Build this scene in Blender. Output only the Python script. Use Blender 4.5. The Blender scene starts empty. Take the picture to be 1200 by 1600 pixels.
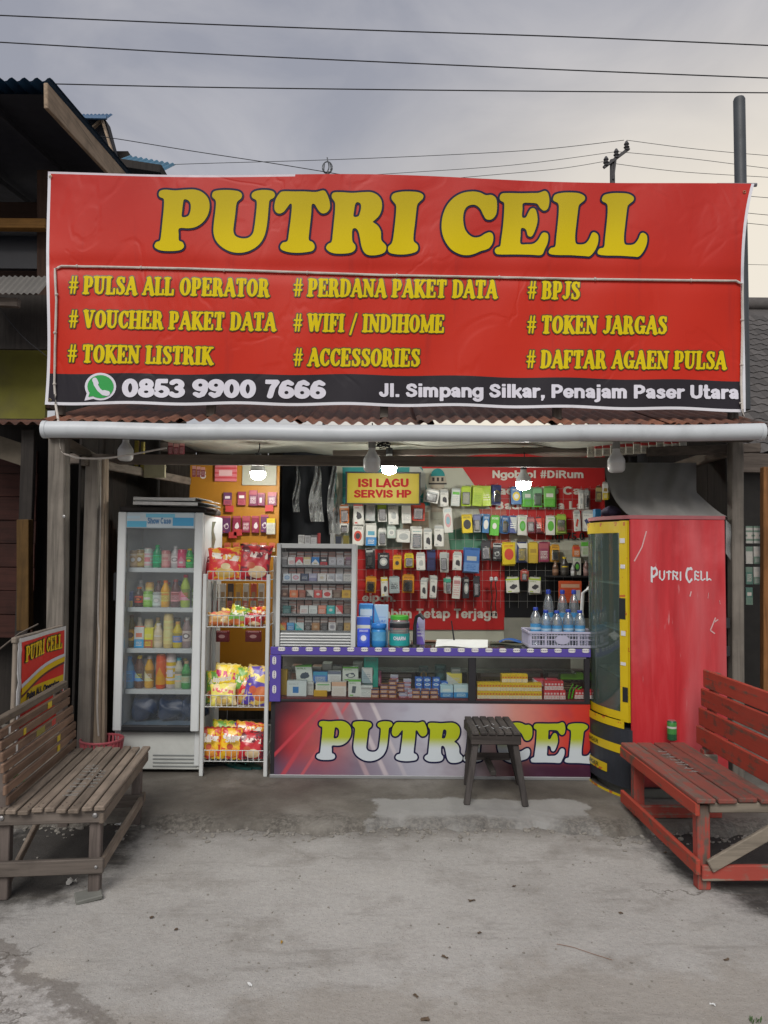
import bpy, bmesh, math, random
import numpy as np
from mathutils import Vector, Matrix, Euler
random.seed(7)
R = math.radians
SC = bpy.context.scene
COL = SC.collection

# ------------------------------------------------------------------ camera
FPX, CX, CY, HORIZON, CAMH = 1160.0, 600.0, 800.0, 860.0, 1.55
PITCH = math.atan((HORIZON - CY) / FPX)
ROLL = R(0.5)
CAM_M = Matrix.Rotation(math.pi / 2 + PITCH, 4, 'X') @ Matrix.Rotation(ROLL, 4, 'Z')
cam_d = bpy.data.cameras.new('camera')
cam_d.sensor_fit = 'VERTICAL'
cam_d.sensor_height = 24.0
cam_d.lens = 24.0 * FPX / 1600.0
cam_d.clip_start = 0.05
cam_d.clip_end = 2000
cam = bpy.data.objects.new('camera', cam_d)
cam.matrix_world = Matrix.Translation((0, 0, CAMH)) @ CAM_M
COL.objects.link(cam)
SC.camera = cam

# ------------------------------------------------------------------ light, sky, exposure
SUN_EL, SUN_AZ = R(43), R(193)          # azimuth from +Y clockwise: soft light from behind the photographer
world = bpy.data.worlds.new('World')
SC.world = world
world.use_nodes = True


def build_world():
    nt = world.node_tree
    nt.nodes.clear()
    n = nt.nodes.new
    L = nt.links.new
    out = n('ShaderNodeOutputWorld')
    bg = n('ShaderNodeBackground'); bg.inputs['Strength'].default_value = 0.10
    sky = n('ShaderNodeTexSky'); sky.sky_type = 'NISHITA'; sky.sun_disc = False
    sky.sun_elevation = SUN_EL; sky.sun_rotation = SUN_AZ
    sky.air_density = 1.5; sky.dust_density = 4.0
    L(sky.outputs[0], bg.inputs['Color'])
    # the overcast cloud deck, over the whole dome
    tc = n('ShaderNodeTexCoord')
    mp = n('ShaderNodeMapping'); mp.inputs['Scale'].default_value = (1.0, 1.0, 2.2)
    L(tc.outputs['Generated'], mp.inputs['Vector'])
    nz = n('ShaderNodeTexNoise'); nz.inputs['Scale'].default_value = 3.0; nz.inputs['Detail'].default_value = 8
    nz.inputs['Roughness'].default_value = 0.52; nz.inputs['Distortion'].default_value = 0.5
    L(mp.outputs[0], nz.inputs['Vector'])
    rp = n('ShaderNodeValToRGB')
    rp.color_ramp.elements[0].position = 0.34; rp.color_ramp.elements[0].color = (0.198, 0.198, 0.224, 1)
    rp.color_ramp.elements[1].position = 0.66; rp.color_ramp.elements[1].color = (0.335, 0.322, 0.328, 1)
    L(nz.outputs['Fac'], rp.inputs['Fac'])
    # low warm break in the clouds beyond the roofs
    dot = n('ShaderNodeVectorMath'); dot.operation = 'DOT_PRODUCT'
    g = Vector((0.48, 0.88, 0.10)).normalized(); dot.inputs[1].default_value = g
    nrm = n('ShaderNodeVectorMath'); nrm.operation = 'NORMALIZE'
    L(tc.outputs['Generated'], nrm.inputs[0]); L(nrm.outputs[0], dot.inputs[0])
    mr = n('ShaderNodeMapRange'); mr.interpolation_type = 'SMOOTHERSTEP'
    mr.inputs['From Min'].default_value = 0.72; mr.inputs['From Max'].default_value = 1.0
    L(dot.outputs['Value'], mr.inputs['Value'])
    ad = n('ShaderNodeMath'); ad.operation = 'MULTIPLY_ADD'; ad.inputs[1].default_value = 0.45; ad.inputs[2].default_value = -0.2
    L(nz.outputs['Fac'], ad.inputs[0])
    ml = n('ShaderNodeMath'); ml.operation = 'ADD'; ml.use_clamp = True
    m2 = n('ShaderNodeMath'); m2.operation = 'MULTIPLY'
    sz = n('ShaderNodeSeparateXYZ'); L(nrm.outputs[0], sz.inputs[0])
    ez = n('ShaderNodeMapRange'); ez.interpolation_type = 'SMOOTHSTEP'; ez.inputs['From Min'].default_value = 0.66; ez.inputs['From Max'].default_value = 0.36
    L(sz.outputs['Z'], ez.inputs['Value'])
    L(mr.outputs[0], m2.inputs[0]); L(ez.outputs[0], m2.inputs[1])
    m3 = n('ShaderNodeMath'); m3.operation = 'MULTIPLY'; L(ad.outputs[0], m3.inputs[0]); L(m2.outputs[0], m3.inputs[1])
    L(m2.outputs[0], ml.inputs[0]); L(m3.outputs[0], ml.inputs[1])
    mx = n('ShaderNodeMixRGB'); mx.inputs['Color2'].default_value = (0.56, 0.50, 0.41, 1)
    L(ml.outputs[0], mx.inputs['Fac']); L(rp.outputs[0], mx.inputs['Color1'])
    bg2 = n('ShaderNodeBackground'); bg2.inputs['Strength'].default_value = 1.12
    L(mx.outputs[0], bg2.inputs['Color'])
    ms = n('ShaderNodeMixShader'); ms.inputs['Fac'].default_value = 0.86
    L(bg.outputs[0], ms.inputs[1]); L(bg2.outputs[0], ms.inputs[2])
    L(ms.outputs[0], out.inputs['Surface'])


build_world()
sun_d = bpy.data.lights.new('sun', 'SUN')
sun_d.energy = 1.5
sun_d.angle = R(30)
sun_d.color = (1.0, 0.95, 0.9)
sun = bpy.data.objects.new('sun', sun_d)
sdir = Vector((math.sin(SUN_AZ) * math.cos(SUN_EL), math.cos(SUN_AZ) * math.cos(SUN_EL), math.sin(SUN_EL)))
sun.rotation_euler = sdir.to_track_quat('Z', 'Y').to_euler()
sun.location = sdir * 30
COL.objects.link(sun)
SC.view_settings.view_transform = 'Standard'
SC.view_settings.look = 'None'
SC.view_settings.exposure = 0.62
BULB = 110.0                              # radiance of the lit bulb domes
SC.view_settings.gamma = 1.0
SC.cycles.max_bounces = 6
SC.cycles.transparent_max_bounces = 16
SC.cycles.caustics_reflective = False
SC.cycles.caustics_refractive = False


# ------------------------------------------------------------------ helpers: survey of the place from the photograph
def ray(x, y):
    return (CAM_M.to_3x3() @ Vector(((x - CX) / FPX, -(y - CY) / FPX, -1.0)))


def P(x, y, Y):
    """the point of the place seen at photo pixel x, y that stands Y metres ahead"""
    d = ray(x, y)
    return Vector((0, 0, CAMH)) + d * (Y / d.y)


def PG(x, y, z=0.0):
    """the point of a level surface at height z seen at pixel x, y"""
    d = ray(x, y)
    return Vector((0, 0, CAMH)) + d * ((z - CAMH) / d.z)


# ------------------------------------------------------------------ helpers: objects
def link(name, data):
    o = bpy.data.objects.new(name, data)
    COL.objects.link(o)
    return o


def tag(o, label=None, cat=None, group=None, kind=None):
    if label: o['label'] = label
    if cat: o['category'] = cat
    if group: o['group'] = group
    if kind: o['kind'] = kind
    return o


def thing(name, label, cat, loc=(0, 0, 0), rz=0.0, group=None):
    o = link(name, None)
    o.empty_display_size = 0.05
    o.location = loc
    o.rotation_euler = (0, 0, rz)
    return tag(o, label, cat, group)


def root_loc(o):
    while o.parent: o = o.parent
    return Vector(o.location)


class B:
    """collects shapes and links them as ONE mesh object"""
    def __init__(s):
        s.v = []; s.f = []; s.m = []; s.uv = {}

    def add(s, verts, faces, mi=0, mat=None):
        o = len(s.v)
        if mat is not None: verts = [mat @ Vector(v) for v in verts]
        s.v.extend(tuple(v) for v in verts)
        s.f.extend([tuple(i + o for i in f) for f in faces])
        s.m.extend([mi] * len(faces))
        return s

    def box(s, c, size, rot=None, mi=0, ch=0.0):
        hx, hy, hz = size[0] / 2, size[1] / 2, size[2] / 2
        if ch > 0:
            ch = min(ch, hx * .6, hy * .6, hz * .6)
            vs = []; idx = {}
            for sx in (-1, 1):
                for sy in (-1, 1):
                    for sz in (-1, 1):
                        for a in range(3):
                            p = [sx * hx, sy * hy, sz * hz]
                            for k in range(3):
                                if k != a: p[k] -= (sx, sy, sz)[k] * ch
                            idx[(sx, sy, sz, a)] = len(vs); vs.append(p)
            fs = []
            for a in range(3):
                b_, c_ = [k for k in range(3) if k != a]
                for sg in (-1, 1):
                    q = []
                    for (u, w) in ((-1, -1), (1, -1), (1, 1), (-1, 1)):
                        k = [0, 0, 0]; k[a] = sg; k[b_] = u; k[c_] = w
                        q.append(idx[(k[0], k[1], k[2], a)])
                    fs.append(q)
            for a in range(3):
                b_, c_ = [k for k in range(3) if k != a]
                for u in (-1, 1):
                    for w in (-1, 1):
                        q = []
                        for (sg, ax) in ((-1, b_), (1, b_), (1, c_), (-1, c_)):
                            k = [0, 0, 0]; k[a] = sg; k[b_] = u; k[c_] = w
                            q.append(idx[(k[0], k[1], k[2], ax)])
                        fs.append(q)
            for sx in (-1, 1):
                for sy in (-1, 1):
                    for sz in (-1, 1):
                        fs.append([idx[(sx, sy, sz, a)] for a in range(3)])
        else:
            vs = [(sx * hx, sy * hy, sz * hz) for sx in (-1, 1) for sy in (-1, 1) for sz in (-1, 1)]
            fs = [(0, 1, 3, 2), (4, 6, 7, 5), (0, 4, 5, 1), (2, 3, 7, 6), (0, 2, 6, 4), (1, 5, 7, 3)]
        m = Matrix.Translation(c)
        if rot is not None: m = m @ rot
        return s.add(vs, fs, mi, m)

    def bar(s, p0, p1, w, h, up=(0, 0, 1), mi=0, ch=0.004):
        p0, p1 = Vector(p0), Vector(p1)
        d = (p1 - p0); l = d.length; d.normalize()
        up = Vector(up)
        if abs(d.dot(up)) > .98: up = Vector((0, 1, 0))
        x = d.cross(up).normalized(); z = x.cross(d).normalized()
        m = Matrix((x, d, z)).transposed().to_4x4()
        return s.box((p0 + p1) / 2, (w, l, h), m, mi, ch)

    def tube(s, pts, r, n=6, mi=0, closed=False, cap=True):
        pts = [Vector(p) for p in pts]
        vs = []; fs = []
        k = len(pts)
        for i, p in enumerate(pts):
            a = pts[max(i - 1, 0)] if not closed else pts[i - 1]
            b = pts[min(i + 1, k - 1)] if not closed else pts[(i + 1) % k]
            d = (b - a).normalized() if (b - a).length > 1e-9 else Vector((0, 0, 1))
            up = Vector((0, 0, 1)) if abs(d.z) < .9 else Vector((0, 1, 0))
            x = d.cross(up).normalized(); z = x.cross(d).normalized()
            rr = r[i] if isinstance(r, (list, tuple)) else r
            for j in range(n):
                t = 2 * math.pi * j / n
                vs.append(p + (x * math.cos(t) + z * math.sin(t)) * rr)
        m = k if closed else k - 1
        for i in range(m):
            for j in range(n):
                a = i * n + j; b = i * n + (j + 1) % n
                c = ((i + 1) % k) * n + (j + 1) % n; d = ((i + 1) % k) * n + j
                fs.append((a, b, c, d))
        if cap and not closed:
            fs.append(tuple(range(n))[::-1]); fs.append(tuple((k - 1) * n + j for j in range(n)))
        return s.add(vs, fs, mi)

    def lathe(s, prof, c=(0, 0, 0), n=14, mi=0, rot=None, mis=None):
        vs = []; k = len(prof)
        for (r, z) in prof:
            for j in range(n):
                t = 2 * math.pi * j / n
                vs.append((r * math.cos(t), r * math.sin(t), z))
        m = Matrix.Translation(c)
        if rot is not None: m = m @ rot
        o = len(s.v)
        s.v.extend(tuple(m @ Vector(v)) for v in vs)
        for i in range(k - 1):
            for j in range(n):
                s.f.append(tuple(o + q for q in (i * n + j, i * n + (j + 1) % n, (i + 1) * n + (j + 1) % n, (i + 1) * n + j)))
                s.m.append(mis[i] if mis else mi)
        s.f.append(tuple(o + j for j in range(n))[::-1]); s.m.append(mis[0] if mis else mi)
        s.f.append(tuple(o + (k - 1) * n + j for j in range(n))); s.m.append(mis[-1] if mis else mi)
        return s

    def grid(s, fn, nu, nv, mi=0, thick=None):
        """fn(u, v) -> point, u and v from 0 to 1"""
        vs = [fn(i / nu, j / nv) for j in range(nv + 1) for i in range(nu + 1)]
        fs = [(j * (nu + 1) + i, j * (nu + 1) + i + 1, (j + 1) * (nu + 1) + i + 1, (j + 1) * (nu + 1) + i) for j in range(nv) for i in range(nu)]
        o = len(s.f)
        s.add(vs, fs, mi)
        k = 0
        for j in range(nv):
            for i in range(nu):
                s.uv[o + k] = [(i / nu, j / nv), ((i + 1) / nu, j / nv), ((i + 1) / nu, (j + 1) / nv), (i / nu, (j + 1) / nv)]
                k += 1
        return s

    def prism(s, poly, y0, y1, mi=0):
        """polygon in x, z pushed from y0 to y1"""
        n = len(poly)
        vs = [(x, y0, z) for x, z in poly] + [(x, y1, z) for x, z in poly]
        fs = [tuple(range(n)), tuple(range(2 * n - 1, n - 1, -1))]
        fs += [(i, i + n, (i + 1) % n + n, (i + 1) % n) for i in range(n)]
        return s.add(vs, fs, mi)

    def mesh(s, name, mats, off=Vector((0, 0, 0)), smooth=False):
        me = bpy.data.meshes.new(name)
        me.from_pydata([tuple(Vector(v) - off) for v in s.v], [], s.f)
        for m in (mats if isinstance(mats, (list, tuple)) else [mats]): me.materials.append(m)
        me.polygons.foreach_set('material_index', s.m)
        if s.uv:
            ul = me.uv_layers.new(name='UVMap')
            for p in me.polygons:
                if p.index in s.uv:
                    for li, q in zip(p.loop_indices, s.uv[p.index]): ul.data[li].uv = q
        bm = bmesh.new(); bm.from_mesh(me)
        bmesh.ops.recalc_face_normals(bm, faces=bm.faces)
        bm.to_mesh(me); bm.free()
        if smooth:
            me.polygons.foreach_set('use_smooth', [True] * len(me.polygons))
            me.set_sharp_from_angle(angle=R(smooth if smooth is not True else 40))
        me.update()
        return me

    def part(s, name, mats, parent, smooth=False, local=False, label=None, kind=None):
        off = Vector((0, 0, 0)) if local else root_loc(parent)
        o = link(name, s.mesh(name, mats, off, smooth))
        o.parent = parent
        if label: o['label'] = label
        if kind: o['kind'] = kind
        return o

    def top(s, name, mats, label=None, cat=None, group=None, kind=None, smooth=False, base=None):
        if base is None:
            a = np.array(s.v); base = Vector(((a[:, 0].min() + a[:, 0].max()) / 2, (a[:, 1].min() + a[:, 1].max()) / 2, a[:, 2].min()))
        o = link(name, s.mesh(name, mats, base, smooth))
        o.location = base
        return tag(o, label, cat, group, kind)


def copy_tree(o, parent=None):
    c = o.copy(); COL.objects.link(c); c.parent = parent
    for ch in list(o.children): copy_tree(ch, c)
    return c


ORD = ['first', 'second', 'third', 'fourth', 'fifth', 'sixth', 'seventh', 'eighth', 'ninth', 'tenth', 'eleventh', 'twelfth',
       'thirteenth', 'fourteenth', 'fifteenth', 'sixteenth', 'seventeenth', 'eighteenth', 'nineteenth', 'twentieth', 'twenty-first', 'twenty-second', 'twenty-third', 'twenty-fourth', 'twenty-fifth', 'twenty-sixth']

# ------------------------------------------------------------------ helpers: procedural materials
MATS = {}


class NT:
    def __init__(s, name):
        s.mat = bpy.data.materials.new(name); s.mat.use_nodes = True
        s.nt = s.mat.node_tree
        s.bsdf = s.nt.nodes['Principled BSDF']; s.out = s.nt.nodes['Material Output']

    def n(s, t, **kw):
        k = s.nt.nodes.new('ShaderNode' + t)
        for a, b in kw.items(): setattr(k, a, b)
        return k

    def l(s, a, b): s.nt.links.new(a, b)

    def put(s, sock, v):
        if isinstance(v, bpy.types.NodeSocket): s.l(v, sock)
        elif isinstance(v, (tuple, list)) and len(v) == 3 and sock.type == 'RGBA': sock.default_value = (*v, 1)
        else: sock.default_value = v

    def math(s, op, a, b=0.0, c=0.0, clamp=False):
        k = s.n('Math', operation=op, use_clamp=clamp)
        s.put(k.inputs[0], a); s.put(k.inputs[1], b); s.put(k.inputs[2], c)
        return k.outputs[0]

    def mix(s, f, a, b, blend='MIX'):
        k = s.n('MixRGB', blend_type=blend)
        s.put(k.inputs[0], f); s.put(k.inputs[1], a); s.put(k.inputs[2], b)
        return k.outputs[0]

    def coord(s, kind='Object'):
        return s.n('TexCoord').outputs[kind]

    def sep(s, v):
        k = s.n('SeparateXYZ'); s.l(v, k.inputs[0]); return k.outputs

    def mapping(s, v, scale=(1, 1, 1), loc=(0, 0, 0), rot=(0, 0, 0)):
        k = s.n('Mapping'); s.l(v, k.inputs['Vector'])
        s.put(k.inputs['Scale'], scale); s.put(k.inputs['Location'], loc); k.inputs['Rotation'].default_value = rot
        return k.outputs[0]

    def noise(s, v=None, scale=5.0, detail=4.0, rough=.55, dist=0.0, out='Fac'):
        k = s.n('TexNoise'); k.inputs['Scale'].default_value = scale; k.inputs['Detail'].default_value = detail
        k.inputs['Roughness'].default_value = rough; k.inputs['Distortion'].default_value = dist
        if v is not None: s.l(v, k.inputs['Vector'])
        return k.outputs[out]

    def vor(s, v=None, scale=5.0, feature='F1', out='Distance'):
        k = s.n('TexVoronoi', feature=feature); k.inputs['Scale'].default_value = scale
        if v is not None: s.l(v, k.inputs['Vector'])
        return k.outputs[out]

    def step(s, v, lo, hi):
        k = s.n('MapRange', interpolation_type='SMOOTHSTEP'); s.put(k.inputs[0], v)
        k.inputs[1].default_value = lo; k.inputs[2].default_value = hi
        return k.outputs[0]

    def ramp(s, v, stops):
        k = s.n('ValToRGB'); e = k.color_ramp.elements
        while len(e) < len(stops): e.new(.5)
        for q, (p, c) in zip(e, stops): q.position = p; q.color = (*c, 1)
        s.put(k.inputs[0], v)
        return k.outputs[0]

    def bump(s, h, strength=.3, dist=.01):
        k = s.n('Bump'); k.inputs['Strength'].default_value = strength; k.inputs['Distance'].default_value = dist
        s.l(h, k.inputs['Height']); s.l(k.outputs[0], s.bsdf.inputs['Normal'])

    def set(s, **kw):
        for a, b in kw.items(): s.put(s.bsdf.inputs[a.replace('_', ' ')], b)
        return s

    def rnd(s): return s.n('ObjectInfo').outputs['Random']


def pm(name, col, rough=.55, var=.18, scale=9.0, bump=.0, metal=0.0, spec=.4, objvar=0.0, grime=0.0):
    """plain painted / moulded surface with uneven tone, a little wear and grime"""
    if name in MATS: return MATS[name]
    t = NT(name)
    c = t.coord('Object')
    nz = t.noise(c, scale, 5)
    base = t.mix(t.math('MULTIPLY', t.step(nz, .3, .75), var), col, tuple(x * .45 for x in col))
    if objvar:
        k = t.n('HueSaturation'); t.l(base, k.inputs['Color'])
        t.put(k.inputs['Value'], t.math('MULTIPLY_ADD', t.rnd(), objvar * 2, 1 - objvar)); base = k.outputs[0]
    if grime:
        g = t.noise(c, scale * .35, 7, .7)
        base = t.mix(t.math('MULTIPLY', t.step(g, .48, .7), grime), base, (.06, .05, .04))
    t.set(Base_Color=base, Roughness=t.math('MULTIPLY_ADD', nz, .2, rough - .1), Metallic=metal)
    t.bsdf.inputs['Specular IOR Level'].default_value = spec
    if bump: t.bump(t.noise(c, scale * 6, 4), bump, .004)
    MATS[name] = t.mat
    return t.mat


def wood(name, col, axis='Y', dark=.45, grey=.0, rough=.75, paint=None, wear=.5, bump=.5):
    """sawn board: long grain along axis; optional worn paint over it"""
    if name in MATS: return MATS[name]
    t = NT(name)
    c = t.coord('Object')
    sc = {'X': (1.2, 22, 22), 'Y': (22, 1.2, 22), 'Z': (22, 22, 1.2)}[axis]
    add = t.n('VectorMath', operation='ADD'); t.l(c, add.inputs[0])
    cm = t.n('CombineXYZ'); t.put(cm.inputs[0], t.math('MULTIPLY', t.rnd(), 9)); t.put(cm.inputs[1], t.math('MULTIPLY', t.rnd(), 5)); t.put(cm.inputs[2], t.math('MULTIPLY', t.rnd(), 13))
    t.l(cm.outputs[0], add.inputs[1])
    v = t.mapping(add.outputs[0], sc)
    g = t.noise(v, 1.6, 6, .6, .6)
    big = t.noise(add.outputs[0], 5.5, 4)
    base = t.ramp(g, [(.25, tuple(x * dark for x in col)), (.5, col), (.8, tuple(min(1, x * 1.35) for x in col))])
    base = t.mix(t.math('MULTIPLY', t.step(big, .42, .7), .5), base, tuple(x * .5 for x in col))
    k = t.n('HueSaturation'); t.l(base, k.inputs['Color']); t.put(k.inputs['Value'], t.math('MULTIPLY_ADD', t.rnd(), .5, .75)); base = k.outputs[0]
    if paint:
        pv = t.mix(t.math('MULTIPLY', t.noise(add.outputs[0], 9, 5), .5), paint, tuple(x * .55 for x in paint))
        k = t.n('HueSaturation'); t.l(pv, k.inputs['Color']); t.put(k.inputs['Value'], t.math('MULTIPLY_ADD', t.rnd(), .3, .85)); pv = k.outputs[0]
        m = t.step(t.math('ADD', t.math('MULTIPLY', g, .55), t.math('MULTIPLY', t.noise(add.outputs[0], 14, 5), .45)), wear - .07, wear + .05)
        base = t.mix(m, pv, base)
    t.set(Base_Color=base, Roughness=rough)
    t.bsdf.inputs['Specular IOR Level'].default_value = .25
    t.bump(g, bump, .004)
    MATS[name] = t.mat
    return t.mat


def glass(name, tint=(1, 1, 1), fog=.0, gloss=.12, fogcol=(.75, .8, .82), fogpat=False, rough=.03):
    """thin pane: clear, a little reflective, optionally misted"""
    if name in MATS: return MATS[name]
    t = NT(name)
    t.nt.nodes.remove(t.bsdf)
    tr = t.n('BsdfTransparent'); t.put(tr.inputs[0], tint)
    gl = t.n('BsdfGlossy'); gl.inputs['Roughness'].default_value = rough
    fr = t.n('Fresnel'); fr.inputs[0].default_value = 1.45
    m = t.n('MixShader'); t.put(m.inputs[0], t.math('ADD', t.math('MULTIPLY', fr.outputs[0], .8), gloss * .3, clamp=True))
    t.l(tr.outputs[0], m.inputs[1]); t.l(gl.outputs[0], m.inputs[2])
    last = m.outputs[0]
    if fog:
        df = t.n('BsdfDiffuse'); t.put(df.inputs[0], fogcol)
        f = t.n('MixShader')
        if fogpat:
            nz = t.noise(t.coord('Object'), 3.0, 6, .6)
            t.put(f.inputs[0], t.math('MULTIPLY', t.step(nz, .15, .8), fog * 1.6, clamp=True))
        else: t.put(f.inputs[0], fog)
        t.l(last, f.inputs[1]); t.l(df.outputs[0], f.inputs[2]); last = f.outputs[0]
    t.l(last, t.out.inputs['Surface'])
    MATS[name] = t.mat
    return t.mat


def pack(base, acc, det, style, rough=.35):
    """printed carton or sachet face: blocks of print laid over the base colour (generated coordinates)"""
    key = 'print_%s_%s_%s_%s' % (base, acc, det, style)
    if key in MATS: return MATS[key]
    base, acc, det = (tuple(min(.78, v * 1.3) for v in q_) for q_ in (base, acc, det))
    t = NT('printed_pack')
    s = t.sep(t.coord('Generated')); x, z = s[0], s[2]
    col = base

    def rect(x0, x1, z0, z1):
        a = t.math('MULTIPLY', t.math('GREATER_THAN', x, x0), t.math('LESS_THAN', x, x1))
        b = t.math('MULTIPLY', t.math('GREATER_THAN', z, z0), t.math('LESS_THAN', z, z1))
        return t.math('MULTIPLY', a, b)

    def oval(cx, cz, rx, rz):
        a = t.math('POWER', t.math('DIVIDE', t.math('SUBTRACT', x, cx), rx), 2)
        b = t.math('POWER', t.math('DIVIDE', t.math('SUBTRACT', z, cz), rz), 2)
        return t.math('LESS_THAN', t.math('ADD', a, b), 1.0)

    def lines(x0, x1, z0, z1, k):
        w = t.math('GREATER_THAN', t.math('FRACT', t.math('MULTIPLY', z, k)), .5)
        j = t.math('GREATER_THAN', t.noise(t.mapping(t.coord('Generated'), (16, 1, k * .9)), 1.0, 2), .42)
        return t.math('MULTIPLY', t.math('MULTIPLY', w, j), rect(x0, x1, z0, z1))
    if style == 'band':
        col = t.mix(rect(0, 1, .72, 1), col, acc); col = t.mix(lines(.15, .85, .15, .6, 12), col, det)
    elif style == 'device':
        import zlib
        hv = zlib.crc32(key.encode()) % 997; ga = R(-35 + hv % 70)
        col = t.mix(rect(.0, 1, .88, 1), col, acc); col = t.mix(lines(.1, .62, .74, .85, 16), col, tuple(v * .6 for v in acc))
        rx_, rz_ = t.math('SUBTRACT', x, .45 + .1 * (hv % 3) / 2), t.math('MULTIPLY', t.math('SUBTRACT', z, .42), 1.7)
        uu = t.math('ADD', t.math('MULTIPLY', rx_, math.cos(ga)), t.math('MULTIPLY', rz_, math.sin(ga)))
        vv = t.math('SUBTRACT', t.math('MULTIPLY', rz_, math.cos(ga)), t.math('MULTIPLY', rx_, math.sin(ga)))
        if hv % 3 == 0:      # slab-shaped gadget
            m = t.math('MULTIPLY', t.math('LESS_THAN', t.math('ABSOLUTE', uu), .15), t.math('LESS_THAN', t.math('ABSOLUTE', vv), .34))
        elif hv % 3 == 1:    # two buds and a lead
            r1 = t.math('SQRT', t.math('ADD', t.math('POWER', t.math('SUBTRACT', t.math('ABSOLUTE', uu), .18), 2), t.math('POWER', t.math('SUBTRACT', vv, .1), 2)))
            ring = t.math('LESS_THAN', t.math('ABSOLUTE', t.math('SUBTRACT', t.math('SQRT', t.math('ADD', t.math('POWER', uu, 2), t.math('POWER', t.math('ADD', vv, .05), 2))), .24)), .035)
            m = t.math('MAXIMUM', t.math('LESS_THAN', r1, .11), ring)
        else:                # lumpy adapter
            m = t.math('LESS_THAN', t.math('ADD', t.math('SQRT', t.math('ADD', t.math('POWER', uu, 2), t.math('POWER', t.math('MULTIPLY', vv, .8), 2))), t.math('MULTIPLY', t.noise(t.mapping(t.coord('Generated'), (4, 1, 5), loc=(hv, 0, 0)), 1.0, 2), .3)), .40)
        col = t.mix(m, col, det); col = t.mix(rect(.12, .4, .06, .13), col, acc)
    elif style == 'oval':
        col = t.mix(oval(.5, .5, .36, .28), col, acc); col = t.mix(oval(.5, .5, .22, .16), col, det); col = t.mix(lines(.15, .85, .84, .96, 20), col, det)
    elif style == 'lines':
        col = t.mix(lines(.12, .88, .1, .92, 9), col, acc); col = t.mix(rect(.1, .9, .7, .86), col, det)
    elif style == 'split':
        d = t.math('GREATER_THAN', t.math('ADD', x, t.math('MULTIPLY', z, 1.0)), 1.0)
        col = t.mix(d, col, acc); col = t.mix(lines(.15, .85, .3, .7, 8), col, det)
    elif style == 'low':
        col = t.mix(rect(0, 1, 0, .42), col, acc); col = t.mix(rect(.18, .82, .52, .72), col, det); col = t.mix(lines(.2, .8, .08, .34, 14), col, base)
    elif style == 'chev':
        d = t.math('GREATER_THAN', t.math('ADD', t.math('ABSOLUTE', t.math('SUBTRACT', x, .5)), z), .75)
        col = t.mix(d, col, acc); col = t.mix(rect(.3, .7, .2, .34), col, det)
    elif style == 'rings':
        k = t.math('FRACT', t.math('MULTIPLY', z, 4.0)); col = t.mix(t.math('GREATER_THAN', k, .6), col, acc); col = t.mix(rect(.2, .8, .3, .6), col, det)
    elif style == 'snack':
        nz = t.noise(t.mapping(t.coord('Generated'), (2.2, 1, 2.2)), 1.6, 3)
        import zlib
        hv = zlib.crc32(key.encode()) % 991; a_, b_ = (hv % 7) / 7, (hv % 11) / 11
        col = t.mix(t.step(nz, .50, .56), col, acc); col = t.mix(oval(.38 + .3 * a_, .2 + .16 * b_, .22 + .1 * b_, .12 + .06 * a_), col, [(.7, .3, .05), (.6, .42, .12), (.55, .16, .05), (.65, .5, .3)][hv % 4])
        col = t.mix(oval(.7 - .4 * a_, .42, .12, .09), col, [(.5, .1, .05), (.2, .35, .06), (.65, .55, .3)][hv % 3])
        wl = t.math('ADD', z, t.math('MULTIPLY', x, .10 + .15 * b_))
        wd = t.math('MULTIPLY', t.math('MULTIPLY', t.math('GREATER_THAN', wl, .64 + .08 * a_), t.math('LESS_THAN', wl, .80 + .08 * a_)), t.math('MULTIPLY', t.math('GREATER_THAN', x, .14), t.math('LESS_THAN', x, .86)))
        col = t.mix(t.math('MULTIPLY', wd, t.math('GREATER_THAN', t.noise(t.mapping(t.coord('Generated'), (11, 1, 7), loc=(hv, 0, 0)), 1.0, 1), .47)), col, det)
        col = t.mix(t.math('GREATER_THAN', z, .94), col, tuple(v * .6 for v in acc))
    t.set(Base_Color=col, Roughness=rough)
    t.bump(t.noise(t.mapping(t.coord('Generated'), (3, 1, 3)), 2.0, 3), .3, .01)
    MATS[key] = t.mat
    return t.mat


def flat(name, col, rough=.5, **kw): return pm(name, col, rough, var=.06, **kw)
# ------------------------------------------------------------------ helpers: lettering
def catmull(pts, sub=4):
    out = []; n = len(pts)
    for i in range(n):
        p0, p1, p2, p3 = (np.array(pts[(i + k) % n], float) for k in (-1, 0, 1, 2))
        for j in range(sub):
            t = j / sub
            out.append(.5 * ((2 * p1) + (-p0 + p2) * t + (2 * p0 - 5 * p1 + 4 * p2 - p3) * t * t + (-p0 + 3 * p1 - 3 * p2 + p3) * t ** 3))
    return np.array(out)


def poly_sdf(loops, gx, gy):
    d = np.full(gx.shape, 1e9); inside = np.zeros(gx.shape, bool)
    for lp in loops:
        for a, b in zip(lp, np.roll(lp, -1, 0)):
            e = b - a; l2 = max(e @ e, 1e-12)
            t = np.clip(((gx - a[0]) * e[0] + (gy - a[1]) * e[1]) / l2, 0, 1)
            d = np.minimum(d, np.hypot(gx - a[0] - t * e[0], gy - a[1] - t * e[1]))
            c = ((a[1] > gy) != (b[1] > gy))
            if abs(e[1]) > 1e-12: inside ^= c & (gx < e[0] * (gy - a[1]) / e[1] + a[0])
    return np.where(inside, -d, d)


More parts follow.
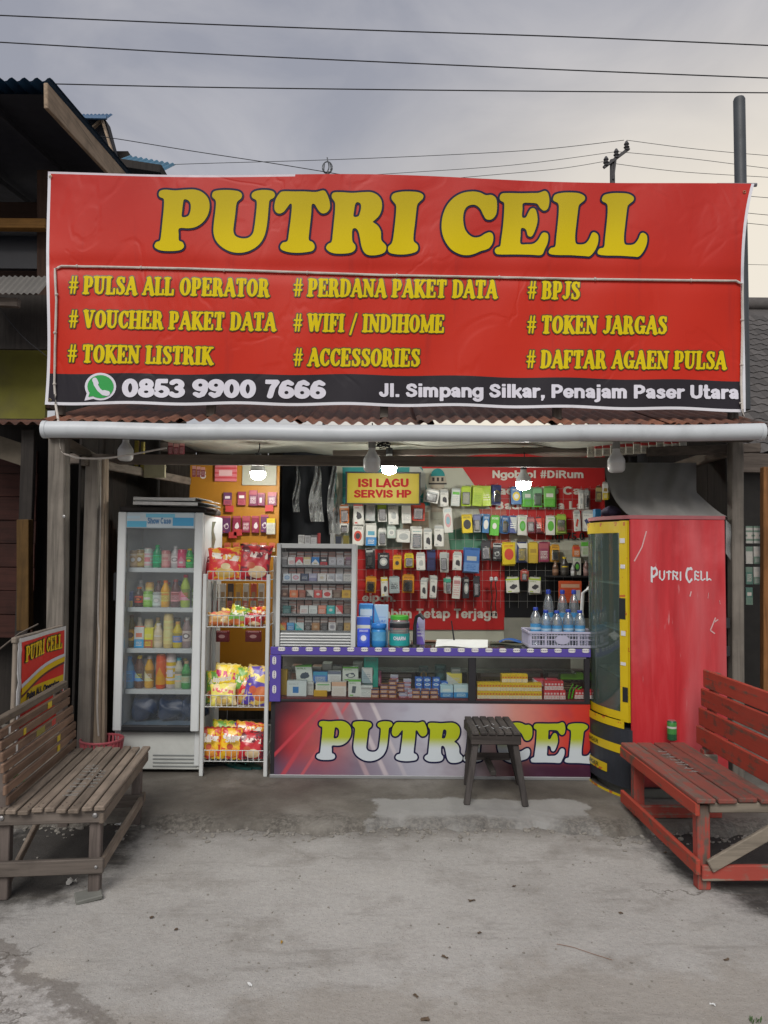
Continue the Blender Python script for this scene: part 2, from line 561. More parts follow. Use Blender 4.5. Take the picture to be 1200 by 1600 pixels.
def stroke_sdf(strokes, gx, gy):
    d = np.full(gx.shape, 1e9)
    for st in strokes:
        for (x0, y0, r0), (x1, y1, r1) in zip(st, st[1:]):
            ex, ey = x1 - x0, y1 - y0; l2 = max(ex * ex + ey * ey, 1e-9)
            t = np.clip(((gx - x0) * ex + (gy - y0) * ey) / l2, 0, 1)
            d = np.minimum(d, np.hypot(gx - x0 - t * ex, gy - y0 - t * ey) - (r0 + (r1 - r0) * t))
    return d


def contour(f, xs, ys, iso):
    """filled mesh of the area f < iso on the grid (marching squares)"""
    g = f - iso; V = []; F = []; key = {}

    def vert(k, p):
        if k not in key: key[k] = len(V); V.append(p)
        return key[k]
    ny, nx = g.shape
    ins = g < 0
    cnt = ins[:-1, :-1].astype(int) + ins[1:, :-1] + ins[:-1, 1:] + ins[1:, 1:]
    for j, i in zip(*np.nonzero(cnt)):
        cs = [(j, i), (j, i + 1), (j + 1, i + 1), (j + 1, i)]
        poly = []
        for a, b in zip(cs, cs[1:] + cs[:1]):
            if ins[a]: poly.append(vert(a, (xs[a[1]], ys[a[0]])))
            if ins[a] != ins[b]:
                t = g[a] / (g[a] - g[b])
                k = (min(a, b), max(a, b))
                poly.append(vert(k, (xs[a[1]] + (xs[b[1]] - xs[a[1]]) * t, ys[a[0]] + (ys[b[0]] - ys[a[0]]) * t)))
        if len(poly) >= 3: F.append(tuple(poly))
    return V, F


# fat soft-serif capitals, outlines in sign units (y down)
BIG = {
    'P': ((240, 285), [[(48,115),(60,80),(110,68),(200,75),(300,68),(390,68),(460,95),(510,150),(525,220),(510,300),(465,370),(400,415),(330,430),(240,430),(235,490),(238,545),(270,560),(285,600),(255,632),(180,643),(80,640),(25,620),(8,595),(25,560),(60,545),(72,480),(85,350),(95,250),(98,170),(90,150),(60,138)],
                       [(285,160),(320,165),(345,195),(348,250),(335,300),(310,322),(265,322),(268,260),(275,200)]]),
    'U': ((240, 285), [[(548,120),(565,85),(630,72),(720,72),(800,85),(828,115),(820,150),(790,175),(775,210),(765,300),(752,400),(748,460),(770,505),(830,525),(890,518),(930,480),(945,420),(960,300),(968,200),(960,165),(930,148),(918,120),(940,88),(1000,72),(1070,72),(1120,85),(1138,115),(1125,145),(1090,165),(1080,210),(1070,330),(1055,440),(1030,520),(980,590),(900,640),(810,660),(720,648),(640,605),(585,545),(562,470),(565,380),(578,280),(585,190),(575,160),(555,142)]]),
    'T': ((420, 285), [[(130,85),(240,85),(340,85),(440,90),(515,75),(545,110),(570,180),(572,240),(545,280),(500,290),(465,260),(435,210),(420,200),(402,210),(398,280),(388,380),(378,470),(375,540),(410,560),(430,600),(410,640),(340,655),(260,660),(180,652),(120,630),(108,600),(130,565),(175,550),(188,480),(205,350),(215,250),(215,205),(200,200),(175,230),(140,275),(100,292),(65,275),(52,230),(65,160),(95,110)]]),
    'R': ((420, 285), [[(590,120),(610,95),(680,92),(780,98),(880,92),(960,92),(1020,120),(1055,170),(1060,240),(1035,310),(985,360),(975,372),(1020,405),(1050,460),(1055,540),(1090,580),(1102,610),(1085,655),(1020,680),(940,682),(895,655),(870,600),(855,520),(840,460),(815,430),(785,440),(780,500),(785,555),(810,590),(808,630),(770,658),(690,668),(600,662),(545,630),(540,600),(560,575),(590,555),(600,480),(610,380),(620,280),(622,200),(610,170),(595,150)],
                       [(830,185),(860,200),(865,240),(850,300),(835,320),(795,320),(800,260),(810,205)]]),
    'I': ((560, 285), [[(310,140),(330,105),(400,88),(480,85),(560,92),(605,115),(605,150),(570,185),(550,215),(540,290),(528,400),(518,480),(518,550),(550,580),(560,615),(540,650),(460,672),(370,675),(295,660),(278,630),(282,600),(310,575),(325,530),(338,430),(350,320),(355,230),(345,200),(320,170)]]),
    'C': ((680, 285), [[(350,85),(420,95),(475,120),(530,118),(570,150),(580,220),(570,300),(530,345),(480,345),(450,300),(425,250),(385,215),(340,210),(295,230),(268,280),(262,350),(275,430),(310,485),(360,515),(420,510),(470,480),(515,468),(542,495),(540,560),(510,610),(470,632),(430,642),(370,668),(310,682),(240,675),(160,635),(105,570),(70,490),(60,400),(75,300),(115,210),(180,140),(260,98)]]),
    'E': ((680, 285), [[(605,140),(625,105),(700,100),(800,102),(900,100),(970,98),(1030,80),(1060,110),(1070,180),(1055,245),(1020,265),(985,240),(955,200),(900,192),(825,195),(818,250),(815,325),(850,328),(875,280),(900,245),(935,248),(955,300),(958,370),(935,450),(905,505),(870,500),(855,450),(835,430),(805,432),(800,500),(800,575),(860,580),(920,575),(965,540),(1000,480),(1030,470),(1058,490),(1055,560),(1025,630),(995,680),(900,678),(760,675),(600,675),(565,660),(560,630),(580,610),(610,595),(620,530),(635,420),(645,300),(648,210),(640,185),(612,170)]]),
    'L': ((820, 285), [[(265,155),(285,115),(350,98),(430,95),(510,102),(560,130),(560,165),(525,195),(505,220),(495,290),(482,400),(472,500),(478,570),(520,582),(570,572),(605,530),(630,475),(660,470),(688,500),(685,570),(655,640),(610,690),(560,690),(430,682),(300,680),(235,670),(225,645),(245,615),(285,600),(295,520),(308,400),(318,290),(318,215),(305,190),(275,175)]]),
}
_bigc = {}


def big_glyph(ch, iso, res=1.5):
    """letter mesh in sign pixels"""
    k = (ch, iso)
    if k not in _bigc:
        (ox, oy), loops = BIG[ch]
        lp = [catmull(l) / 6.0 + np.array((ox, oy)) for l in loops]
        a = np.vstack(lp); m = iso + 3
        xs = np.arange(a[:, 0].min() - m, a[:, 0].max() + m, res); ys = np.arange(a[:, 1].min() - m, a[:, 1].max() + m, res)
        gx, gy = np.meshgrid(xs, ys)
        _bigc[k] = contour(poly_sdf(lp, gx, gy), xs, ys, iso)
    return _bigc[k]


def put_mesh(b, vf, fn, mi=0):
    V, F = vf
    b.add([fn(*p) for p in V], F, mi)


def shop_name(b, iso, fn, letters='PUTRICEL+', mi=0, res=1.5):
    for ch in letters:
        V, F = big_glyph('L' if ch == '+' else ch, iso, res)
        if ch == '+': V = [(x + 76.3, y + .8) for x, y in V]
        put_mesh(b, (V, F), fn, mi)


# narrow slab-serif capitals as pen strokes, cap height 1 (y up)
def ell(cx, cy, rx, ry, a0, a1, thin, thick, n=14):
    o = []
    for i in range(n + 1):
        a = R(a0 + (a1 - a0) * i / n)
        o.append((cx + rx * math.cos(a), cy + ry * math.sin(a), thin + (thick - thin) * abs(math.cos(a)) ** 1.5))
    return o


def ln(x0, y0, x1, y1, r): return [(x0, y0, r), (x1, y1, r)]


def sf(x, y, l): return ln(x - l, y, x + l, y, .052)


TK, TN = .105, .052


def stem(x, r=TK, b=.13, t=.13): return [ln(x, .08, x, .92, r)] + ([sf(x, .05, b)] if b else []) + ([sf(x, .95, t)] if t else [])


def bowl(y0, y1, xr): return [(.16, y1, TN), (.30, y1, TN), (xr - .04, y1 - .05, .07), (xr, (y0 + y1) / 2, .095), (xr - .04, y0 + .05, .07), (.30, y0, TN), (.16, y0, TN)]


SLAB = {
    'A': (.66, [ln(.31, .93, .09, .05, .062), ln(.33, .93, .54, .05, .105), ln(.17, .32, .45, .32, .05), sf(.09, .05, .07), sf(.55, .05, .09), sf(.3, .95, .05)]),
    'B': (.60, stem(.15, b=.1, t=.1) + [bowl(.53, .95, .43), bowl(.05, .53, .46)]),
    'C': (.58, [ell(.31, .5, .2, .44, 48, 312, .055, .105), ln(.49, .68, .49, .93, .05), ln(.49, .3, .47, .2, .05)]),
    'D': (.63, stem(.15, b=.1, t=.1) + [[(.15, .95, TN), (.3, .95, TN), (.43, .86, .075), (.49, .68, .1), (.5, .5, .105), (.49, .32, .1), (.43, .14, .075), (.3, .05, TN), (.15, .05, TN)]]),
    'E': (.58, stem(.15, b=.1, t=.1) + [ln(.15, .95, .48, .95, TN), ln(.15, .5, .36, .5, TN), ln(.15, .05, .5, .05, TN), ln(.48, .95, .48, .76, .05), ln(.36, .62, .36, .38, .045), ln(.5, .05, .5, .27, .05)]),
    'F': (.54, stem(.15, t=.1) + [ln(.15, .95, .46, .95, TN), ln(.15, .5, .36, .5, TN), ln(.47, .95, .47, .74, .05), ln(.36, .62, .36, .38, .045)]),
    'G': (.64, [ell(.31, .5, .2, .44, 48, 320, .055, .105), ln(.49, .68, .49, .93, .05), ln(.5, .36, .5, .1, .09), ln(.38, .41, .6, .41, .05)]),
    'H': (.70, stem(.15) + stem(.54) + [ln(.15, .5, .54, .5, .05)]),
    'I': (.36, stem(.17)),
    'J': (.46, [ln(.3, .92, .3, .28, TK), [(.3, .3, .1), (.26, .12, .07), (.15, .05, .055), (.08, .14, .075)], sf(.3, .95, .13)]),
    'K': (.66, stem(.15) + [ln(.2, .42, .48, .92, .055), ln(.28, .56, .54, .06, .1), sf(.5, .95, .09), sf(.56, .05, .08)]),
    'L': (.54, stem(.15, b=.1) + [ln(.15, .05, .47, .05, TN), ln(.47, .05, .47, .3, .055)]),
    'M': (.84, [ln(.12, .08, .12, .92, .055), ln(.68, .08, .68, .92, .1), ln(.14, .9, .38, .12, .09), ln(.38, .12, .62, .9, .055), sf(.12, .05, .09), sf(.68, .05, .13), sf(.11, .95, .08), sf(.69, .95, .1)]),
    'N': (.68, [ln(.13, .08, .13, .92, .055), ln(.53, .06, .53, .92, .055), ln(.14, .9, .51, .1, .1), sf(.13, .05, .09), sf(.11, .95, .08), sf(.53, .95, .1)]),
    'O': (.64, [ell(.31, .5, .2, .44, 0, 360, .055, .105, 22)]),
    'P': (.58, stem(.15, t=.1) + [bowl(.42, .95, .44)]),
    'R': (.64, stem(.15, t=.1) + [bowl(.47, .95, .43), [(.3, .47, .07), (.42, .36, .1), (.5, .06, .1)], sf(.53, .05, .07)]),
    'S': (.54, [[(.43, .72, .05), (.42, .86, .055), (.3, .95, .052), (.17, .9, .08), (.13, .76, .095), (.19, .62, .1), (.31, .5, .11), (.41, .37, .1), (.43, .22, .09), (.36, .08, .065), (.24, .045, .052), (.13, .12, .055), (.1, .28, .05)], ln(.44, .7, .44, .93, .045), ln(.1, .3, .1, .07, .045)]),
    'T': (.60, stem(.29, t=0) + [ln(.07, .95, .51, .95, TN), ln(.07, .95, .07, .74, .05), ln(.51, .95, .51, .74, .05)]),
    'U': (.66, [[(.15, .92, TK), (.15, .35, TK), (.18, .15, .085), (.29, .055, .055), (.42, .1, .055), (.5, .3, .052), (.5, .92, .052)], sf(.15, .95, .13), sf(.5, .95, .1)]),
    'V': (.64, [ln(.12, .93, .31, .1, .105), ln(.5, .93, .33, .08, .055), sf(.13, .95, .1), sf(.5, .95, .09)]),
    'W': (.92, [ln(.12, .93, .27, .1, .1), ln(.44, .9, .29, .1, .055), ln(.44, .93, .59, .1, .1), ln(.77, .93, .61, .1, .055), sf(.13, .95, .1), sf(.44, .95, .08), sf(.77, .95, .08)]),
    '#': (.50, [ln(.14, .04, .2, .96, .042), ln(.32, .04, .38, .96, .042), ln(.05, .64, .46, .64, .042), ln(.04, .36, .45, .36, .042)]),
    '/': (.44, [ln(.06, -.12, .36, 1.0, .055)]),
    ' ': (.30, []),
}
_slc = {}


def slab_glyph(ch, iso, res=.034):
    k = (ch, iso, res)
    if k not in _slc:
        w, st = SLAB[ch]
        xs = np.arange(-.2, w + .2, res); ys = np.arange(-.32, 1.22, res)
        gx, gy = np.meshgrid(xs, ys)
        _slc[k] = contour(stroke_sdf(st, gx, gy), xs, ys, iso)
    return _slc[k]


def slab_width(s): return sum(SLAB[c][0] for c in s)


def slab_text(b, s, iso, fn, mi=0, res=.034):
    """fn(u, v): u along the line in cap heights, v up"""
    u = 0.0
    for ch in s:
        if ch != ' ':
            V, F = slab_glyph(ch, iso, res)
            b.add([fn(x + u, y) for x, y in V], F, mi)
        u += SLAB[ch][0]


# plain bold sans letters as pen strokes (cap height 1, x-height .74)
H_ = .098


def arc(cx, cy, rx, ry, a0, a1, r=H_, n=12): return [(cx + rx * math.cos(R(a0 + (a1 - a0) * i / n)), cy + ry * math.sin(R(a0 + (a1 - a0) * i / n)), r) for i in range(n + 1)]


def bx_(x0, y0, x1, y1, r=H_): return ('b', x0, y0, x1, y1, r)


XH, OV = .74, .1
_o = lambda cx, w=.22: [arc(cx, .37, w, .28, 0, 360, H_, 20)]
_n = lambda x: [bx_(x, 0, x, XH), arc(x + .19, .44, .19, .21, 180, 0), bx_(x + .38, 0, x + .38, .44)]
SANS = {
    '0': (.66, [arc(.31, .5, .21, .4, 0, 360, H_, 24)]),
    '1': (.5, [bx_(.3, 0, .3, 1), bx_(.3, .95, .1, .75, .07)]),
    '2': (.62, [arc(.3, .7, .2, .2, 165, -30) + [(.12, .1, H_)], bx_(.08, .1, .54, .1)]),
    '3': (.62, [arc(.28, .7, .2, .2, 150, -75), arc(.28, .3, .23, .21, 80, -150)]),
    '5': (.62, [bx_(.16, .9, .52, .9), [(.16, .9, .09), (.12, .5, .09)], arc(.29, .31, .22, .22, 140, -150)]),
    '6': (.64, [arc(.31, .31, .21, .22, 0, 360, H_, 20), [(.1, .33, H_), (.13, .62, H_), (.22, .83, H_), (.36, .9, H_), (.5, .8, .085)]]),
    '7': (.60, [bx_(.06, .9, .54, .9), [(.5, .88, H_), (.34, .58, H_), (.24, .1, H_)]]),
    '8': (.64, [arc(.31, .71, .18, .19, 0, 360, H_, 20), arc(.31, .29, .22, .2, 0, 360, H_, 20)]),
    '9': (.64, [arc(.31, .69, .21, .22, 0, 360, H_, 20), [(.52, .67, H_), (.49, .38, H_), (.4, .17, H_), (.26, .1, H_), (.12, .2, .085)]]),
    'A': (.76, [[(.36, .95, .09), (.09, .04, H_)], [(.36, .95, .09), (.65, .04, H_)], bx_(.18, .3, .56, .3, .08)]),
    'C': (.72, [arc(.37, .5, .27, .4, 52, 308, H_, 20)]),
    'D': (.74, [bx_(.12, 0, .12, 1), [(.12, .9, H_), (.34, .9, H_), (.54, .78, H_), (.6, .5, H_), (.54, .22, H_), (.34, .1, H_), (.12, .1, H_)]]),
    'E': (.64, [bx_(.12, 0, .12, 1), bx_(.12, .9, .58, .9), bx_(.12, .51, .54, .51), bx_(.12, .1, .6, .1)]),
    'G': (.78, [arc(.38, .5, .28, .4, 50, 330, H_, 20), bx_(.63, .1, .63, .5), bx_(.4, .45, .68, .45, .08)]),
    'H': (.74, [bx_(.12, 0, .12, 1), bx_(.6, 0, .6, 1), bx_(.12, .5, .6, .5)]),
    'I': (.30, [bx_(.15, 0, .15, 1)]),
    'J': (.56, [bx_(.4, .3, .4, 1), arc(.24, .28, .16, .18, 0, -180)]),
    'L': (.60, [bx_(.12, 0, .12, 1), bx_(.12, .1, .58, .1)]),
    'N': (.74, [bx_(.12, 0, .12, 1), bx_(.6, 0, .6, 1), [(.12, .92, H_), (.6, .08, H_)]]),
    'O': (.80, [arc(.40, .5, .29, .4, 0, 360, H_, 24)]),
    'M': (.86, [bx_(.12, 0, .12, 1), bx_(.72, 0, .72, 1), [(.13, .92, .09), (.42, .1, .085)], [(.71, .92, .09), (.42, .1, .085)]]),
    'B': (.72, [bx_(.12, 0, .12, 1), [(.12, .9, H_), (.4, .9, H_), (.52, .8, H_), (.52, .64, H_), (.4, .52, H_), (.12, .52, H_)], [(.4, .52, H_), (.57, .4, H_), (.57, .22, H_), (.42, .1, H_), (.12, .1, H_)]]),
    'P': (.68, [bx_(.12, 0, .12, 1), [(.12, .9, H_), (.38, .9, H_), (.53, .8, H_), (.56, .66, H_), (.52, .53, H_), (.38, .43, H_), (.12, .43, H_)]]),
    'R': (.74, [bx_(.12, 0, .12, 1), [(.12, .9, H_), (.4, .9, H_), (.56, .8, H_), (.57, .68, H_), (.52, .56, H_), (.38, .48, H_), (.12, .48, H_)], [(.38, .46, H_), (.6, .06, H_)]]),
    'S': (.68, [[(.54, .74, .09), (.46, .87, H_), (.32, .905, H_), (.17, .84, H_), (.13, .7, H_), (.22, .58, H_), (.4, .5, H_), (.53, .4, H_), (.55, .26, H_), (.46, .14, H_), (.32, .095, H_), (.17, .13, H_), (.1, .27, .09)]]),
    'T': (.64, [bx_(.32, 0, .32, 1), bx_(.02, .9, .62, .9)]),
    'U': (.74, [[(.12, .92, H_), (.12, .34, H_), (.18, .17, H_), (.36, .1, H_), (.54, .17, H_), (.6, .34, H_), (.6, .92, H_)], bx_(.12, .5, .12, 1), bx_(.6, .5, .6, 1)]),
    'V': (.70, [[(.09, .96, H_), (.35, .1, .09)], [(.61, .96, H_), (.35, .1, .09)]]),
    'a': (.60, [[(.1, .52, .08), (.16, .62, .09), (.3, .655, H_), (.42, .58, H_), (.44, .4, H_), (.44, .1, H_)], [(.42, .42, .08), (.22, .36, .09), (.13, .22, H_), (.2, .1, .09), (.34, .12, .085), (.42, .24, .085)], bx_(.45, 0, .45, .4)]),
    'b': (.64, _o(.34) + [bx_(.12, 0, .12, 1)]),
    'e': (.62, [arc(.31, .37, .21, .27, 8, 318, H_, 18), bx_(.12, .35, .5, .35, .07)]),
    'g': (.64, _o(.30) + [bx_(.52, .05, .52, XH), arc(.31, -.02, .21, .19, 0, -150)]),
    'i': (.30, [bx_(.15, 0, .15, XH), bx_(.15, .84, .15, 1)]),
    'j': (.30, [bx_(.16, -.1, .16, XH), bx_(.16, .84, .16, 1), arc(.02, -.08, .14, .12, 0, -90)]),
    'k': (.58, [bx_(.12, 0, .12, 1), [(.18, .32, .09), (.48, .66, .09)], [(.28, .42, H_), (.5, .06, H_)]]),
    'l': (.30, [bx_(.15, 0, .15, 1)]),
    'm': (.94, [bx_(.12, 0, .12, XH), arc(.28, .46, .16, .19, 180, 0), bx_(.44, 0, .44, .46), arc(.60, .46, .16, .19, 180, 0), bx_(.76, 0, .76, .46)]),
    'n': (.64, _n(.12)), 'o': (.62, _o(.31)),
    'p': (.64, _o(.34) + [bx_(.12, -.28, .12, XH)]),
    'r': (.44, [bx_(.12, 0, .12, XH), [(.12, .45, H_), (.2, .6, H_), (.36, .64, H_)]]),
    's': (.56, [[(.44, .54, .08), (.36, .63, .09), (.26, .65, .09), (.15, .58, .09), (.16, .47, .09), (.3, .38, .09), (.43, .29, .09), (.43, .16, .09), (.3, .09, .09), (.17, .1, .09), (.08, .2, .08)]]),
    't': (.42, [[(.17, .95, H_), (.17, .2, H_), (.22, .1, H_), (.36, .1, H_)], bx_(.02, .66, .38, .66, .075)]),
    'u': (.64, [bx_(.12, .3, .12, XH), arc(.31, .3, .19, .21, 180, 360), bx_(.5, 0, .5, XH)]),
    'v': (.58, [[(.08, .68, H_), (.29, .08, .09)], [(.5, .68, H_), (.29, .08, .09)]]),
    'w': (.86, [[(.08, .68, .09), (.26, .08, .085)], [(.26, .08, .085), (.43, .66, .085)], [(.43, .66, .085), (.6, .08, .085)], [(.6, .08, .085), (.78, .68, .09)]]),
    'c': (.58, [arc(.31, .37, .21, .27, 50, 310, H_, 18)]), 'd': (.64, _o(.30) + [bx_(.52, 0, .52, 1)]), 'h': (.64, _n(.12) + [bx_(.12, 0, .12, 1)]),
    '.': (.32, [bx_(.16, 0, .16, .2)]), ',': (.32, [bx_(.16, 0, .16, .2), [(.18, .05, .07), (.12, -.16, .05)]]), '!': (.32, [bx_(.16, .32, .16, 1), bx_(.16, 0, .16, .2)]),
    '#': (.64, [[(.16, .04, .065), (.24, .96, .065)], [(.38, .04, .065), (.46, .96, .065)], bx_(.03, .64, .6, .64, .065), bx_(.02, .34, .58, .34, .065)]),
    ' ': (.32, []),
}


def sans_sdf(strokes, gx, gy):
    d = stroke_sdf([s for s in strokes if s[0] != 'b'], gx, gy)
    for s in strokes:
        if s[0] == 'b':
            _, x0, y0, x1, y1, r = s
            ex, ey = x1 - x0, y1 - y0; l = math.hypot(ex, ey); ex /= l; ey /= l
            mx, my = (x0 + x1) / 2, (y0 + y1) / 2
            qa = np.abs((gx - mx) * ex + (gy - my) * ey) - l / 2; qb = np.abs(-(gx - mx) * ey + (gy - my) * ex) - r
            d = np.minimum(d, np.hypot(np.maximum(qa, 0), np.maximum(qb, 0)) + np.minimum(np.maximum(qa, qb), 0))
    return d


_snc = {}


def sans_text(b, s, fn, x0, x1, ybase, ytop, bold=.0, mi=0, res=.036):
    """fit the line between x0 and x1; ybase / ytop are baseline and cap line in the target's units"""
    wid = sum(SANS[c][0] for c in s); k = (x1 - x0) / wid; u = 0.0
    for ch in s:
        w, st = SANS[ch]
        if st:
            key = (ch, bold, res)
            if key not in _snc:
                xs = np.arange(-.2, w + .2, res); ys = np.arange(-.45, 1.2, res)
                gx, gy = np.meshgrid(xs, ys); _snc[key] = contour(sans_sdf(st, gx, gy), xs, ys, bold)
            V, F = _snc[key]
            b.add([fn(x0 + (u + x) * k, ybase + y * (ytop - ybase)) for x, y in V], F, mi)
        u += w
# ================================================================== GROUND
def ground_material():
    t = NT('worn_concrete')
    c = t.coord('Object')
    n1 = t.noise(c, .55, 6, .6); n2 = t.noise(c, 3.2, 7, .65); n3 = t.noise(c, 38, 5, .7); n4 = t.noise(c, 140, 3, .6)
    base = t.ramp(n1, [(.3, (.28, .274, .26)), (.5, (.355, .35, .335)), (.72, (.41, .405, .39))])
    base = t.mix(t.math('MULTIPLY', t.step(n2, .48, .72), .45), base, (.14, .125, .105))           # trodden dirt
    base = t.mix(t.math('MULTIPLY', t.step(t.noise(c, 1.3, 5), .55, .75), .4), base, (.40, .37, .32))  # pale sand
    k = t.math('MULTIPLY_ADD', n3, .5, .75)
    base = t.mix(1.0, base, k, 'MULTIPLY')
    sp = t.step(n4, .60, .68); base = t.mix(t.math('MULTIPLY', sp, .6), base, (.09, .08, .07))
    n5 = t.noise(c, 420, 2, .5); base = t.mix(1.0, base, t.math('MULTIPLY_ADD', n5, .7, .65), 'MULTIPLY'); base = t.mix(t.math('MULTIPLY', t.step(t.noise(c, 90, 3), .66, .72), .5), base, (.6, .58, .55))
    # dirt washed against the slab
    s = t.sep(c)
    w = t.step(t.math('ADD', s[1], t.math('MULTIPLY', t.noise(c, 2.6, 6), 1.1)), 4.35, 4.95)
    base = t.mix(t.math('MULTIPLY', w, .55), base, (.085, .075, .062))
    nb = t.step(t.math('ADD', s[1], t.math('MULTIPLY', t.math('SUBTRACT', t.noise(c, 7, 7, .7), .5), .5)), 4.08, 4.24); nb = t.math('MULTIPLY', nb, t.step(t.noise(c, 2.3, 5, .6), .38, .62)); base = t.mix(t.math('MULTIPLY', nb, .75), base, t.mix(t.step(t.noise(c, 40, 5, .75), .38, .62), (.05, .045, .04), (.16, .15, .132)))
    # brown earth where the concrete ends towards the road
    e = t.step(t.math('ADD', t.math('ADD', s[1], t.math('MULTIPLY', s[0], -.16)), t.math('MULTIPLY', t.noise(c, 2.2, 7, .7), 1.0)), 3.3, 3.1)
    base = t.mix(t.math('MULTIPLY', e, .28), base, (.20, .165, .12))
    # dark soil, deepened with painted bench shade, under the two benches
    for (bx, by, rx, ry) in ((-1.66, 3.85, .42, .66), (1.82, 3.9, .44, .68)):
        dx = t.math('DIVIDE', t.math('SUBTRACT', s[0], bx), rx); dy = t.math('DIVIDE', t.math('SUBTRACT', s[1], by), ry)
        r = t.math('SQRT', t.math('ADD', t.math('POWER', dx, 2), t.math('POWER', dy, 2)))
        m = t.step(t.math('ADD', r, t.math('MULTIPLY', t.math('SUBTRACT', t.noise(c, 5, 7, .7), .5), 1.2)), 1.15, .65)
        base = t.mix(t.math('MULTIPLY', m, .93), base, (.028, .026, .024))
    # broken older concrete at the road edge with a dark rim
    pe = t.math('ADD', t.math('ADD', s[1], t.math('MULTIPLY', s[0], .75)), t.math('MULTIPLY', t.noise(c, 4.5, 8, .7), .55))
    rim = t.math('MULTIPLY', t.step(pe, 2.17, 2.13), t.step(pe, 2.05, 2.09)); old = t.step(pe, 2.14, 2.08)
    base = t.mix(t.math('MULTIPLY', old, .6), base, t.mix(t.step(t.noise(c, 24, 6, .75), .35, .65), (.22, .21, .20), (.48, .47, .46)))
    base = t.mix(t.math('MULTIPLY', rim, .55), base, (.10, .085, .07))
    # scuffed streaks
    stx = t.noise(t.mapping(c, (1.2, 6, 1), rot=(0, 0, .25)), 1.6, 7, .68); base = t.mix(t.math('MULTIPLY', t.step(stx, .53, .68), .32), base, (.15, .14, .125))
    # fine cracks
    vd = t.n('TexVoronoi', feature='DISTANCE_TO_EDGE'); vd.inputs['Scale'].default_value = .75
    wv = t.n('VectorMath', operation='ADD'); t.l(c, wv.inputs[0]); sc_ = t.n('VectorMath', operation='SCALE'); t.l(t.noise(c, 3.0, 6, .65, out='Color'), sc_.inputs[0]); sc_.inputs['Scale'].default_value = .45; t.l(sc_.outputs[0], wv.inputs[1]); t.l(wv.outputs[0], vd.inputs['Vector'])
    ck = t.math('MULTIPLY', t.step(vd.outputs['Distance'], .007, .002), t.step(t.noise(c, .9, 3), .52, .62)); base = t.mix(t.math('MULTIPLY', ck, .6), base, (.07, .06, .05))
    t.set(Base_Color=base, Roughness=.92)
    t.bsdf.inputs['Specular IOR Level'].default_value = .2
    h = t.math('ADD', t.math('MULTIPLY', n2, 1.0), t.math('ADD', t.math('MULTIPLY', n3, .45), t.math('MULTIPLY', n4, .2)))
    t.bump(h, .55, .02)
    return t.mat


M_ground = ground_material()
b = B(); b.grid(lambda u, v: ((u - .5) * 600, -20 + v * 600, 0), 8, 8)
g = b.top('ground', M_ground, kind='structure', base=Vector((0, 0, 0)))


def slab_material():
    t = NT('slab_concrete')
    c = t.coord('Object')
    n1 = t.noise(c, 1.6, 6, .65); n2 = t.noise(c, 7, 6, .7); n3 = t.noise(c, 60, 4, .7)
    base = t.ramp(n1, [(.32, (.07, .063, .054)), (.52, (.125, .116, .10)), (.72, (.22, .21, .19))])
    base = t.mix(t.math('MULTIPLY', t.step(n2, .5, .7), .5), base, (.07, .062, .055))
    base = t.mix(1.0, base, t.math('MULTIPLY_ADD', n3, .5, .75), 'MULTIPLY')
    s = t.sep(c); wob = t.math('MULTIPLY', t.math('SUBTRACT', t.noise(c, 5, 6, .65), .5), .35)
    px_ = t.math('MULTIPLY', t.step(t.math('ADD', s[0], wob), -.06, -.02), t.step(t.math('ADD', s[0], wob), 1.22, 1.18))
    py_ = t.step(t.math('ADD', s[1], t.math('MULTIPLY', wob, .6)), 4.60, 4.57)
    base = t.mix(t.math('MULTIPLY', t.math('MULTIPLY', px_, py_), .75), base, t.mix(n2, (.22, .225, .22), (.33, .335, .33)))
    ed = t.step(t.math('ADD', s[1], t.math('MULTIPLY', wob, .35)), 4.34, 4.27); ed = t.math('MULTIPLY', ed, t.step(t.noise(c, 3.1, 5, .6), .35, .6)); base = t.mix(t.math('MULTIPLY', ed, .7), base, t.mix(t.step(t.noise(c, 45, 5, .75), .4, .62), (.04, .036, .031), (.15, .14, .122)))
    t.set(Base_Color=base, Roughness=t.math('MULTIPLY_ADD', n1, .4, .55))
    t.bump(t.math('ADD', n2, t.math('MULTIPLY', n3, .4)), .5, .012)
    return t.mat


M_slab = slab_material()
rs = random.Random(3)
FL = .05                       # floor height of the stall and its apron


def edge_y(x):                 # broken front edge of the apron
    return 4.24 + .045 * math.sin(x * 3.1) + .03 * math.sin(x * 8.3 + 1) + .018 * math.sin(x * 23) + .012 * math.sin(x * 51 + 2)


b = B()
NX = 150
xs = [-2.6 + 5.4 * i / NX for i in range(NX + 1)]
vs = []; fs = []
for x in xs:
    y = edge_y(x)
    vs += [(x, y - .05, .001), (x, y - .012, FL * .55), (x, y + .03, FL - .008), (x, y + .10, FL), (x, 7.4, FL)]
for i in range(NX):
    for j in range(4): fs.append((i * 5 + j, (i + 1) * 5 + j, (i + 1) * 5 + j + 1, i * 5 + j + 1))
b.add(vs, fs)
b.top('apron_slab', M_slab, kind='structure', base=Vector((0, 0, 0)))

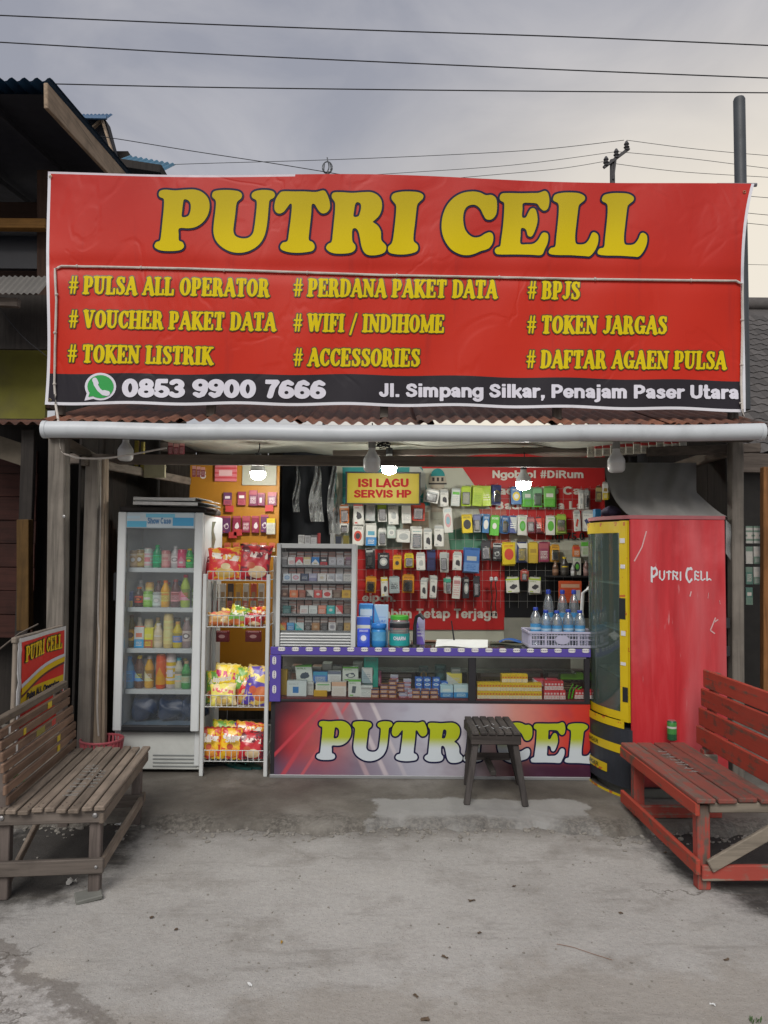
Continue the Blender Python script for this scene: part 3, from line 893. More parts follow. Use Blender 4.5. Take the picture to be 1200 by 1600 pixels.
# loose stuff on the ground
M_peb = pm('pebble', (.2, .19, .17), .9, .5, objvar=.4)
b = B()
for i in range(900):
    if i < 520:
        x = rs.uniform(-2.2, 2.3); y = edge_y(x) - abs(rs.gauss(.02, .09)); s = rs.uniform(.003, .013)
    else:
        x = rs.uniform(-2.4, 2.4); y = rs.uniform(2.2, 4.3); s = rs.uniform(.0015, .0055)
    a = rs.uniform(0, 6.3)
    b.box((x, y, s * .3), (s * 2, s * rs.uniform(1, 2), s * rs.uniform(.7, 1.3)), Euler((rs.uniform(-.3, .3), rs.uniform(-.3, .3), a)).to_matrix().to_4x4(), ch=s * .4)
b.top('gravel_crumbs', M_peb, 'small stones and concrete crumbs strewn over the yard', 'gravel', kind='stuff', base=Vector((0, 0, 0)))

# ================================================================== THE STALL BUILDING
W_grey = wood('wood_grey_post', (.16, .145, .125), 'Z')
W_grey_x = wood('wood_grey_beam', (.12, .10, .085), 'X')
W_grey_y = wood('wood_grey_rafter', (.13, .11, .09), 'Y')
W_tan = wood('wood_tan_post', (.27, .215, .16), 'Z')
W_dark = wood('wood_dark_board', (.022, .019, .017), 'Z')
stall = thing('market_stall', 'open-fronted timber phone-credit stall with rusty tin roof and white eave pipe', 'stall', (0, 5.5, 0))


def col_at(px, ptop, pbot, Y, w, d, mat, name, lean=0.0, base=FL, ztop=None):
    a = P(px, pbot, Y); t = P(px + lean, ptop, Y)
    bb = B(); bb.bar((a.x, Y, base), (t.x, Y, ztop if ztop else t.z), w, d, up=(0, 1, 0), ch=.006)
    return bb.part(name, mat, stall)


col_at(90, 684, 1150, 4.66, .105, .09, W_grey, 'post', lean=3)                     # front post beside the side sign
col_at(1149, 690, 1150, 4.72, .075, .075, W_grey, 'post', base=0)
col_at(133, 715, 1150, 4.86, .085, .07, W_grey, 'post', lean=14)                   # leaning boards by the fridge
col_at(150, 715, 1150, 4.90, .075, .03, W_tan, 'plank', lean=6)
col_at(163, 715, 1150, 4.93, .03, .05, W_tan, 'plank', lean=2)
# beams under the eave
def beam(x0, y0, x1, y1, Y0, Y1, w, h, mat=W_grey_x, name='beam'):
    bb = B(); bb.bar(P(x0, y0, Y0), P(x1, y1, Y1), w, h, ch=.005); return bb.part(name, mat, stall)


beam(76, 679, 1175, 684, 4.60, 4.60, .05, .05)
beam(92, 717, 958, 723, 5.10, 5.10, .045, .07)
beam(520, 709, 960, 702, 5.45, 5.45, .045, .045)
beam(130, 720, 295, 752, 4.80, 5.95, .045, .06, W_grey_y, 'rafter')
beam(100, 690, 180, 735, 4.66, 5.70, .05, .06, W_grey_y, 'rafter')
beam(1152, 700, 1010, 745, 4.72, 6.40, .05, .07, W_grey_y, 'rafter')
beam(1010, 706, 1188, 700, 4.95, 4.75, .05, .06)
# white eave pipe with end cap
M_pvc = pm('pvc_white', (.50, .54, .57), .4, .15, 4, grime=.25)
a = P(71, 671, 4.30); c = P(1189, 675, 4.30)
bb = B(); pts = [a + (c - a) * (i / 24) + Vector((0, 0, -.016 * math.sin(math.pi * i / 24) + .003 * math.sin(i * 1.1))) for i in range(25)]
bb.tube(pts, .049, 16); gut = bb.part('eave_pipe', M_pvc, stall, smooth=40)
for q, s in ((a, -1), (c, 1)):
    bb = B(); bb.tube([q + Vector((-.012 * s, 0, 0)), q + Vector((.012 * s, 0, 0))], .052, 16); bb.part('pipe_cap', M_pvc, gut, smooth=40)

# corrugated roof sheets
def rust_material():
    t = NT('rusty_tin')
    c = t.coord('Object')
    n = t.noise(c, 2.2, 6, .65); n2 = t.noise(c, 11, 5, .7)
    base = t.ramp(n, [(.3, (.06, .045, .04)), (.48, (.16, .065, .04)), (.62, (.25, .10, .055)), (.8, (.2, .17, .15))])
    base = t.mix(t.math('MULTIPLY', t.step(n2, .5, .7), .5), base, (.05, .038, .032))
    k = t.n('HueSaturation'); t.l(base, k.inputs['Color']); t.put(k.inputs['Value'], t.math('MULTIPLY_ADD', t.rnd(), .7, .65))
    t.set(Base_Color=k.outputs[0], Roughness=.75, Metallic=.15)
    t.bump(n2, .3, .004)
    return t.mat


M_rust = rust_material()


def corr(b, o, ux, uy, w, l, pitch=.076, amp=.011, seg=6, nl=6, sag=0.0):
    """corrugated sheet: o corner, ux across the ribs, uy along them"""
    ux, uy = Vector(ux).normalized(), Vector(uy).normalized(); nn = ux.cross(uy).normalized()
    nw = max(8, int(w / pitch * seg))
    b.grid(lambda u, v: Vector(o) + ux * (u * w) + uy * (v * l) + nn * (amp * math.sin(u * w / pitch * 2 * math.pi) - sag * math.sin(math.pi * v)), nw, nl)


zp = P(600, 660, 4.33).z
slope = Vector((0, math.cos(R(17)), math.sin(R(17))))
x = -2.03
k = 0
while x < 2.1:
    w = .84
    if x + w > 2.24: w = 2.24 - x
    bb = B(); corr(bb, (x, 4.29 + rs.uniform(-.02, .02) + (.05 if k == 0 else 0), zp - .012 + .012 * (k % 2) + (.01 if k == 0 else 0)), (1, rs.uniform(-.01, .01), rs.uniform(-.006, .006)), slope, w, 2.75)
    bb.part('roof_sheet', M_rust, stall, smooth=60)
    x += .74; k += 1
# walls of the stall: boards at the back and sides
M_wallboard = wood('wood_wall_inside', (.10, .085, .07), 'Z')
for i in range(13):
    xx = -2.02 + i * .325
    bb = B(); bb.box((xx + .16, 6.66, 1.35), (.318, .02, 2.6), ch=.003); bb.part('back_board', M_wallboard, stall)
for s, X in ((-1, -2.04), (1, 2.30)):
    for i in range(6):
        bb = B(); bb.box((X, 5.10 + i * .29, 1.3), (.02, .284, 2.5 + i * .05), ch=.003); bb.part('side_board', W_dark, stall)
# pale tarp ceiling, slightly billowing
M_tarp = pm('tarp_pale', (.42, .43, .37), .6, .35, 3.0, bump=.2, grime=.3)
zt0, zt1 = 2.285, 2.375
def tarp(u, v):
    y = 4.42 + v * 1.95
    zz = zt0 + (zt1 - zt0) * v + .02 * math.sin(u * 23 + v * 4) * math.sin(v * 9) - .03 * abs(math.sin(u * 3.14 * 4)) + .02
    return (-1.6 + u * 3.6, y, zz)
bb = B(); bb.grid(tarp, 70, 24); bb.part('ceiling_tarp', M_tarp, stall, smooth=60)
bb = B(); bb.bar((-2.0, 6.6, 2.45), (2.25, 6.6, 2.45), .05, .08); bb.part('beam', W_grey_x, stall)

# ================================================================== THE BANNER
YB = 4.45
def ban_y(px, py):
    """ripple of the vinyl: pulled by the cord, sagging between fixings"""
    u, v = (px - 72) / 1100, (py - 270) / 370
    d = .010 * math.sin(u * 11 + v * 2.0) + .007 * math.sin(u * 23 - v * 5 + 1) + .004 * math.sin(u * 47 + v * 9)
    d += .004 * math.sin(v * 7 + u * 3)
    cord = 415 + u * 22
    d += .011 * math.exp(-((py - cord) / 13) ** 2)
    e = max(0, (u - .93) / .07); d -= .03 * e * math.sin(v * 7) * .6
    e = max(0, (.04 - u) / .04); d += .012 * e * math.sin(v * 9)
    return d


def ban(px, py, off=0.0): return P(px, py, YB + ban_y(px, py) - off)


def ban_px(u, v):
    """u across, v from the bottom edge up -> photo pixel"""
    lx = 70 + 5 * v + 4 * math.sin(v * 6) * (1 - v); rx = 1165 + 14 * v ** 6 - 6 * math.sin(v * 3.1) * v
    ty = 268 + 19 * u + 4.5 * math.sin(u * 9 + .6) * math.sin(math.pi * u); by = 632 + 11 * u - 3 * math.sin(math.pi * u) + 1.2 * math.sin(u * 40)
    return lx + (rx - lx) * u, by + (ty - by) * v


banner = thing('shop_banner', 'wide red vinyl shop banner with yellow lettering above the stall roof', 'banner', (0.08, YB, P(600, 640, YB).z))


def banner_material():
    t = NT('banner_print')
    s = t.sep(t.coord('UV')); u, v = s[0], s[1]
    n = t.noise(t.coord('Object'), 1.7, 4)
    red = t.mix(t.math('MULTIPLY', t.step(n, .35, .7), .25), (.48, .025, .011), (.40, .019, .014))
    fd = t.math('MULTIPLY', t.step(t.math('ADD', v, t.math('MULTIPLY', t.noise(t.coord('Object'), 1.1, 4), .5)), .6, 1.25), .45); red = t.mix(fd, red, (.35, .030, .034))
    stn = t.noise(t.mapping(t.coord('Object'), (7, 1, .5)), 1.3, 6, .65); red = t.mix(t.math('MULTIPLY', t.step(stn, .56, .75), .28), red, (.22, .022, .022))
    col = t.mix(t.math('LESS_THAN', v, .134), red, (.022, .020, .026))
    e = t.math('MINIMUM', t.math('MINIMUM', t.math('MULTIPLY', u, 3.0), t.math('MULTIPLY', t.math('SUBTRACT', 1, u), 3.0)), t.math('MULTIPLY', v, 1.0))
    col = t.mix(t.math('LESS_THAN', e, .0125), col, (.62, .63, .68))
    tp = t.math('MULTIPLY', t.math('GREATER_THAN', v, .991), t.math('LESS_THAN', u, .35))
    col = t.mix(tp, col, (.55, .5, .55))
    t.set(Base_Color=col, Roughness=.42)
    t.bsdf.inputs['Specular IOR Level'].default_value = .16
    cr = t.math('ABSOLUTE', t.math('SUBTRACT', t.noise(t.mapping(t.coord('Object'), (1.3, 1, 1.0)), 1.6, 3, .5, .8), .5)); t.bump(t.math('ADD', t.math('MULTIPLY', t.step(cr, .0, .05), .5), t.noise(t.mapping(t.coord('Object'), (1.6, 1, 1.0)), 3.0, 3, .5)), .2, .014)
    return t.mat


bb = B(); bb.grid(lambda u, v: ban(*ban_px(u, v)), 150, 56)
sheet = bb.part('sheet', banner_material(), banner, smooth=60)
# print
def ink(name, c0, c1, lo, hi, rough=.42):
    """printed two-tone ink, fading down the letter as on the sign"""
    t = NT(name); s = t.sep(t.coord('Generated'))
    t.set(Base_Color=t.mix(t.step(s[2], lo, hi), c0, c1), Roughness=rough); t.bsdf.inputs['Specular IOR Level'].default_value = .12
    return t.mat


M_ink_yel = ink('ink_yellow', (.56, .44, .001), (.42, .33, .012), .0, 1.0, .6)
M_ink_navy = flat('ink_navy', (.012, .012, .045), .5, spec=.12)
M_ink_list = flat('ink_list_yellow', (.60, .475, .004), .6, spec=.12)
M_ink_olive = flat('ink_olive_edge', (.075, .05, .012), .42)
M_ink_white = flat('ink_white', (.62, .62, .70), .42)
M_ink_green = flat('ink_green', (.02, .30, .06), .42)
bb = B(); shop_name(bb, 3.2, lambda x, y: ban(x, y, .004)); bb.part('lettering', M_ink_navy, banner, label='dark outline of the big shop name')
bb = B(); shop_name(bb, 0.0, lambda x, y: ban(x, y, .007)); bb.part('lettering', M_ink_yel, banner, label='big yellow shop name lettering')
LINES = [('# PULSA ALL OPERATOR', 107, 421, 459, 464, 28), ('# VOUCHER PAKET DATA', 107, 431, 512, 517, 28), ('# TOKEN LISTRIK', 105, 333, 566, 570, 28),
         ('# PERDANA PAKET DATA', 458, 777, 463, 466, 28), ('# WIFI / INDIHOME', 458, 694, 518, 520, 28), ('# ACCESSORIES', 458, 656, 572, 573, 28),
         ('# BPJS', 824, 906, 467, 468, 28), ('# TOKEN JARGAS', 823, 1042, 521, 522, 28), ('# DAFTAR AGAEN PULSA', 822, 1135, 575, 577, 28)]
for s, x0, x1, yb0, yb1, h in LINES:
    k = (x1 - x0) / slab_width(s)
    def fn(u, v, off, x0=x0, yb0=yb0, yb1=yb1, h=h, k=k):
        px = x0 + u * k
        return ban(px + v * 1.5, yb0 + (yb1 - yb0) * (u * k) / max(1, x1 - x0) - v * h, off)
    bb = B(); slab_text(bb, s, .062, lambda u, v: fn(u, v, .004)); bb.part('lettering', M_ink_olive, banner, label='dark edge of a yellow service line')
    bb = B(); slab_text(bb, s, .006, lambda u, v: fn(u, v, .007)); bb.part('lettering', M_ink_list, banner, label='yellow service line "%s"' % s[2:].lower())
bb = B(); sans_text(bb, '0853 9900 7666', lambda x, y: ban(x + (y - 620) * -.03, y + (x - 190) * .008, .005), 191, 509, 620, 592, .025); bb.part('lettering', M_ink_white, banner, label='white phone number')
bb = B(); sans_text(bb, 'Jl. Simpang Silkar, Penajam Paser Utara', lambda x, y: ban(x, y + (x - 592) * .006, .005), 593, 1155, 620, 599, .01); bb.part('lettering', M_ink_white, banner, label='white street address')
# round green call badge
def disc(b, cx, cy, rx, ry, fn, n=28, mi=0):
    b.add([fn(cx, cy)] + [fn(cx + rx * math.cos(2 * math.pi * i / n), cy + ry * math.sin(2 * math.pi * i / n)) for i in range(n)], [(0, 1 + i, 1 + (i + 1) % n) for i in range(n)], mi)
bb = B(); disc(bb, 157, 604, 24.5, 21.5, lambda x, y: ban(x, y, .0035))
bb.add([ban(x, y, .0035) for x, y in ((137, 610), (132, 626), (152, 622))], [(0, 1, 2)])
bb.part('badge', M_ink_white, banner)
bb = B(); disc(bb, 157, 604, 20.5, 18, lambda x, y: ban(x, y, .006)); bb.add([ban(x, y, .006) for x, y in ((141, 610), (138, 620), (150, 618))], [(0, 1, 2)])
bb.part('badge', M_ink_green, banner)
hs = [[(148.5, 595, 3.6), (149.5, 601, 3.0), (154.5, 609, 2.8), (161, 614.5, 3.0), (166.5, 615, 3.6)], [(148, 594, 4.0), (150.5, 598.5, 3.6)], [(163, 613, 3.6), (168, 614.5, 3.8)]]
gx, gy = np.meshgrid(np.arange(140, 176, .7), np.arange(586, 622, .7))
bb = B(); put_mesh(bb, contour(stroke_sdf(hs, gx, gy), np.arange(140, 176, .7), np.arange(586, 622, .7), 0), lambda x, y: ban(x, y, .008)); bb.part('badge', M_ink_white, banner)
# white cord tied round the banner
M_cord = pm('cord_white', (.5, .47, .43), .7, .35, 30)
cp = [(92, 662), (87, 632), (85, 600), (86, 540), (88, 470), (86, 432), (86, 420), (96, 416), (160, 417), (300, 420), (420, 424), (600, 430), (760, 433), (900, 436), (1060, 438), (1150, 439), (1160, 444), (1160, 520), (1158, 600), (1160, 640), (1163, 662)]
pts = []
for (x0, y0), (x1, y1) in zip(cp, cp[1:]):
    k = max(2, int(math.hypot(x1 - x0, y1 - y0) / 14))
    for i in range(k):
        x, y = x0 + (x1 - x0) * i / k, y0 + (y1 - y0) * i / k
        pts.append(ban(x, y, .012) if y < 636 else P(x, y, YB - .02 - .1 * (y - 636) / 26))
bb = B(); bb.tube(pts, .0075, 6); cord = bb.part('cord', M_cord, banner, smooth=60)
for x, y in ((85, 600), (86, 520), (88, 460), (120, 416), (220, 418), (350, 422), (480, 426), (620, 430), (780, 433), (930, 436), (1080, 438), (1160, 500), (1159, 570), (1158, 630)):
    q = ban(x, y, .014); bb = B(); bb.lathe([(.009, -.006), (.012, 0), (.009, .006)], q, 6, rot=Euler((0, R(90) if y < 445 and 90 < x < 1150 else 0, 0)).to_matrix().to_4x4()); bb.part('knot', M_cord, cord)
# timber frame and rolled top edge behind the vinyl
for px in (95, 330, 600, 870, 1145):
    q = P(px, 630, YB + .09); bb = B(); bb.bar((q.x, YB + .09, zp + .06), (q.x, YB + .09, P(px, 290, YB + .09).z), .05, .05, up=(0, 1, 0)); bb.part('frame_post', W_grey, banner)
for py in (300, 450, 620):
    bb = B(); bb.bar(P(84, py, YB + .13), P(1158, py + 14, YB + .13), .03, .05); bb.part('frame_rail', W_grey_x, banner)
bb = B(); bb.tube([P(1120, 289, YB + .03), P(1182, 289, YB + .03)], .012, 8); bb.part('frame_rail', pm('steel_dull', (.2, .2, .22), .5, metal=.6), banner)
for x, y in ((78, 625), (79, 276), (1159, 634), (1163, 300)):
    q = ban(x, y, .003); bb = B(); bb.tube([q + Vector((.008 * math.cos(2 * math.pi * i / 10), -.002, .008 * math.sin(2 * math.pi * i / 10))) for i in range(10)], .002, 5, closed=True); bb.part('eyelet', pm('brass_dull', (.4, .33, .2), .4, metal=.8), banner)

# tall steel pole behind the banner
q = P(1157, 280, 4.62)
bb = B(); bb.lathe([(.036, 2.45), (.036, P(1157, 156, 4.62).z - 0), (.030, P(1157, 153, 4.62).z)], (q.x, 4.62, 0), 12)
pole = bb.top('steel_pole', pm('steel_dark_pole', (.05, .058, .066), .55, .3), 'dark steel pole rising above the right end of the red banner', 'pole', smooth=40, base=Vector((q.x, 4.62, 2.45)))
pole.data.transform(Matrix.Identity(4))

# ================================================================== NEIGHBOURS
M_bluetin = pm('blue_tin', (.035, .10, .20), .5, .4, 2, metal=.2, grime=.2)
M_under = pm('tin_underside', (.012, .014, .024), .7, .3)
W_barge = wood('wood_barge', (.34, .26, .185), 'Y')
W_brown = wood('wood_brown_wall', (.03, .016, .011), 'X')
W_brown_z = wood('wood_brown_post', (.045, .024, .016), 'Z')
W_redboard = wood('wood_red_board', (.035, .012, .009), 'X')
house = thing('timber_house', 'dark two-storey timber house with high tin eave rising beside the banner', 'house', (-4.5, 8, 0))
A = P(72, 130, 5.7); Bq = P(203, 280, 7.6)
dirr = (Bq - A).normalized()
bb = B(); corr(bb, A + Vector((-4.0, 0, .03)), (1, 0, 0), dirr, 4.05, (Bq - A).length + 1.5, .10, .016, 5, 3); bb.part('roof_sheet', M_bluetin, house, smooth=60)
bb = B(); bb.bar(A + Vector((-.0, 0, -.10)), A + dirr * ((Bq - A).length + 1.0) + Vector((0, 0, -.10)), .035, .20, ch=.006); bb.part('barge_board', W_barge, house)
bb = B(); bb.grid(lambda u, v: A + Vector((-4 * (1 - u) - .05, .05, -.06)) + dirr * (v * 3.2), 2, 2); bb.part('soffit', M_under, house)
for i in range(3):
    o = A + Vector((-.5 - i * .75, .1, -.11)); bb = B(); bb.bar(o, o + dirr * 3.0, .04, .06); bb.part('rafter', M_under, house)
for i in range(5):
    z = 3.55 + i * .36; bb = B(); bb.box((-4.6, 7.62, z), (3.5, .03, .35), ch=.004); bb.part('wall_board', W_brown, house)
bb = B(); bb.bar(P(-120, 350, 6.7), P(74, 352, 6.7), .09, .09); bb.part('beam', wood('wood_ochre_beam', (.20, .10, .025), 'X'), house)
bb = B(); bb.bar(P(72, 270, 6.9), P(72, 640, 6.9), .12, .12, up=(0, 1, 0)); bb.part('corner_post', W_brown_z, house)
bb = B(); bb.box(tuple(P(15, 392, 6.9)), (.78, .06, .36)); bb.part('window_void', pm('dark_void', (.008, .010, .016), .4), house)
bb = B(); o = P(-60, 458, 6.0); corr(bb, o, (1, 0, 0), (0, .72, .69), (P(60, 458, 6.0) - o).length, .34, .05, .008, 6, 2); bb.part('lean_to_sheet', pm('grey_tin', (.15, .145, .135), .6, .5, 3), house, smooth=60)
bb = B(); bb.bar(P(-60, 470, 6.1), P(30, 474, 6.1), .06, .07); bb.part('beam', W_grey_x, house)
bb = B(); bb.bar(P(-60, 462, 6.5), P(74, 478, 6.5), .05, .12); bb.part('beam', W_brown, house)
bb = B(); qa, qb = P(-120, 545, 6.45), P(78, 462, 6.45); bb.box(((qa.x + qb.x) / 2, 6.45, (qa.z + qb.z) / 2), (qb.x - qa.x, .04, qb.z - qa.z)); bb.part('eave_board', W_dark, house)  # added dark board standing in for shade over the upper plaster wall
q0, q1 = P(-200, 655, 6.8), P(74, 470, 6.8)
bb = B(); bb.box(((q0.x + q1.x) / 2, 6.85, (q0.z + q1.z) / 2), (q1.x - q0.x, .05, q1.z - q0.z)); bb.part('plaster_wall', pm('plaster_lime', (.17, .165, .022), .8, .5, 2.2, grime=.45), house)
bb = B(); o = P(-120, 660, 5.6); corr(bb, o, (1, 0, 0), (0, .95, .18), (P(78, 660, 5.6) - o).length, 1.1, .09, .014, 6, 2); bb.part('lower_sheet', M_rust, house, smooth=60)
for i in range(8):
    q = P(-40, 690 + i * 0, 6.3); bb = B(); bb.box((-3.75, 6.35 + (i % 2) * .01, 2.28 - i * .20), (1.55, .03, .196), ch=.003); bb.part('lower_board', W_redboard, house)
bb = B(); bb.box((-3.45, 6.62, 1.35), (2.7, .04, 2.7)); bb.part('inner_wall', W_dark, house)
bb = B(); bb.box((-2.32, 6.0, 1.15), (.04, 1.2, 2.3)); bb.part('side_wall', W_dark, house)
bb = B(); bb.bar(P(39, 985, 5.6), P(39, 812, 5.6), .09, .08, up=(0, 1, 0)); bb.part('porch_post', wood('wood_ochre_post', (.10, .055, .015), 'Z'), house)
q0 = P(46, 672, 5.75)
bb = B(); bb.bar((q0.x, 5.75, 0), (q0.x, 5.75, q0.z), .10, .05, up=(0, 1, 0)); bb.part('porch_post', W_dark, house)
bb = B(); bb.box(tuple(P(10, 702, 5.9)), (.34, .03, .17), Euler((0, R(18), 0)).to_matrix().to_4x4()); bb.part('shutter', pm('pale_board', (.14, .12, .09), .8, .4), house)
bb = B(); bb.tube([P(-5, 1018, 5.0), P(30, 990, 5.0), P(60, 975, 5.05)], .006, 5); bb.part('rail', W_grey_x, house)

house2 = thing('gabled_house', 'small blue-roofed gable peeking over the high tin eave', 'house', (-4.2, 11, 0))
def roofpoly(px, Y, thick, mat, par, name):
    bb = B(); pts = [P(x, y, Y) for x, y in px]
    n = len(pts); d = Vector((0, thick, 0))
    bb.add(pts + [p + d for p in pts], [tuple(range(n)), tuple(range(2 * n - 1, n - 1, -1))] + [(i, i + n, (i + 1) % n + n, (i + 1) % n) for i in range(n)]); return bb.part(name, mat, par)
bb = B(); q = P(118, 186, 11); corr(bb, q, (1, 0, .02), (0, .7, .62), (P(167, 186, 11) - q).length, .35, .06, .01, 5, 2); 
bb.part('roof_sheet', M_bluetin, house2, smooth=60)
bb = B(); bb.bar(P(116, 183, 10.95), P(167, 184, 10.95), .04, .05); bb.part('ridge_cap', M_bluetin, house2)
roofpoly([(122, 186), (165, 187), (178, 236), (150, 236)], 11.2, .2, pm('gable_dark', (.02, .022, .03), .8), house2, 'gable_wall')  # gable wall in one even dark colour
bb = B(); bb.bar(P(160, 188, 11.1), P(176, 240, 11.1), .03, .09, up=(0, 1, 0)); bb.part('barge_board', W_barge, house2)
bb = B(); bb.bar(P(158, 188, 11.1), P(140, 205, 11.1), .03, .07, up=(0, 1, 0)); bb.part('barge_board', W_barge, house2)
roofpoly([(100, 236), (200, 236), (215, 700), (100, 700)], 11.5, 3.0, W_dark, house2, 'wall')
bb = B(); q = P(180, 252, 9.0); e = P(258, 266, 9.0); corr(bb, q + Vector((0, 0, 0)), (e - q), (0, .8, .55), (e - q).length, .6, .07, .012, 6, 3)
bb.part('porch_sheet', pm('blue_tin_pale', (.05, .17, .27), .5, .5, 3, metal=.2, grime=.3), house2, smooth=60)
bb = B(); bb.bar(P(185, 262, 9.05), P(257, 273, 9.05), .3, .10); bb.part('porch_beam', W_dark, house2)

house3 = thing('tile_roof_house', 'low neighbouring house with weathered grey tile roof at the right', 'house', (4.5, 9, 0))
M_tile = pm('roof_tile_grey', (.085, .08, .078), .85, .5, 8, bump=.5, objvar=.25)
tile = B()
def tf(u, v):
    x = u * .30; y = v * .34
    return (x, y, .02 * math.sin(u * 2 * math.pi) + .018 * (1 - v))
tile.grid(lambda u, v: tuple(q_ * .56 for q_ in tf(u, v)), 8, 2)
tile_me = tile.mesh('tile', M_tile, smooth=60)
o = P(1130, 690, 6.9); sl = R(38)
for r in range(22):
    for c in range(13):
        t_ = link('tile', tile_me); t_.parent = house3
        t_.location = Vector((o.x - .1 + c * .163, o.y + r * .163 * math.cos(sl), o.z - .1 + r * .163 * math.sin(sl))) - house3.location
        t_.rotation_euler = (sl, 0, 0)
bb = B(); bb.grid(lambda u, v: (o.x - .8 + u * 7, o.y + .01 + v * 4.0 * math.cos(sl), o.z - .14 + v * 4.0 * math.sin(sl)), 2, 2); bb.part('roof_deck', M_tile, house3)
bb = B(); bb.tube([(o.x - .8, o.y + 4.05 * math.cos(sl), o.z - .1 + 4.05 * math.sin(sl)), (o.x + 6, o.y + 4.05 * math.cos(sl), o.z - .1 + 4.05 * math.sin(sl))], .1, 8); bb.part('ridge', M_tile, house3, smooth=60)
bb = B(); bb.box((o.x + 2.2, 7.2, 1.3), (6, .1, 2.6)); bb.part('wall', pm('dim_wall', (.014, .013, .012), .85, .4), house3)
bb = B(); bb.bar(P(1196, 1080, 6.0), P(1196, 730, 6.0), .06, .06, up=(0, 1, 0)); bb.part('porch_post', wood('wood_orange_post', (.22, .10, .035), 'Z'), house3)
bb = B(); bb.bar(P(1100, 722, 6.2), P(1260, 726, 6.2), .06, .16); bb.part('porch_beam', W_grey_x, house3)

# ================================================================== WIRES AND POLES
M_wire = flat('cable_black', (.015, .016, .02), .6)
M_pole = pm('pole_weathered', (.06, .06, .065), .7, .4)
CAB = [([(-80, 20), (0, 24), (300, 37), (600, 48), (900, 58), (1200, 71), (1300, 76)], 8.5, .012, 'topmost thick black cable crossing the sky'),
       ([(-80, 61), (0, 66), (300, 83), (600, 97), (900, 110), (1200, 122), (1300, 126)], 8.8, .012, 'second thick black cable down from the top of the sky'),
       ([(-80, 128), (78, 131), (300, 136), (600, 140), (900, 143), (1200, 145), (1300, 146)], 9.1, .012, 'third thick black cable, starting beside the high tin eave'),
       ([(110, 208), (170, 215), (300, 236), (450, 259), (620, 288), (760, 315)], 10.0, .009, 'thin drop wire slanting from the blue gable down behind the banner'),
       ([(150, 262), (300, 256), (505, 250), (700, 242), (850, 233), (975, 219)], 24.0, .016, 'thin wire from the top insulator towards the ring finial'),
       ([(400, 285), (600, 272), (800, 258), (963, 237)], 24.0, .014, 'thin wire from the middle insulator sagging behind the banner'),
       ([(560, 292), (750, 275), (870, 264), (946, 252)], 24.0, .014, 'thin wire from the lowest insulator sagging behind the banner'),
       ([(979, 219), (1080, 232), (1200, 243), (1320, 250)], 24.0, .014, 'thin wire leaving the top insulator to the right'),
       ([(965, 237), (1080, 248), (1200, 263), (1320, 276)], 24.0, .014, 'thin wire leaving the middle insulator to the right'),
       ([(948, 254), (1060, 268), (1200, 277), (1320, 285)], 24.0, .014, 'thin wire leaving the lowest insulator to the right'),
       ([(1120, 302), (1200, 309), (1300, 316)], 16.0, .010, 'thin wire just right of the banner top corner'),
       ([(1120, 328), (1200, 336), (1300, 344)], 16.0, .010, 'thin wire second below the banner top corner'),
       ([(1120, 344), (1200, 352), (1300, 362)], 16.0, .010, 'thin wire third below the banner top corner'),
       ([(1120, 412), (1200, 414), (1300, 416)], 16.0, .008, 'faint wire halfway down the banner edge'),
       ([(1120, 472), (1200, 480), (1300, 490)], 16.0, .010, 'lowest thin wire above the grey tile roof'),
       ([(-20, 455), (30, 520), (72, 556)], 6.3, .005, 'thin wire hanging before the lime plaster wall')]
def smooth_px(pts, n=8):
    out = []
    for i in range(len(pts) - 1):
        p0 = pts[max(i - 1, 0)]; p1 = pts[i]; p2 = pts[i + 1]; p3 = pts[min(i + 2, len(pts) - 1)]
        for j in range(n):
            t = j / n
            out.append(tuple(.5 * (2 * p1[k] + (p2[k] - p0[k]) * t + (2 * p0[k] - 5 * p1[k] + 4 * p2[k] - p3[k]) * t * t + (3 * p1[k] - p0[k] - 3 * p2[k] + p3[k]) * t ** 3) for k in (0, 1)))
    return out + [pts[-1]]
for pts, Y, r, lab in CAB:
    (xa_, ya_), (xb_, yb_) = pts[-2:]
    if xb_ >= 1300: pts = pts + [(xb_ + 900, yb_ + 900 * (yb_ - ya_) / (xb_ - xa_))]
    if pts[0][0] == -80: pts = [(-980, pts[0][1] - 900 * (pts[1][1] - pts[0][1]) / (pts[1][0] + 80))] + pts
    bb = B(); bb.tube([P(x, y, Y) for x, y in smooth_px(pts)], r * .62, 5); bb.top('overhead_cable', M_wire, lab, 'cable', 'overhead cables', smooth=60)
q = P(957, 285, 24); up = thing('utility_pole', 'distant utility pole with slanted crossarm and three insulators', 'utility pole', (q.x, 24, 0))
bb = B(); bb.lathe([(.13, 0), (.085, P(957, 250, 24).z)], (q.x, 24, 0), 10); bb.part('shaft', M_pole, up, smooth=40)
bb = B(); bb.bar(P(943, 262, 23.9), P(983, 232, 23.9), .08, .09); bb.part('crossarm', M_pole, up)
bb = B(); bb.bar(P(958, 280, 23.9), P(963, 240, 23.9), .06, .06); bb.part('brace', M_pole, up)
for x, y in ((947, 258), (963, 246), (979, 234)):
    a_ = P(x, y + 3, 23.9); bb = B(); bb.lathe([(.03, 0), (.085, .05), (.05, .10), (.10, .15), (.05, .2), (.09, .25), (.03, .36)], a_, 8); bb.part('insulator', M_pole, up, smooth=60)
q = P(511, 285, 20); fi = thing('ring_finial', 'small metal ring finial on a thin mast above the banner', 'finial', (q.x, 20, 0))
bb = B(); bb.lathe([(.05, 0), (.03, P(511, 272, 20).z)], (q.x, 20, 0), 8); bb.part('mast', M_pole, fi)
cc = P(511.5, 262, 20)
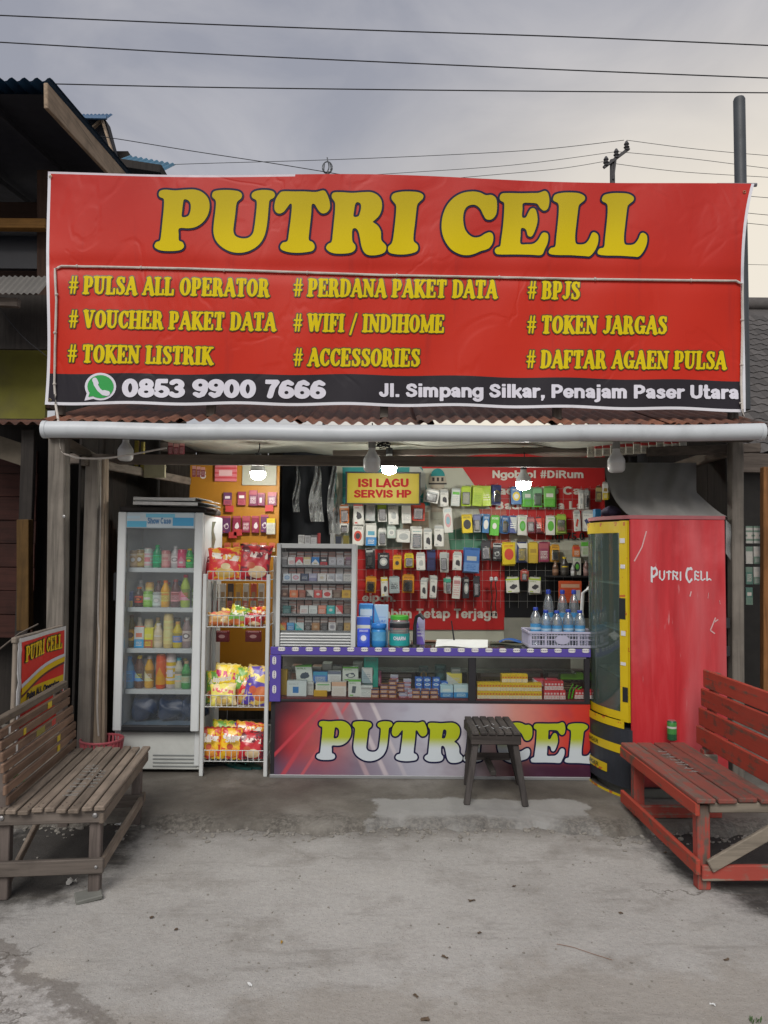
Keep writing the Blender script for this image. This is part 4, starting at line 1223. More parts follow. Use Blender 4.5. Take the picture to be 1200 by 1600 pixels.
bb = B(); bb.tube([cc + Vector((.135 * math.cos(a), 0, .17 * math.sin(a))) for a in (2 * math.pi * i / 22 for i in range(22))], .016, 6, closed=True); bb.part('ring', pm('finial_metal', (.12, .13, .14), .4, metal=.6), fi, smooth=60)
for pts in ([(507, 255), (506, 266), (510, 270), (514, 262), (513, 253)], [(515, 254), (517, 264), (512, 271)], [(511, 246), (512, 251)], [(506, 270), (517, 268)], [(504, 284), (511, 280), (518, 284)]):
    bb = B(); bb.tube([P(x, y, 20) for x, y in smooth_px(pts, 4)], .018, 5); bb.part('scroll', MATS['finial_metal'], fi, smooth=60)
# ================================================================== BENCHES, STOOL, SIDE SIGN
M_nail = pm('nail_head', (.3, .3, .3), .4, metal=.7)
W_b1 = wood('bench_wood_slat', (.19, .155, .125), 'Y', grey=.3)
W_b1x = wood('bench_wood_cross', (.135, .115, .10), 'X')
W_b1z = wood('bench_wood_leg', (.12, .10, .09), 'Z')
W_b1r = wood('bench_wood_back', (.18, .115, .08), 'Y')
p0 = PG(155, 1397); p1 = PG(216, 1291)
ang = math.atan2(-(p1.x - p0.x), p1.y - p0.y)
bench = thing('slatted_bench', 'weathered brown slatted bench with high back at the left', 'bench', (p0.x, p0.y, 0), ang)
# local frame: x from the front edge (0) towards the back (negative), y along the seat
LB, DB, SH = 1.00, .40, .395
def lp(b, name, mat, par=bench, **k): return b.part(name, mat, par, local=True, **k)
for y in (.0, .86):
    b = B(); b.bar((-.02, y, 0), (-.02, y, SH - .03), .05, .05, up=(0, 1, 0)); lp(b, 'leg', W_b1z)
    b = B(); b.bar((-DB - .01, y, 0), (-DB - .01, y, SH + .08), .055, .05, up=(0, 1, 0)); lp(b, 'leg', W_b1z)
    b = B(); b.bar((-DB - .012, y - .004, SH + .07), (-DB - .065, y - .004, .745), .045, .035, up=(0, 1, 0)); lp(b, 'back_post', W_b1z)
    b = B(); b.bar((-DB - .05, y - .036, SH - .035), (.02, y - .036, SH - .035), .025, .06, ch=.004); er = lp(b, 'end_rail', W_b1x)
    for x in (-DB - .01, -.015):
        b = B(); b.lathe([(.011, 0), (.011, .004), (.004, .007)], (x, y - .05, SH - .03), 8, rot=Euler((R(90), 0, 0)).to_matrix().to_4x4()); lp(b, 'bolt', M_nail, er)
    b = B(); b.bar((-DB - .05, y - .036, .14), (.025, y - .036, .14), .025, .065, ch=.004); er = lp(b, 'end_rail', W_b1x)
    for x in (-DB - .02, -.005):
        b = B(); b.lathe([(.007, 0), (.007, .003), (.002, .005)], (x, y - .05, .14), 8, rot=Euler((R(90), 0, 0)).to_matrix().to_4x4()); lp(b, 'bolt', M_nail, er)
b = B(); b.bar((.012, -.05, SH - .045), (.012, LB - .05, SH - .045), .022, .05); lp(b, 'seat_rail', W_b1)
b = B(); b.bar((.012, -.02, .14), (.012, LB - .10, .14), .022, .05); lp(b, 'stretcher', W_b1)
b = B(); b.bar((-DB, .02, .06), (-DB, .84, .34), .02, .04); lp(b, 'brace', W_b1)
NS = 9
rb = random.Random(5)
for i in range(NS):
    x = .005 - i * (DB + .02) / (NS - 1); w = .0445 + rb.uniform(-.003, .002)
    b = B(); b.bar((x + rb.uniform(-.002, .002), -.075 + rb.uniform(-.012, .012), SH + rb.uniform(-.002, .003)), (x + rb.uniform(-.003, .003), LB - .04 + rb.uniform(-.015, .015), SH + rb.uniform(-.002, .003)), w, .02, ch=.004); lp(b, 'seat_slat', W_b1)
NBK = 7
for i in range(NBK):
    z = SH + .045 + i * .047; x = -DB - .012 - (z - SH - .05) * .17 + .026
    b = B(); b.bar((x, -.065 + rb.uniform(-.01, .01), z), (x + rb.uniform(-.004, .004), LB - .05 + rb.uniform(-.02, .02), z + rb.uniform(-.004, .004)), .016, .0415, ch=.004); lp(b, 'back_slat', W_b1r)
b = B(); b.bar((-DB - .062, -.08, .767), (-DB - .062, LB - .03, .767), .034, .036); lp(b, 'back_slat', wood('bench_wood_cap', (.14, .115, .09), 'Y'))
b = B()
for i in range(NS):
    for y in (-.04, .0, .83, .87):
        b.lathe([(.0035, 0), (.0035, .0012)], (.005 - i * (DB + .02) / (NS - 1) + rb.uniform(-.008, .008), y, SH + .0115), 6)
b.part('nail_row', pm('nail_rust', (.06, .045, .04), .6), bench, local=True, kind='stuff')
# painted scrawl on the seat slats
M_scrawl = pm('scrawl_paint', (.27, .265, .25), .8, .9, 70)
def scrawl(par, fn, seed, n, size, step, mat=M_scrawl):
    r_ = random.Random(seed); b = B(); u = 0.0
    for k in range(n):
        st = [(0, 0), (0, 1)] if r_.random() < .5 else [(0, 1), (.5, 1), (.1, .5), (.5, 0)]
        st2 = [(0, r_.choice((.1, .5, .9))), (.55, r_.choice((.1, .5, .95)))]
        for s in (st, st2):
            for (a0, c0), (a1, c1) in zip(s, s[1:]):
                q0 = Vector(fn(u + a0 * size, c0 * size * 1.5)); q1 = Vector(fn(u + a1 * size, c1 * size * 1.5))
                b.bar(q0, q1, .0052, .0016, ch=0)
        u += step * r_.uniform(.85, 1.25)
    return b.part('scrawl', mat, par, local=True)
scrawl(bench, lambda u, v: (-.20 + v * .9 - u * .05, .10 + u, SH + .0125), 4, 9, .05, .058)
scrawl(bench, lambda u, v: (-.12 + v * .6 - u * .04, .22 + u, SH + .0125), 9, 6, .035, .05)
# paint flecks on the back: bits of old yellow and red paint
for (y, z, c, w) in ((.60, .79, 'y', .06), (.62, .70, 'r', .06), (.66, .61, 'y', .05), (.64, .555, 'y', .04), (.22, .74, 'y', .03), (.42, .69, 'g', .12), (.05, .77, 'w', .02), (.10, .72, 'w', .02)):
    m = {'y': pm('fleck_yellow', (.55, .42, .02), .6), 'r': pm('fleck_red', (.45, .05, .04), .6), 'g': pm('fleck_olive', (.25, .22, .04), .6), 'w': pm('fleck_white', (.6, .6, .58), .6)}[c]
    i = min(6, round((z - .07 - SH - .045) / .047)); zz = SH + .045 + i * .047; x = -DB - .012 - (zz - SH - .05) * .17 + .026
    b = B(); b.box((x + .0095, y, zz), (.002, w, .03)); lp(b, 'paint_fleck', m)

# ---- red bench at the right
RED = (.26, .035, .024)
W_r_y = wood('red_slat', (.12, .075, .055), 'Y', paint=(.38, .058, .036), wear=.575)
W_r_s = wood('red_seat_slat', (.12, .085, .07), 'Y', paint=(.23, .07, .055), wear=.535)
W_r_z = wood('red_leg', (.11, .085, .07), 'Z', paint=(.32, .06, .045), wear=.52)
W_r_x = wood('red_cross', (.16, .14, .11), 'X', paint=(.32, .06, .045), wear=.55)
W_bare = wood('bare_cross', (.20, .175, .14), 'X')
q0 = PG(1097, 1387); q1 = PG(992, 1292)
ang2 = math.atan2(-(q1.x - q0.x), q1.y - q0.y)
rbench = thing('slatted_bench', 'red-painted wooden bench with four-board back at the right', 'bench', (q0.x, q0.y, 0), ang2 * .4)
L2, D2, S2 = .93, .385, .405
def lr(b, name, mat, par=rbench, **k): return b.part(name, mat, par, local=True, **k)
for y in (.0, .80):
    b = B(); b.bar((.0, y, 0), (.0, y, S2 - .02), .06, .055, up=(0, 1, 0)); lr(b, 'leg', W_r_z)
    b = B(); b.bar((D2 + .02, y, 0), (D2 + .02, y, S2 + .02), .06, .05, up=(0, 1, 0)); lr(b, 'leg', W_r_z)
    b = B(); b.bar((D2 + .022, y + .004, S2 + .0), (D2 + .085, y + .004, .86), .04, .05, up=(0, 1, 0)); lr(b, 'back_post', W_r_z)
    b = B(); b.bar((.02, y - .04, S2 - .025), (D2 + .06, y - .04, S2 - .025), .022, .045, ch=.004); lr(b, 'end_rail', W_bare)
    b = B(); b.bar((-.02, y - .04, .085), (D2 + .08, y - .04, .085), .022, .07, ch=.004); lr(b, 'end_rail', W_r_x)
b = B(); b.bar((.01, -.058, .12), (D2 + .02, -.058, S2 - .07), .06, .02, up=(0, 1, 0), ch=.004); lr(b, 'brace', W_bare)
b = B(); b.bar((-.042, -.06, .115), (-.042, .94, .115), .022, .07); lr(b, 'stretcher', W_r_y)
b = B(); b.bar((-.042, -.06, S2 - .03), (-.042, L2 + .01, S2 - .03), .022, .06); lr(b, 'seat_rail', W_r_y)
for i in range(4):
    x = -.005 + i * .099
    b = B(); b.bar((x, -.07 + rb.uniform(-.008, .008), S2 + .01 + rb.uniform(-.002, .002)), (x + rb.uniform(-.003, .003), L2 + .01, S2 + .01 + rb.uniform(-.002, .002)), .088, .022, ch=.005); lr(b, 'seat_slat', W_r_s)
for i in range(4):
    z = S2 + .085 + i * .108; x = D2 + .022 + (z - S2) * .14 - .035
    b = B(); b.bar((x, -.30, z), (x, L2 - .06, z + rb.uniform(-.003, .003)), .02, .102, ch=.004); lr(b, 'back_board', W_r_y)
scrawl(rbench, lambda u, v: (.10 - u * .02 + v * .8, .35 + u, S2 + .0225), 21, 8, .04, .05)
# green drink can on the bench
def can(name, r, h, c, mats, label, cat, group=None, n=18):
    b = B(); b.lathe([(r * .8, 0), (r, h * .04), (r, h * .2), (r, h * .34), (r, h * .62), (r, h * .72), (r, h * .92), (r * .82, h * .985), (r * .86, h), (r * .7, h * .995)], c, n, mis=[0, 1, 1, 2, 3, 2, 1, 0, 0])
    return b.top(name, mats, label, cat, group, smooth=40, base=Vector(c))
M_alu = pm('can_aluminium', (.5, .52, .52), .3, .2, metal=.8)
q = PG(1050, 1157, S2 + .021)
can('drink_can', .028, .118, (q.x, q.y, S2 + .0222), [M_alu, pm('can_dark_green', (.012, .09, .035), .35), pm('can_green', (.05, .22, .05), .35), pm('can_white', (.5, .5, .48), .35)], 'green and white drink can standing on the red bench', 'can')

# ---- dark stool
W_s = wood('stool_dark', (.055, .05, .047), 'Y', rough=.8)
W_sx = wood('stool_dark_x', (.06, .052, .048), 'X')
W_sz = wood('stool_dark_z', (.052, .047, .045), 'Z')
fl = PG(729, 1257, FL); fr = PG(821, 1260, FL); bl = PG(729, 1226, FL); br = PG(812, 1226, FL)
YS = (fl.y + fr.y) / 2
zs = P(775, 1143, YS + .03).z
stool = thing('wooden_stool', 'dark wooden stool with slatted top in front of the counter', 'stool', ((fl.x + fr.x) / 2, YS + .2, FL))
xl, xr = P(737, 1143, YS + .02).x, P(813, 1143, YS + .02).x
yb = YS + .42
for (f, x, y) in ((fl, xl + .035, YS + .05), (fr, xr - .035, YS + .05), (bl, xl + .04, yb - .05), (br, xr - .04, yb - .05)):
    b = B(); b.bar((f.x, f.y, FL), (x, y, zs - .02), .036, .036, up=(0, 1, 0), ch=.004); b.part('leg', W_sz, stool)
for y in (YS + .02, yb - .01):
    b = B(); b.bar((xl - .004, y, zs - .045), (xr + .004, y, zs - .045), .022, .058, ch=.004); b.part('apron', W_sx, stool)
for x in (xl + .012, xr - .012):
    b = B(); b.bar((x, YS + .035, zs - .045), (x, yb - .02, zs - .045), .02, .055, ch=.004); b.part('apron', W_s, stool)
for i in range(6):
    x = xl + .022 + i * (xr - xl - .044) / 5
    b = B(); b.bar((x, YS - .005 + rb.uniform(-.006, .006), zs - .006), (x + rb.uniform(-.003, .003), yb + rb.uniform(-.01, .01), zs - .006 + rb.uniform(-.001, .002)), .043, .018, ch=.004); b.part('seat_slat', W_s, stool)
zm = FL + .18
b = B(); b.bar((xl + .0, yb - .03, zm), (xr + .0, yb - .03, zm), .02, .045); b.part('stretcher', W_sx, stool)
b = B(); b.bar(((xl + xr) / 2, YS + .12, zm - .03), ((xl + xr) / 2, yb - .02, zm - .02), .035, .03); b.part('stretcher', W_s, stool)
b = B()
r_ = random.Random(12)
for k in range(9):
    u = k / 9; a = Vector((xl + .04 + u * (xr - xl - .08), YS + .14 + r_.uniform(-.03, .05), zs + .0042)); c = a + Vector((r_.uniform(-.01, .03), r_.uniform(-.06, .06), 0)); b.bar(a, c, .006, .0012, ch=0)
b.part('scrawl', pm('scrawl_faint', (.34, .35, .36), .8, .6, 60), stool)

# ---- side sign board behind the left bench
sg0, sg1 = Vector((P(30, 1000, 4.02).x, 4.02, 0)), Vector((P(102, 985, 4.62).x, 4.62, 0))
ztl, ztr = P(30, 998, 4.02).z, P(102, 978, 4.62).z
zsb = .45
side = thing('sign_board', 'small red and yellow sign board wrapped round a frame behind the left bench', 'sign', ((sg0.x + sg1.x) / 2, (sg0.y + sg1.y) / 2, zsb))
dx = (sg1 - sg0); nrm = Vector((dx.y, -dx.x, 0)).normalized()
def sgp(u, v, off=0.0):
    """u along, v down from the top edge in metres"""
    zt = ztl + (ztr - ztl) * u
    return sg0 + dx * u + Vector((0, 0, zt - v)) + nrm * (off + .006 * math.sin(u * 7 + v * 5))
hh = max(ztl, ztr) - zsb
b = B(); b.grid(lambda u, v: sgp(u, hh * (1 - v)), 12, 12); b.part('sheet', pm('sign_white', (.62, .62, .62), .45, .15), side, smooth=60)
M_sred = flat('sign_red', (.66, .04, .03), .5, spec=.15); M_syel = flat('sign_yellow', (.72, .50, .012), .5, spec=.15)
def quad_on(b, fn, u0, u1, v0, v1, off, nu=6, nv=4): b.grid(lambda u, v: fn(u0 + (u1 - u0) * u, v0 + (v1 - v0) * v, off), nu, nv)
b = B(); quad_on(b, sgp, .035, .955, .022, .29, .003); b.part('print', M_sred, side)
b = B(); quad_on(b, sgp, .035, .955, .29, .362, .003); b.part('print', M_syel, side)
b = B(); quad_on(b, sgp, .035, .955, .362, .56, .003); b.part('print', M_sred, side)
def swoosh(u, v, off):
    t0 = .262 - .085 * math.sin(u * 1.5); w = .035 * (1 - .25 * u) + .01
    return sgp(.035 + .92 * u, t0 + v * w, off)
for v0, v1, m, of in ((-.35, .15, M_ink_white, .006), (.15, .95, M_syel, .008), (.95, 1.35, flat('sign_maroon', (.12, .012, .01), .45), .006)):
    b = B(); b.grid(lambda u, v: swoosh(u, v0 + (v1 - v0) * v, of), 16, 2); b.part('print', m, side)
kk = .80 / slab_width('PUTRI CELL')
for iso, m, of in ((.07, M_ink_olive, .006), (.0, M_syel, .009)):
    b = B(); slab_text(b, 'PUTRI CELL', iso, lambda u, v: sgp(.09 + u * kk, .135 - v * .085 - .012 * math.sin(u * kk * 3), of)); b.part('lettering', m, side)
b = B(); sans_text(b, 'Pulsa ALL Operator', lambda x, y: sgp(x, y, .006), .16, .84, .347, .307, .02); b.part('lettering', M_ink_navy, side)
W_frame = wood('sign_frame_wood', (.2, .17, .14), 'Z')
for u in (0.0, 1.0):
    q = sgp(u, 0, -.03); b = B(); b.bar((q.x, q.y + .02, 0), (q.x, q.y + .02, q.z - .004), .022, .022, up=(0, 1, 0)); b.part('frame_post', W_frame, side)
b = B(); b.bar(sgp(0, .01, -.03), sgp(1, .01, -.03), .03, .03); b.part('frame_rail', W_frame, side)
b = B(); b.grid(lambda u, v: sgp(0, hh * v) + Vector((-.045 * u + .006 * math.sin(v * 20), .02 + .05 * u, 0)), 3, 10); b.part('folded_edge', MATS['sign_white'], side, smooth=60)

# ---- pink plastic basket behind the bench
q = P(147, 1163, 4.72)
bk = thing('plastic_basket', 'pink perforated plastic basket behind the slatted bench', 'basket', (q.x, 4.85, FL))
M_pink = pm('plastic_pink', (.42, .09, .11), .4, .15)
b = B(); rz = [(.085, FL), (.125, q.z - .055), (.125, q.z - .05)]
b.lathe([(.085, FL), (.120, q.z - .06), (.112, q.z - .06), (.08, FL + .01)], (q.x, 4.85, 0), 24); b.part('body', M_pink, bk, smooth=40)
b = B(); b.tube([(q.x + .13 * math.cos(2 * math.pi * i / 28), 4.85 + .13 * math.sin(2 * math.pi * i / 28), q.z) for i in range(28)], .008, 6, closed=True); b.part('rim', M_pink, bk, smooth=60)
for i in range(28):
    a = 2 * math.pi * i / 28; b = B(); b.bar((q.x + .121 * math.cos(a), 4.85 + .121 * math.sin(a), q.z - .062), (q.x + .129 * math.cos(a), 4.85 + .129 * math.sin(a), q.z), .014, .006, up=(0, 1, 0), ch=0); b.part('rib', M_pink, bk)

# ---- litter
M_paper = pm('paper_white', (.6, .62, .62), .8, .1)
def scrap(name, px, py, w, l, a, mat, label, cat, lift=.012, z=0.0):
    w *= .62; l *= .62; q = PG(px, py, z); b = B(); r2 = random.Random(int(px * 7 + py))
    f = [[r2.uniform(0, lift) for _ in range(4)] for _ in range(4)]
    ca, sa = math.cos(a), math.sin(a)
    def fn(u, v):
        i, j = min(int(u * 3.001), 3), min(int(v * 3.001), 3)
        x, y = (u - .5) * w * (1 + .2 * math.sin(v * 7)), (v - .5) * l * (1 + .25 * math.sin(u * 5 + px))
        return (q.x + x * ca - y * sa, q.y + x * sa + y * ca, z + .003 + f[j][i])
    b.grid(fn, 3, 3); b.grid(lambda u, v: Vector(fn(u, v)) - Vector((0, 0, .0015)), 3, 3)
    return b.top(name, mat, label, cat)
scrap('paper_scrap', 918, 1163, .045, .04, .5, M_paper, 'small white paper scrap on the concrete near the red bench', 'scrap')
scrap('paper_scrap', 112, 1382, .07, .05, .2, pm('paper_crumpled', (.42, .42, .40), .85, .4, 30), 'crumpled pale plastic scrap under the left bench end', 'scrap', .03)
scrap('paper_scrap', 184, 1290, .05, .02, .3, M_paper, 'thin white scrap in the dirt below the slatted bench', 'scrap')
scrap('paper_scrap', 390, 1540, .035, .014, 2.2, M_paper, 'thin white sliver lying on the concrete in the lower left', 'scrap', .006)
scrap('paper_scrap', 1113, 1571, .03, .012, 2.8, M_paper, 'tiny white sliver near the lower right corner', 'scrap', .006)
scrap('plastic_scrap', 80, 1287, .06, .05, 1.0, pm('plastic_teal', (.02, .25, .20), .4), 'teal plastic scrap in the dark under the slatted bench', 'scrap', .04)
M_leaf = pm('dry_leaf', (.10, .07, .045), .8, .4)
for i, (x, y, w, l, a, lab) in enumerate(((737, 1408, .05, .03, .3, 'dark curled dry leaf in the middle of the yard'), (695, 1497, .05, .015, 2.4, 'thin dark twig-like leaf below the curled leaf'),
        (650, 1558, .04, .014, 2.2, 'small dark leaf near the bottom edge centre'), (749, 1459, .03, .02, .2, 'small reddish leaf under the curled dark leaf'), (275, 1454, .025, .02, .2, 'tiny dark leaf at the left of the yard'),
        (237, 1435, .03, .02, .8, 'dark crumb of leaf in front of the slatted bench'), (440, 1473, .012, .035, .2, 'tiny ochre leaf standing out on the pale concrete'), (970, 1428, .03, .02, .5, 'dark leaf below the paper scrap'),
        (803, 1386, .03, .015, .4, 'brown leaf right of the curled leaf'), (664, 1594, .05, .03, .1, 'dark wet leaf at the bottom edge'), (1135, 1501, .04, .012, .3, 'thin twig at the lower right of the yard'), (1040, 1333, .04, .02, .6, 'dirty leaf beside the red bench stretcher'))):
    scrap('dry_leaf', x, y, w * .9, l * .9, a, M_leaf if 'ochre' not in lab else pm('leaf_ochre', (.4, .25, .03), .7), lab, 'leaf', .006)
q = PG(138, 1404); b = B()
b.box((q.x, q.y, .012), (.11, .09, .02), Euler((R(3), R(-4), R(28))).to_matrix().to_4x4(), ch=.004)
b.top('broken_tile', pm('tile_grey', (.16, .165, .15), .7, .4, 12, bump=.3), 'broken grey tile lying at the foot of the left bench leg', 'tile')
# a length of thin wire on the ground
b = B(); b.tube([PG(x, y, .004) for x, y in smooth_px([(870, 1475), (895, 1480), (925, 1490), (957, 1500)], 5)], .0012, 4); b.top('wire_strand', pm('wire_rust', (.2, .11, .07), .7), 'thin rusty wire strand lying on the concrete', 'wire')
# weeds at the edge of the yard
M_weed = pm('weed_leaf', (.05, .11, .03), .7, .4, 12)
def weed(px, py, n, s, label, z=0.0, Y=None):
    q = PG(px, py, z); b = B(); r2 = random.Random(int(px))
    for i in range(n):
        a = r2.uniform(0, 6.28); l = s * r2.uniform(.5, 1.1); tilt = r2.uniform(.3, 1.1); o = Vector((q.x + r2.uniform(-s, s) * .8, q.y + r2.uniform(-s, s) * .5, z))
        d = Vector((math.cos(a) * tilt, math.sin(a) * tilt, 1)).normalized(); sd = Vector((-math.sin(a), math.cos(a), 0)) * l * .13
        b.add([o - sd * .4, o + sd * .4, o + d * l * .55 + sd, o + d * l + Vector((0, 0, -.12 * l)), o + d * l * .55 - sd], [(0, 1, 2, 3, 4)])
    b.top('weed_tuft', M_weed, label, 'weed')
weed(1180, 1597, 16, .022, 'small green weed tuft at the bottom right corner')
weed(8, 1235, 60, .13, 'leafy green weed behind the left end of the slatted bench')
# ================================================================== DRINKS FRIDGE
def span(x0, y0, x1, y1, Y):
    a = P(x0, y1, Y); c = P(x1, y0, Y)
    return a.x, a.z, c.x, c.z


def pbox(b, x0, y0, x1, y1, Y, d, ch=.003, mi=0):
    """box whose front face fills photo rectangle x0,y0-x1,y1 at depth Y, going d metres back"""
    xa, za, xb, zb = span(x0, y0, x1, y1, Y)
    return b.box(((xa + xb) / 2, Y + d / 2, (za + zb) / 2), (xb - xa, d, zb - za), ch=ch, mi=mi)


YF = 4.98
M_fr = pm('fridge_white', (.60, .64, .65), .35, .14, 3, grime=.10)
M_frd = pm('fridge_black', (.02, .022, .025), .4, .2)
xa, _, xb, zt = span(181, 801, 318, 1208, YF)
fx0, fx1 = P(179, 1000, YF).x, P(313, 1000, YF).x
FZ = zt
fridge = thing('drinks_fridge', 'tall white glass-door fridge full of bottled drinks', 'fridge', ((fx0 + fx1) / 2, YF + .3, FL))
dep = .56
zb_ = P(240, 1146, YF).z        # top of the plinth
def fpart(c, s, name, mat=M_fr, par=fridge, ch=.006): b = B(); b.box(c, s, ch=ch); return b.part(name, mat, par)
fw = fx1 - fx0; fxc = (fx0 + fx1) / 2
fpart((fx0 + .02, YF + .05 + dep / 2, (FL + FZ) / 2 + .02), (.04, dep, FZ - FL - .06), 'side_wall')
fpart((fx1 - .02, YF + .05 + dep / 2, (FL + FZ) / 2 + .02), (.04, dep, FZ - FL - .06), 'side_wall')
fpart((fxc, YF + .40, (zb_ + FZ) / 2), (fw - .085, .02, FZ - zb_ - .06), 'back_wall', pm('fridge_inner', (.66, .70, .72), .4, .1))
fpart((fxc, YF + .05 + dep / 2, FZ - .025), (fw - .082, dep - .004, .045), 'top_wall')
base = fpart((fxc, YF + .06 + dep / 2, (FL + .02 + zb_) / 2), (fw - .004, dep, zb_ - FL - .03), 'plinth', pm('fridge_plinth', (.52, .55, .53), .4, .15, 3, grime=.2))
for i in range(4):
    z = FL + .05 + i * .024; fpart((fxc + .12, YF + .056, z), (fw * .52, .006, .007), 'vent_slot', pm('vent_grey', (.22, .24, .24), .5), base, .001)
for s in (-1, 1): fpart((fxc + s * fw * .4, YF + .15, FL + .012), (.05, .05, .022), 'foot', M_frd)
# door
door = B(); zd0, zd1 = zb_ + .012, FZ
fpart((fx0 + .028, YF + .022, (zd0 + zd1) / 2), (.056, .042, zd1 - zd0), 'door_frame')
fpart((fx1 - .028, YF + .022, (zd0 + zd1) / 2), (.056, .042, zd1 - zd0), 'door_frame')
hb = fpart((fxc, YF + .022, zd1 - .055), (fw - .114, .040, .108), 'door_header', pm('fridge_header', (.52, .62, .68), .35, .25, 3))
fpart((fxc, YF + .022, zd0 + .018), (fw - .114, .040, .036), 'door_frame', M_frd)
# header print: pale blue with swoosh shapes and lettering
zc = zd1 - .055
for (x0, x1, z0, z1, c) in ((.0, .30, -.045, -.005, (.10, .42, .62)), (.0, .2, .012, .03, (.45, .62, .72)), (.68, 1, -.035, .02, (.06, .33, .58)), (.28, .72, .02, .045, (.16, .48, .66))):
    b = B(); b.box((fx0 + .06 + (fw - .12) * (x0 + x1) / 2, YF + .0005, zc + (z0 + z1) / 2), ((fw - .12) * (x1 - x0) - .004, .002, z1 - z0)); b.part('print', flat('hdr_%d' % int(c[0] * 1000), c, .4), hb)
b = B(); sans_text(b, 'Show Case', lambda x, y: (x, YF - .0015, y), fx0 + .06 + (fw - .12) * .31, fx0 + .06 + (fw - .12) * .66, zc - .022, zc + .018); b.part('lettering', flat('hdr_text', (.08, .22, .42), .4), hb)
M_pane = glass('fridge_pane', (.99, 1.0, 1.0), fog=.05, gloss=.0, fogpat=True, fogcol=(.62, .70, .74))
b = B(); b.box((fxc, YF + .024, (zd0 + .036 + zd1 - .11) / 2), (fw - .114, .006, zd1 - .11 - zd0 - .036)); b.part('pane', M_pane, fridge)
fpart((fx0 - .012, YF + .03, P(180, 917, YF).z), (.022, .05, .19), 'door_handle', M_frd, ch=.008)
# shelves
YSH = YF + .10
SHELF_PY = [884, 946, 1010, 1074]
shz = []
for py in SHELF_PY:
    z = P(245, py + 4, YSH).z; shz.append(z)
    b = B(); b.box((fxc, YSH + .142, z - .009), (fw - .092, .28, .018), ch=.003); sh = b.part('shelf', pm('shelf_white', (.55, .6, .62), .4, .1), fridge)
    b = B(); b.box((fxc, YSH - .002, z - .012), (fw - .094, .012, .032), ch=.003); b.part('price_rail', pm('price_rail', (.60, .66, .68), .35, .1), sh)
# no lamp modelled inside the fridge; bottles follow
M_water = glass('bottle_clear', (.90, .95, .98), fog=.10, gloss=.35, rough=.05)


def bottle(kind, r, h, c, cols, name, label, cat, group):
    c0, c1, c2 = cols
    m0 = pm('liq_%s' % str(c0), c0, .25, .1); m1 = pm('lab_%s' % str(c1), c1, .4, .25, 40); m2 = pm('cap_%s' % str(c2), c2, .35, .1)
    t = thing(name, label, cat, c, 0, group)
    if kind == 'bottle':
        b = B(); b.lathe([(r * .85, 0), (r, h * .04), (r, h * .2), (r * .97, h * .22), (r * .97, h * .56), (r, h * .58), (r * .95, h * .66), (r * .45, h * .86), (r * .4, h * .93)], c, 12); b.part('body', m0, t, smooth=40)
        b = B(); b.lathe([(r * 1.01, h * .22), (r * 1.01, h * .56)], c, 12); b.part('wrapper', pack(c1, tuple(v * .4 for v in c0), c2, ('oval', 'lines', 'split', 'band')[int(sum(c1) * 97) % 4], .4), t, smooth=40)
        b = B(); b.lathe([(r * .5, h * .905), (r * .5, h * .99), (r * .42, h)], c, 10); b.part('cap', m2, t, smooth=40)
    elif kind == 'can':
        b = B(); b.lathe([(r * .82, 0), (r, h * .04), (r, h * .93), (r * .84, h * .99), (r * .8, h * .985)], c, 14); b.part('body', m0, t, smooth=40)
        b = B(); b.lathe([(r * 1.012, h * .12), (r * 1.012, h * .8)], c, 14); b.part('wrapper', pack(c1, c0, c2, ('oval', 'low', 'chev', 'rings')[int(sum(c1) * 89) % 4], .35), t, smooth=40)
        b = B(); b.lathe([(r * .86, h * .985), (r * .86, h)], c, 12); b.part('cap', m2, t, smooth=40)
    elif kind == 'carton':
        b = B(); b.box((c[0], c[1], c[2] + h / 2), (r * 2, r * 1.4, h), ch=.002); b.part('body', pack(c0, c1, c2, 'low'), t)
        b = B(); b.bar((c[0] - r, c[1], c[2] + h + .003), (c[0] + r, c[1], c[2] + h + .003), .01, .006, ch=.001); b.part('seam', m2, t)
    return t


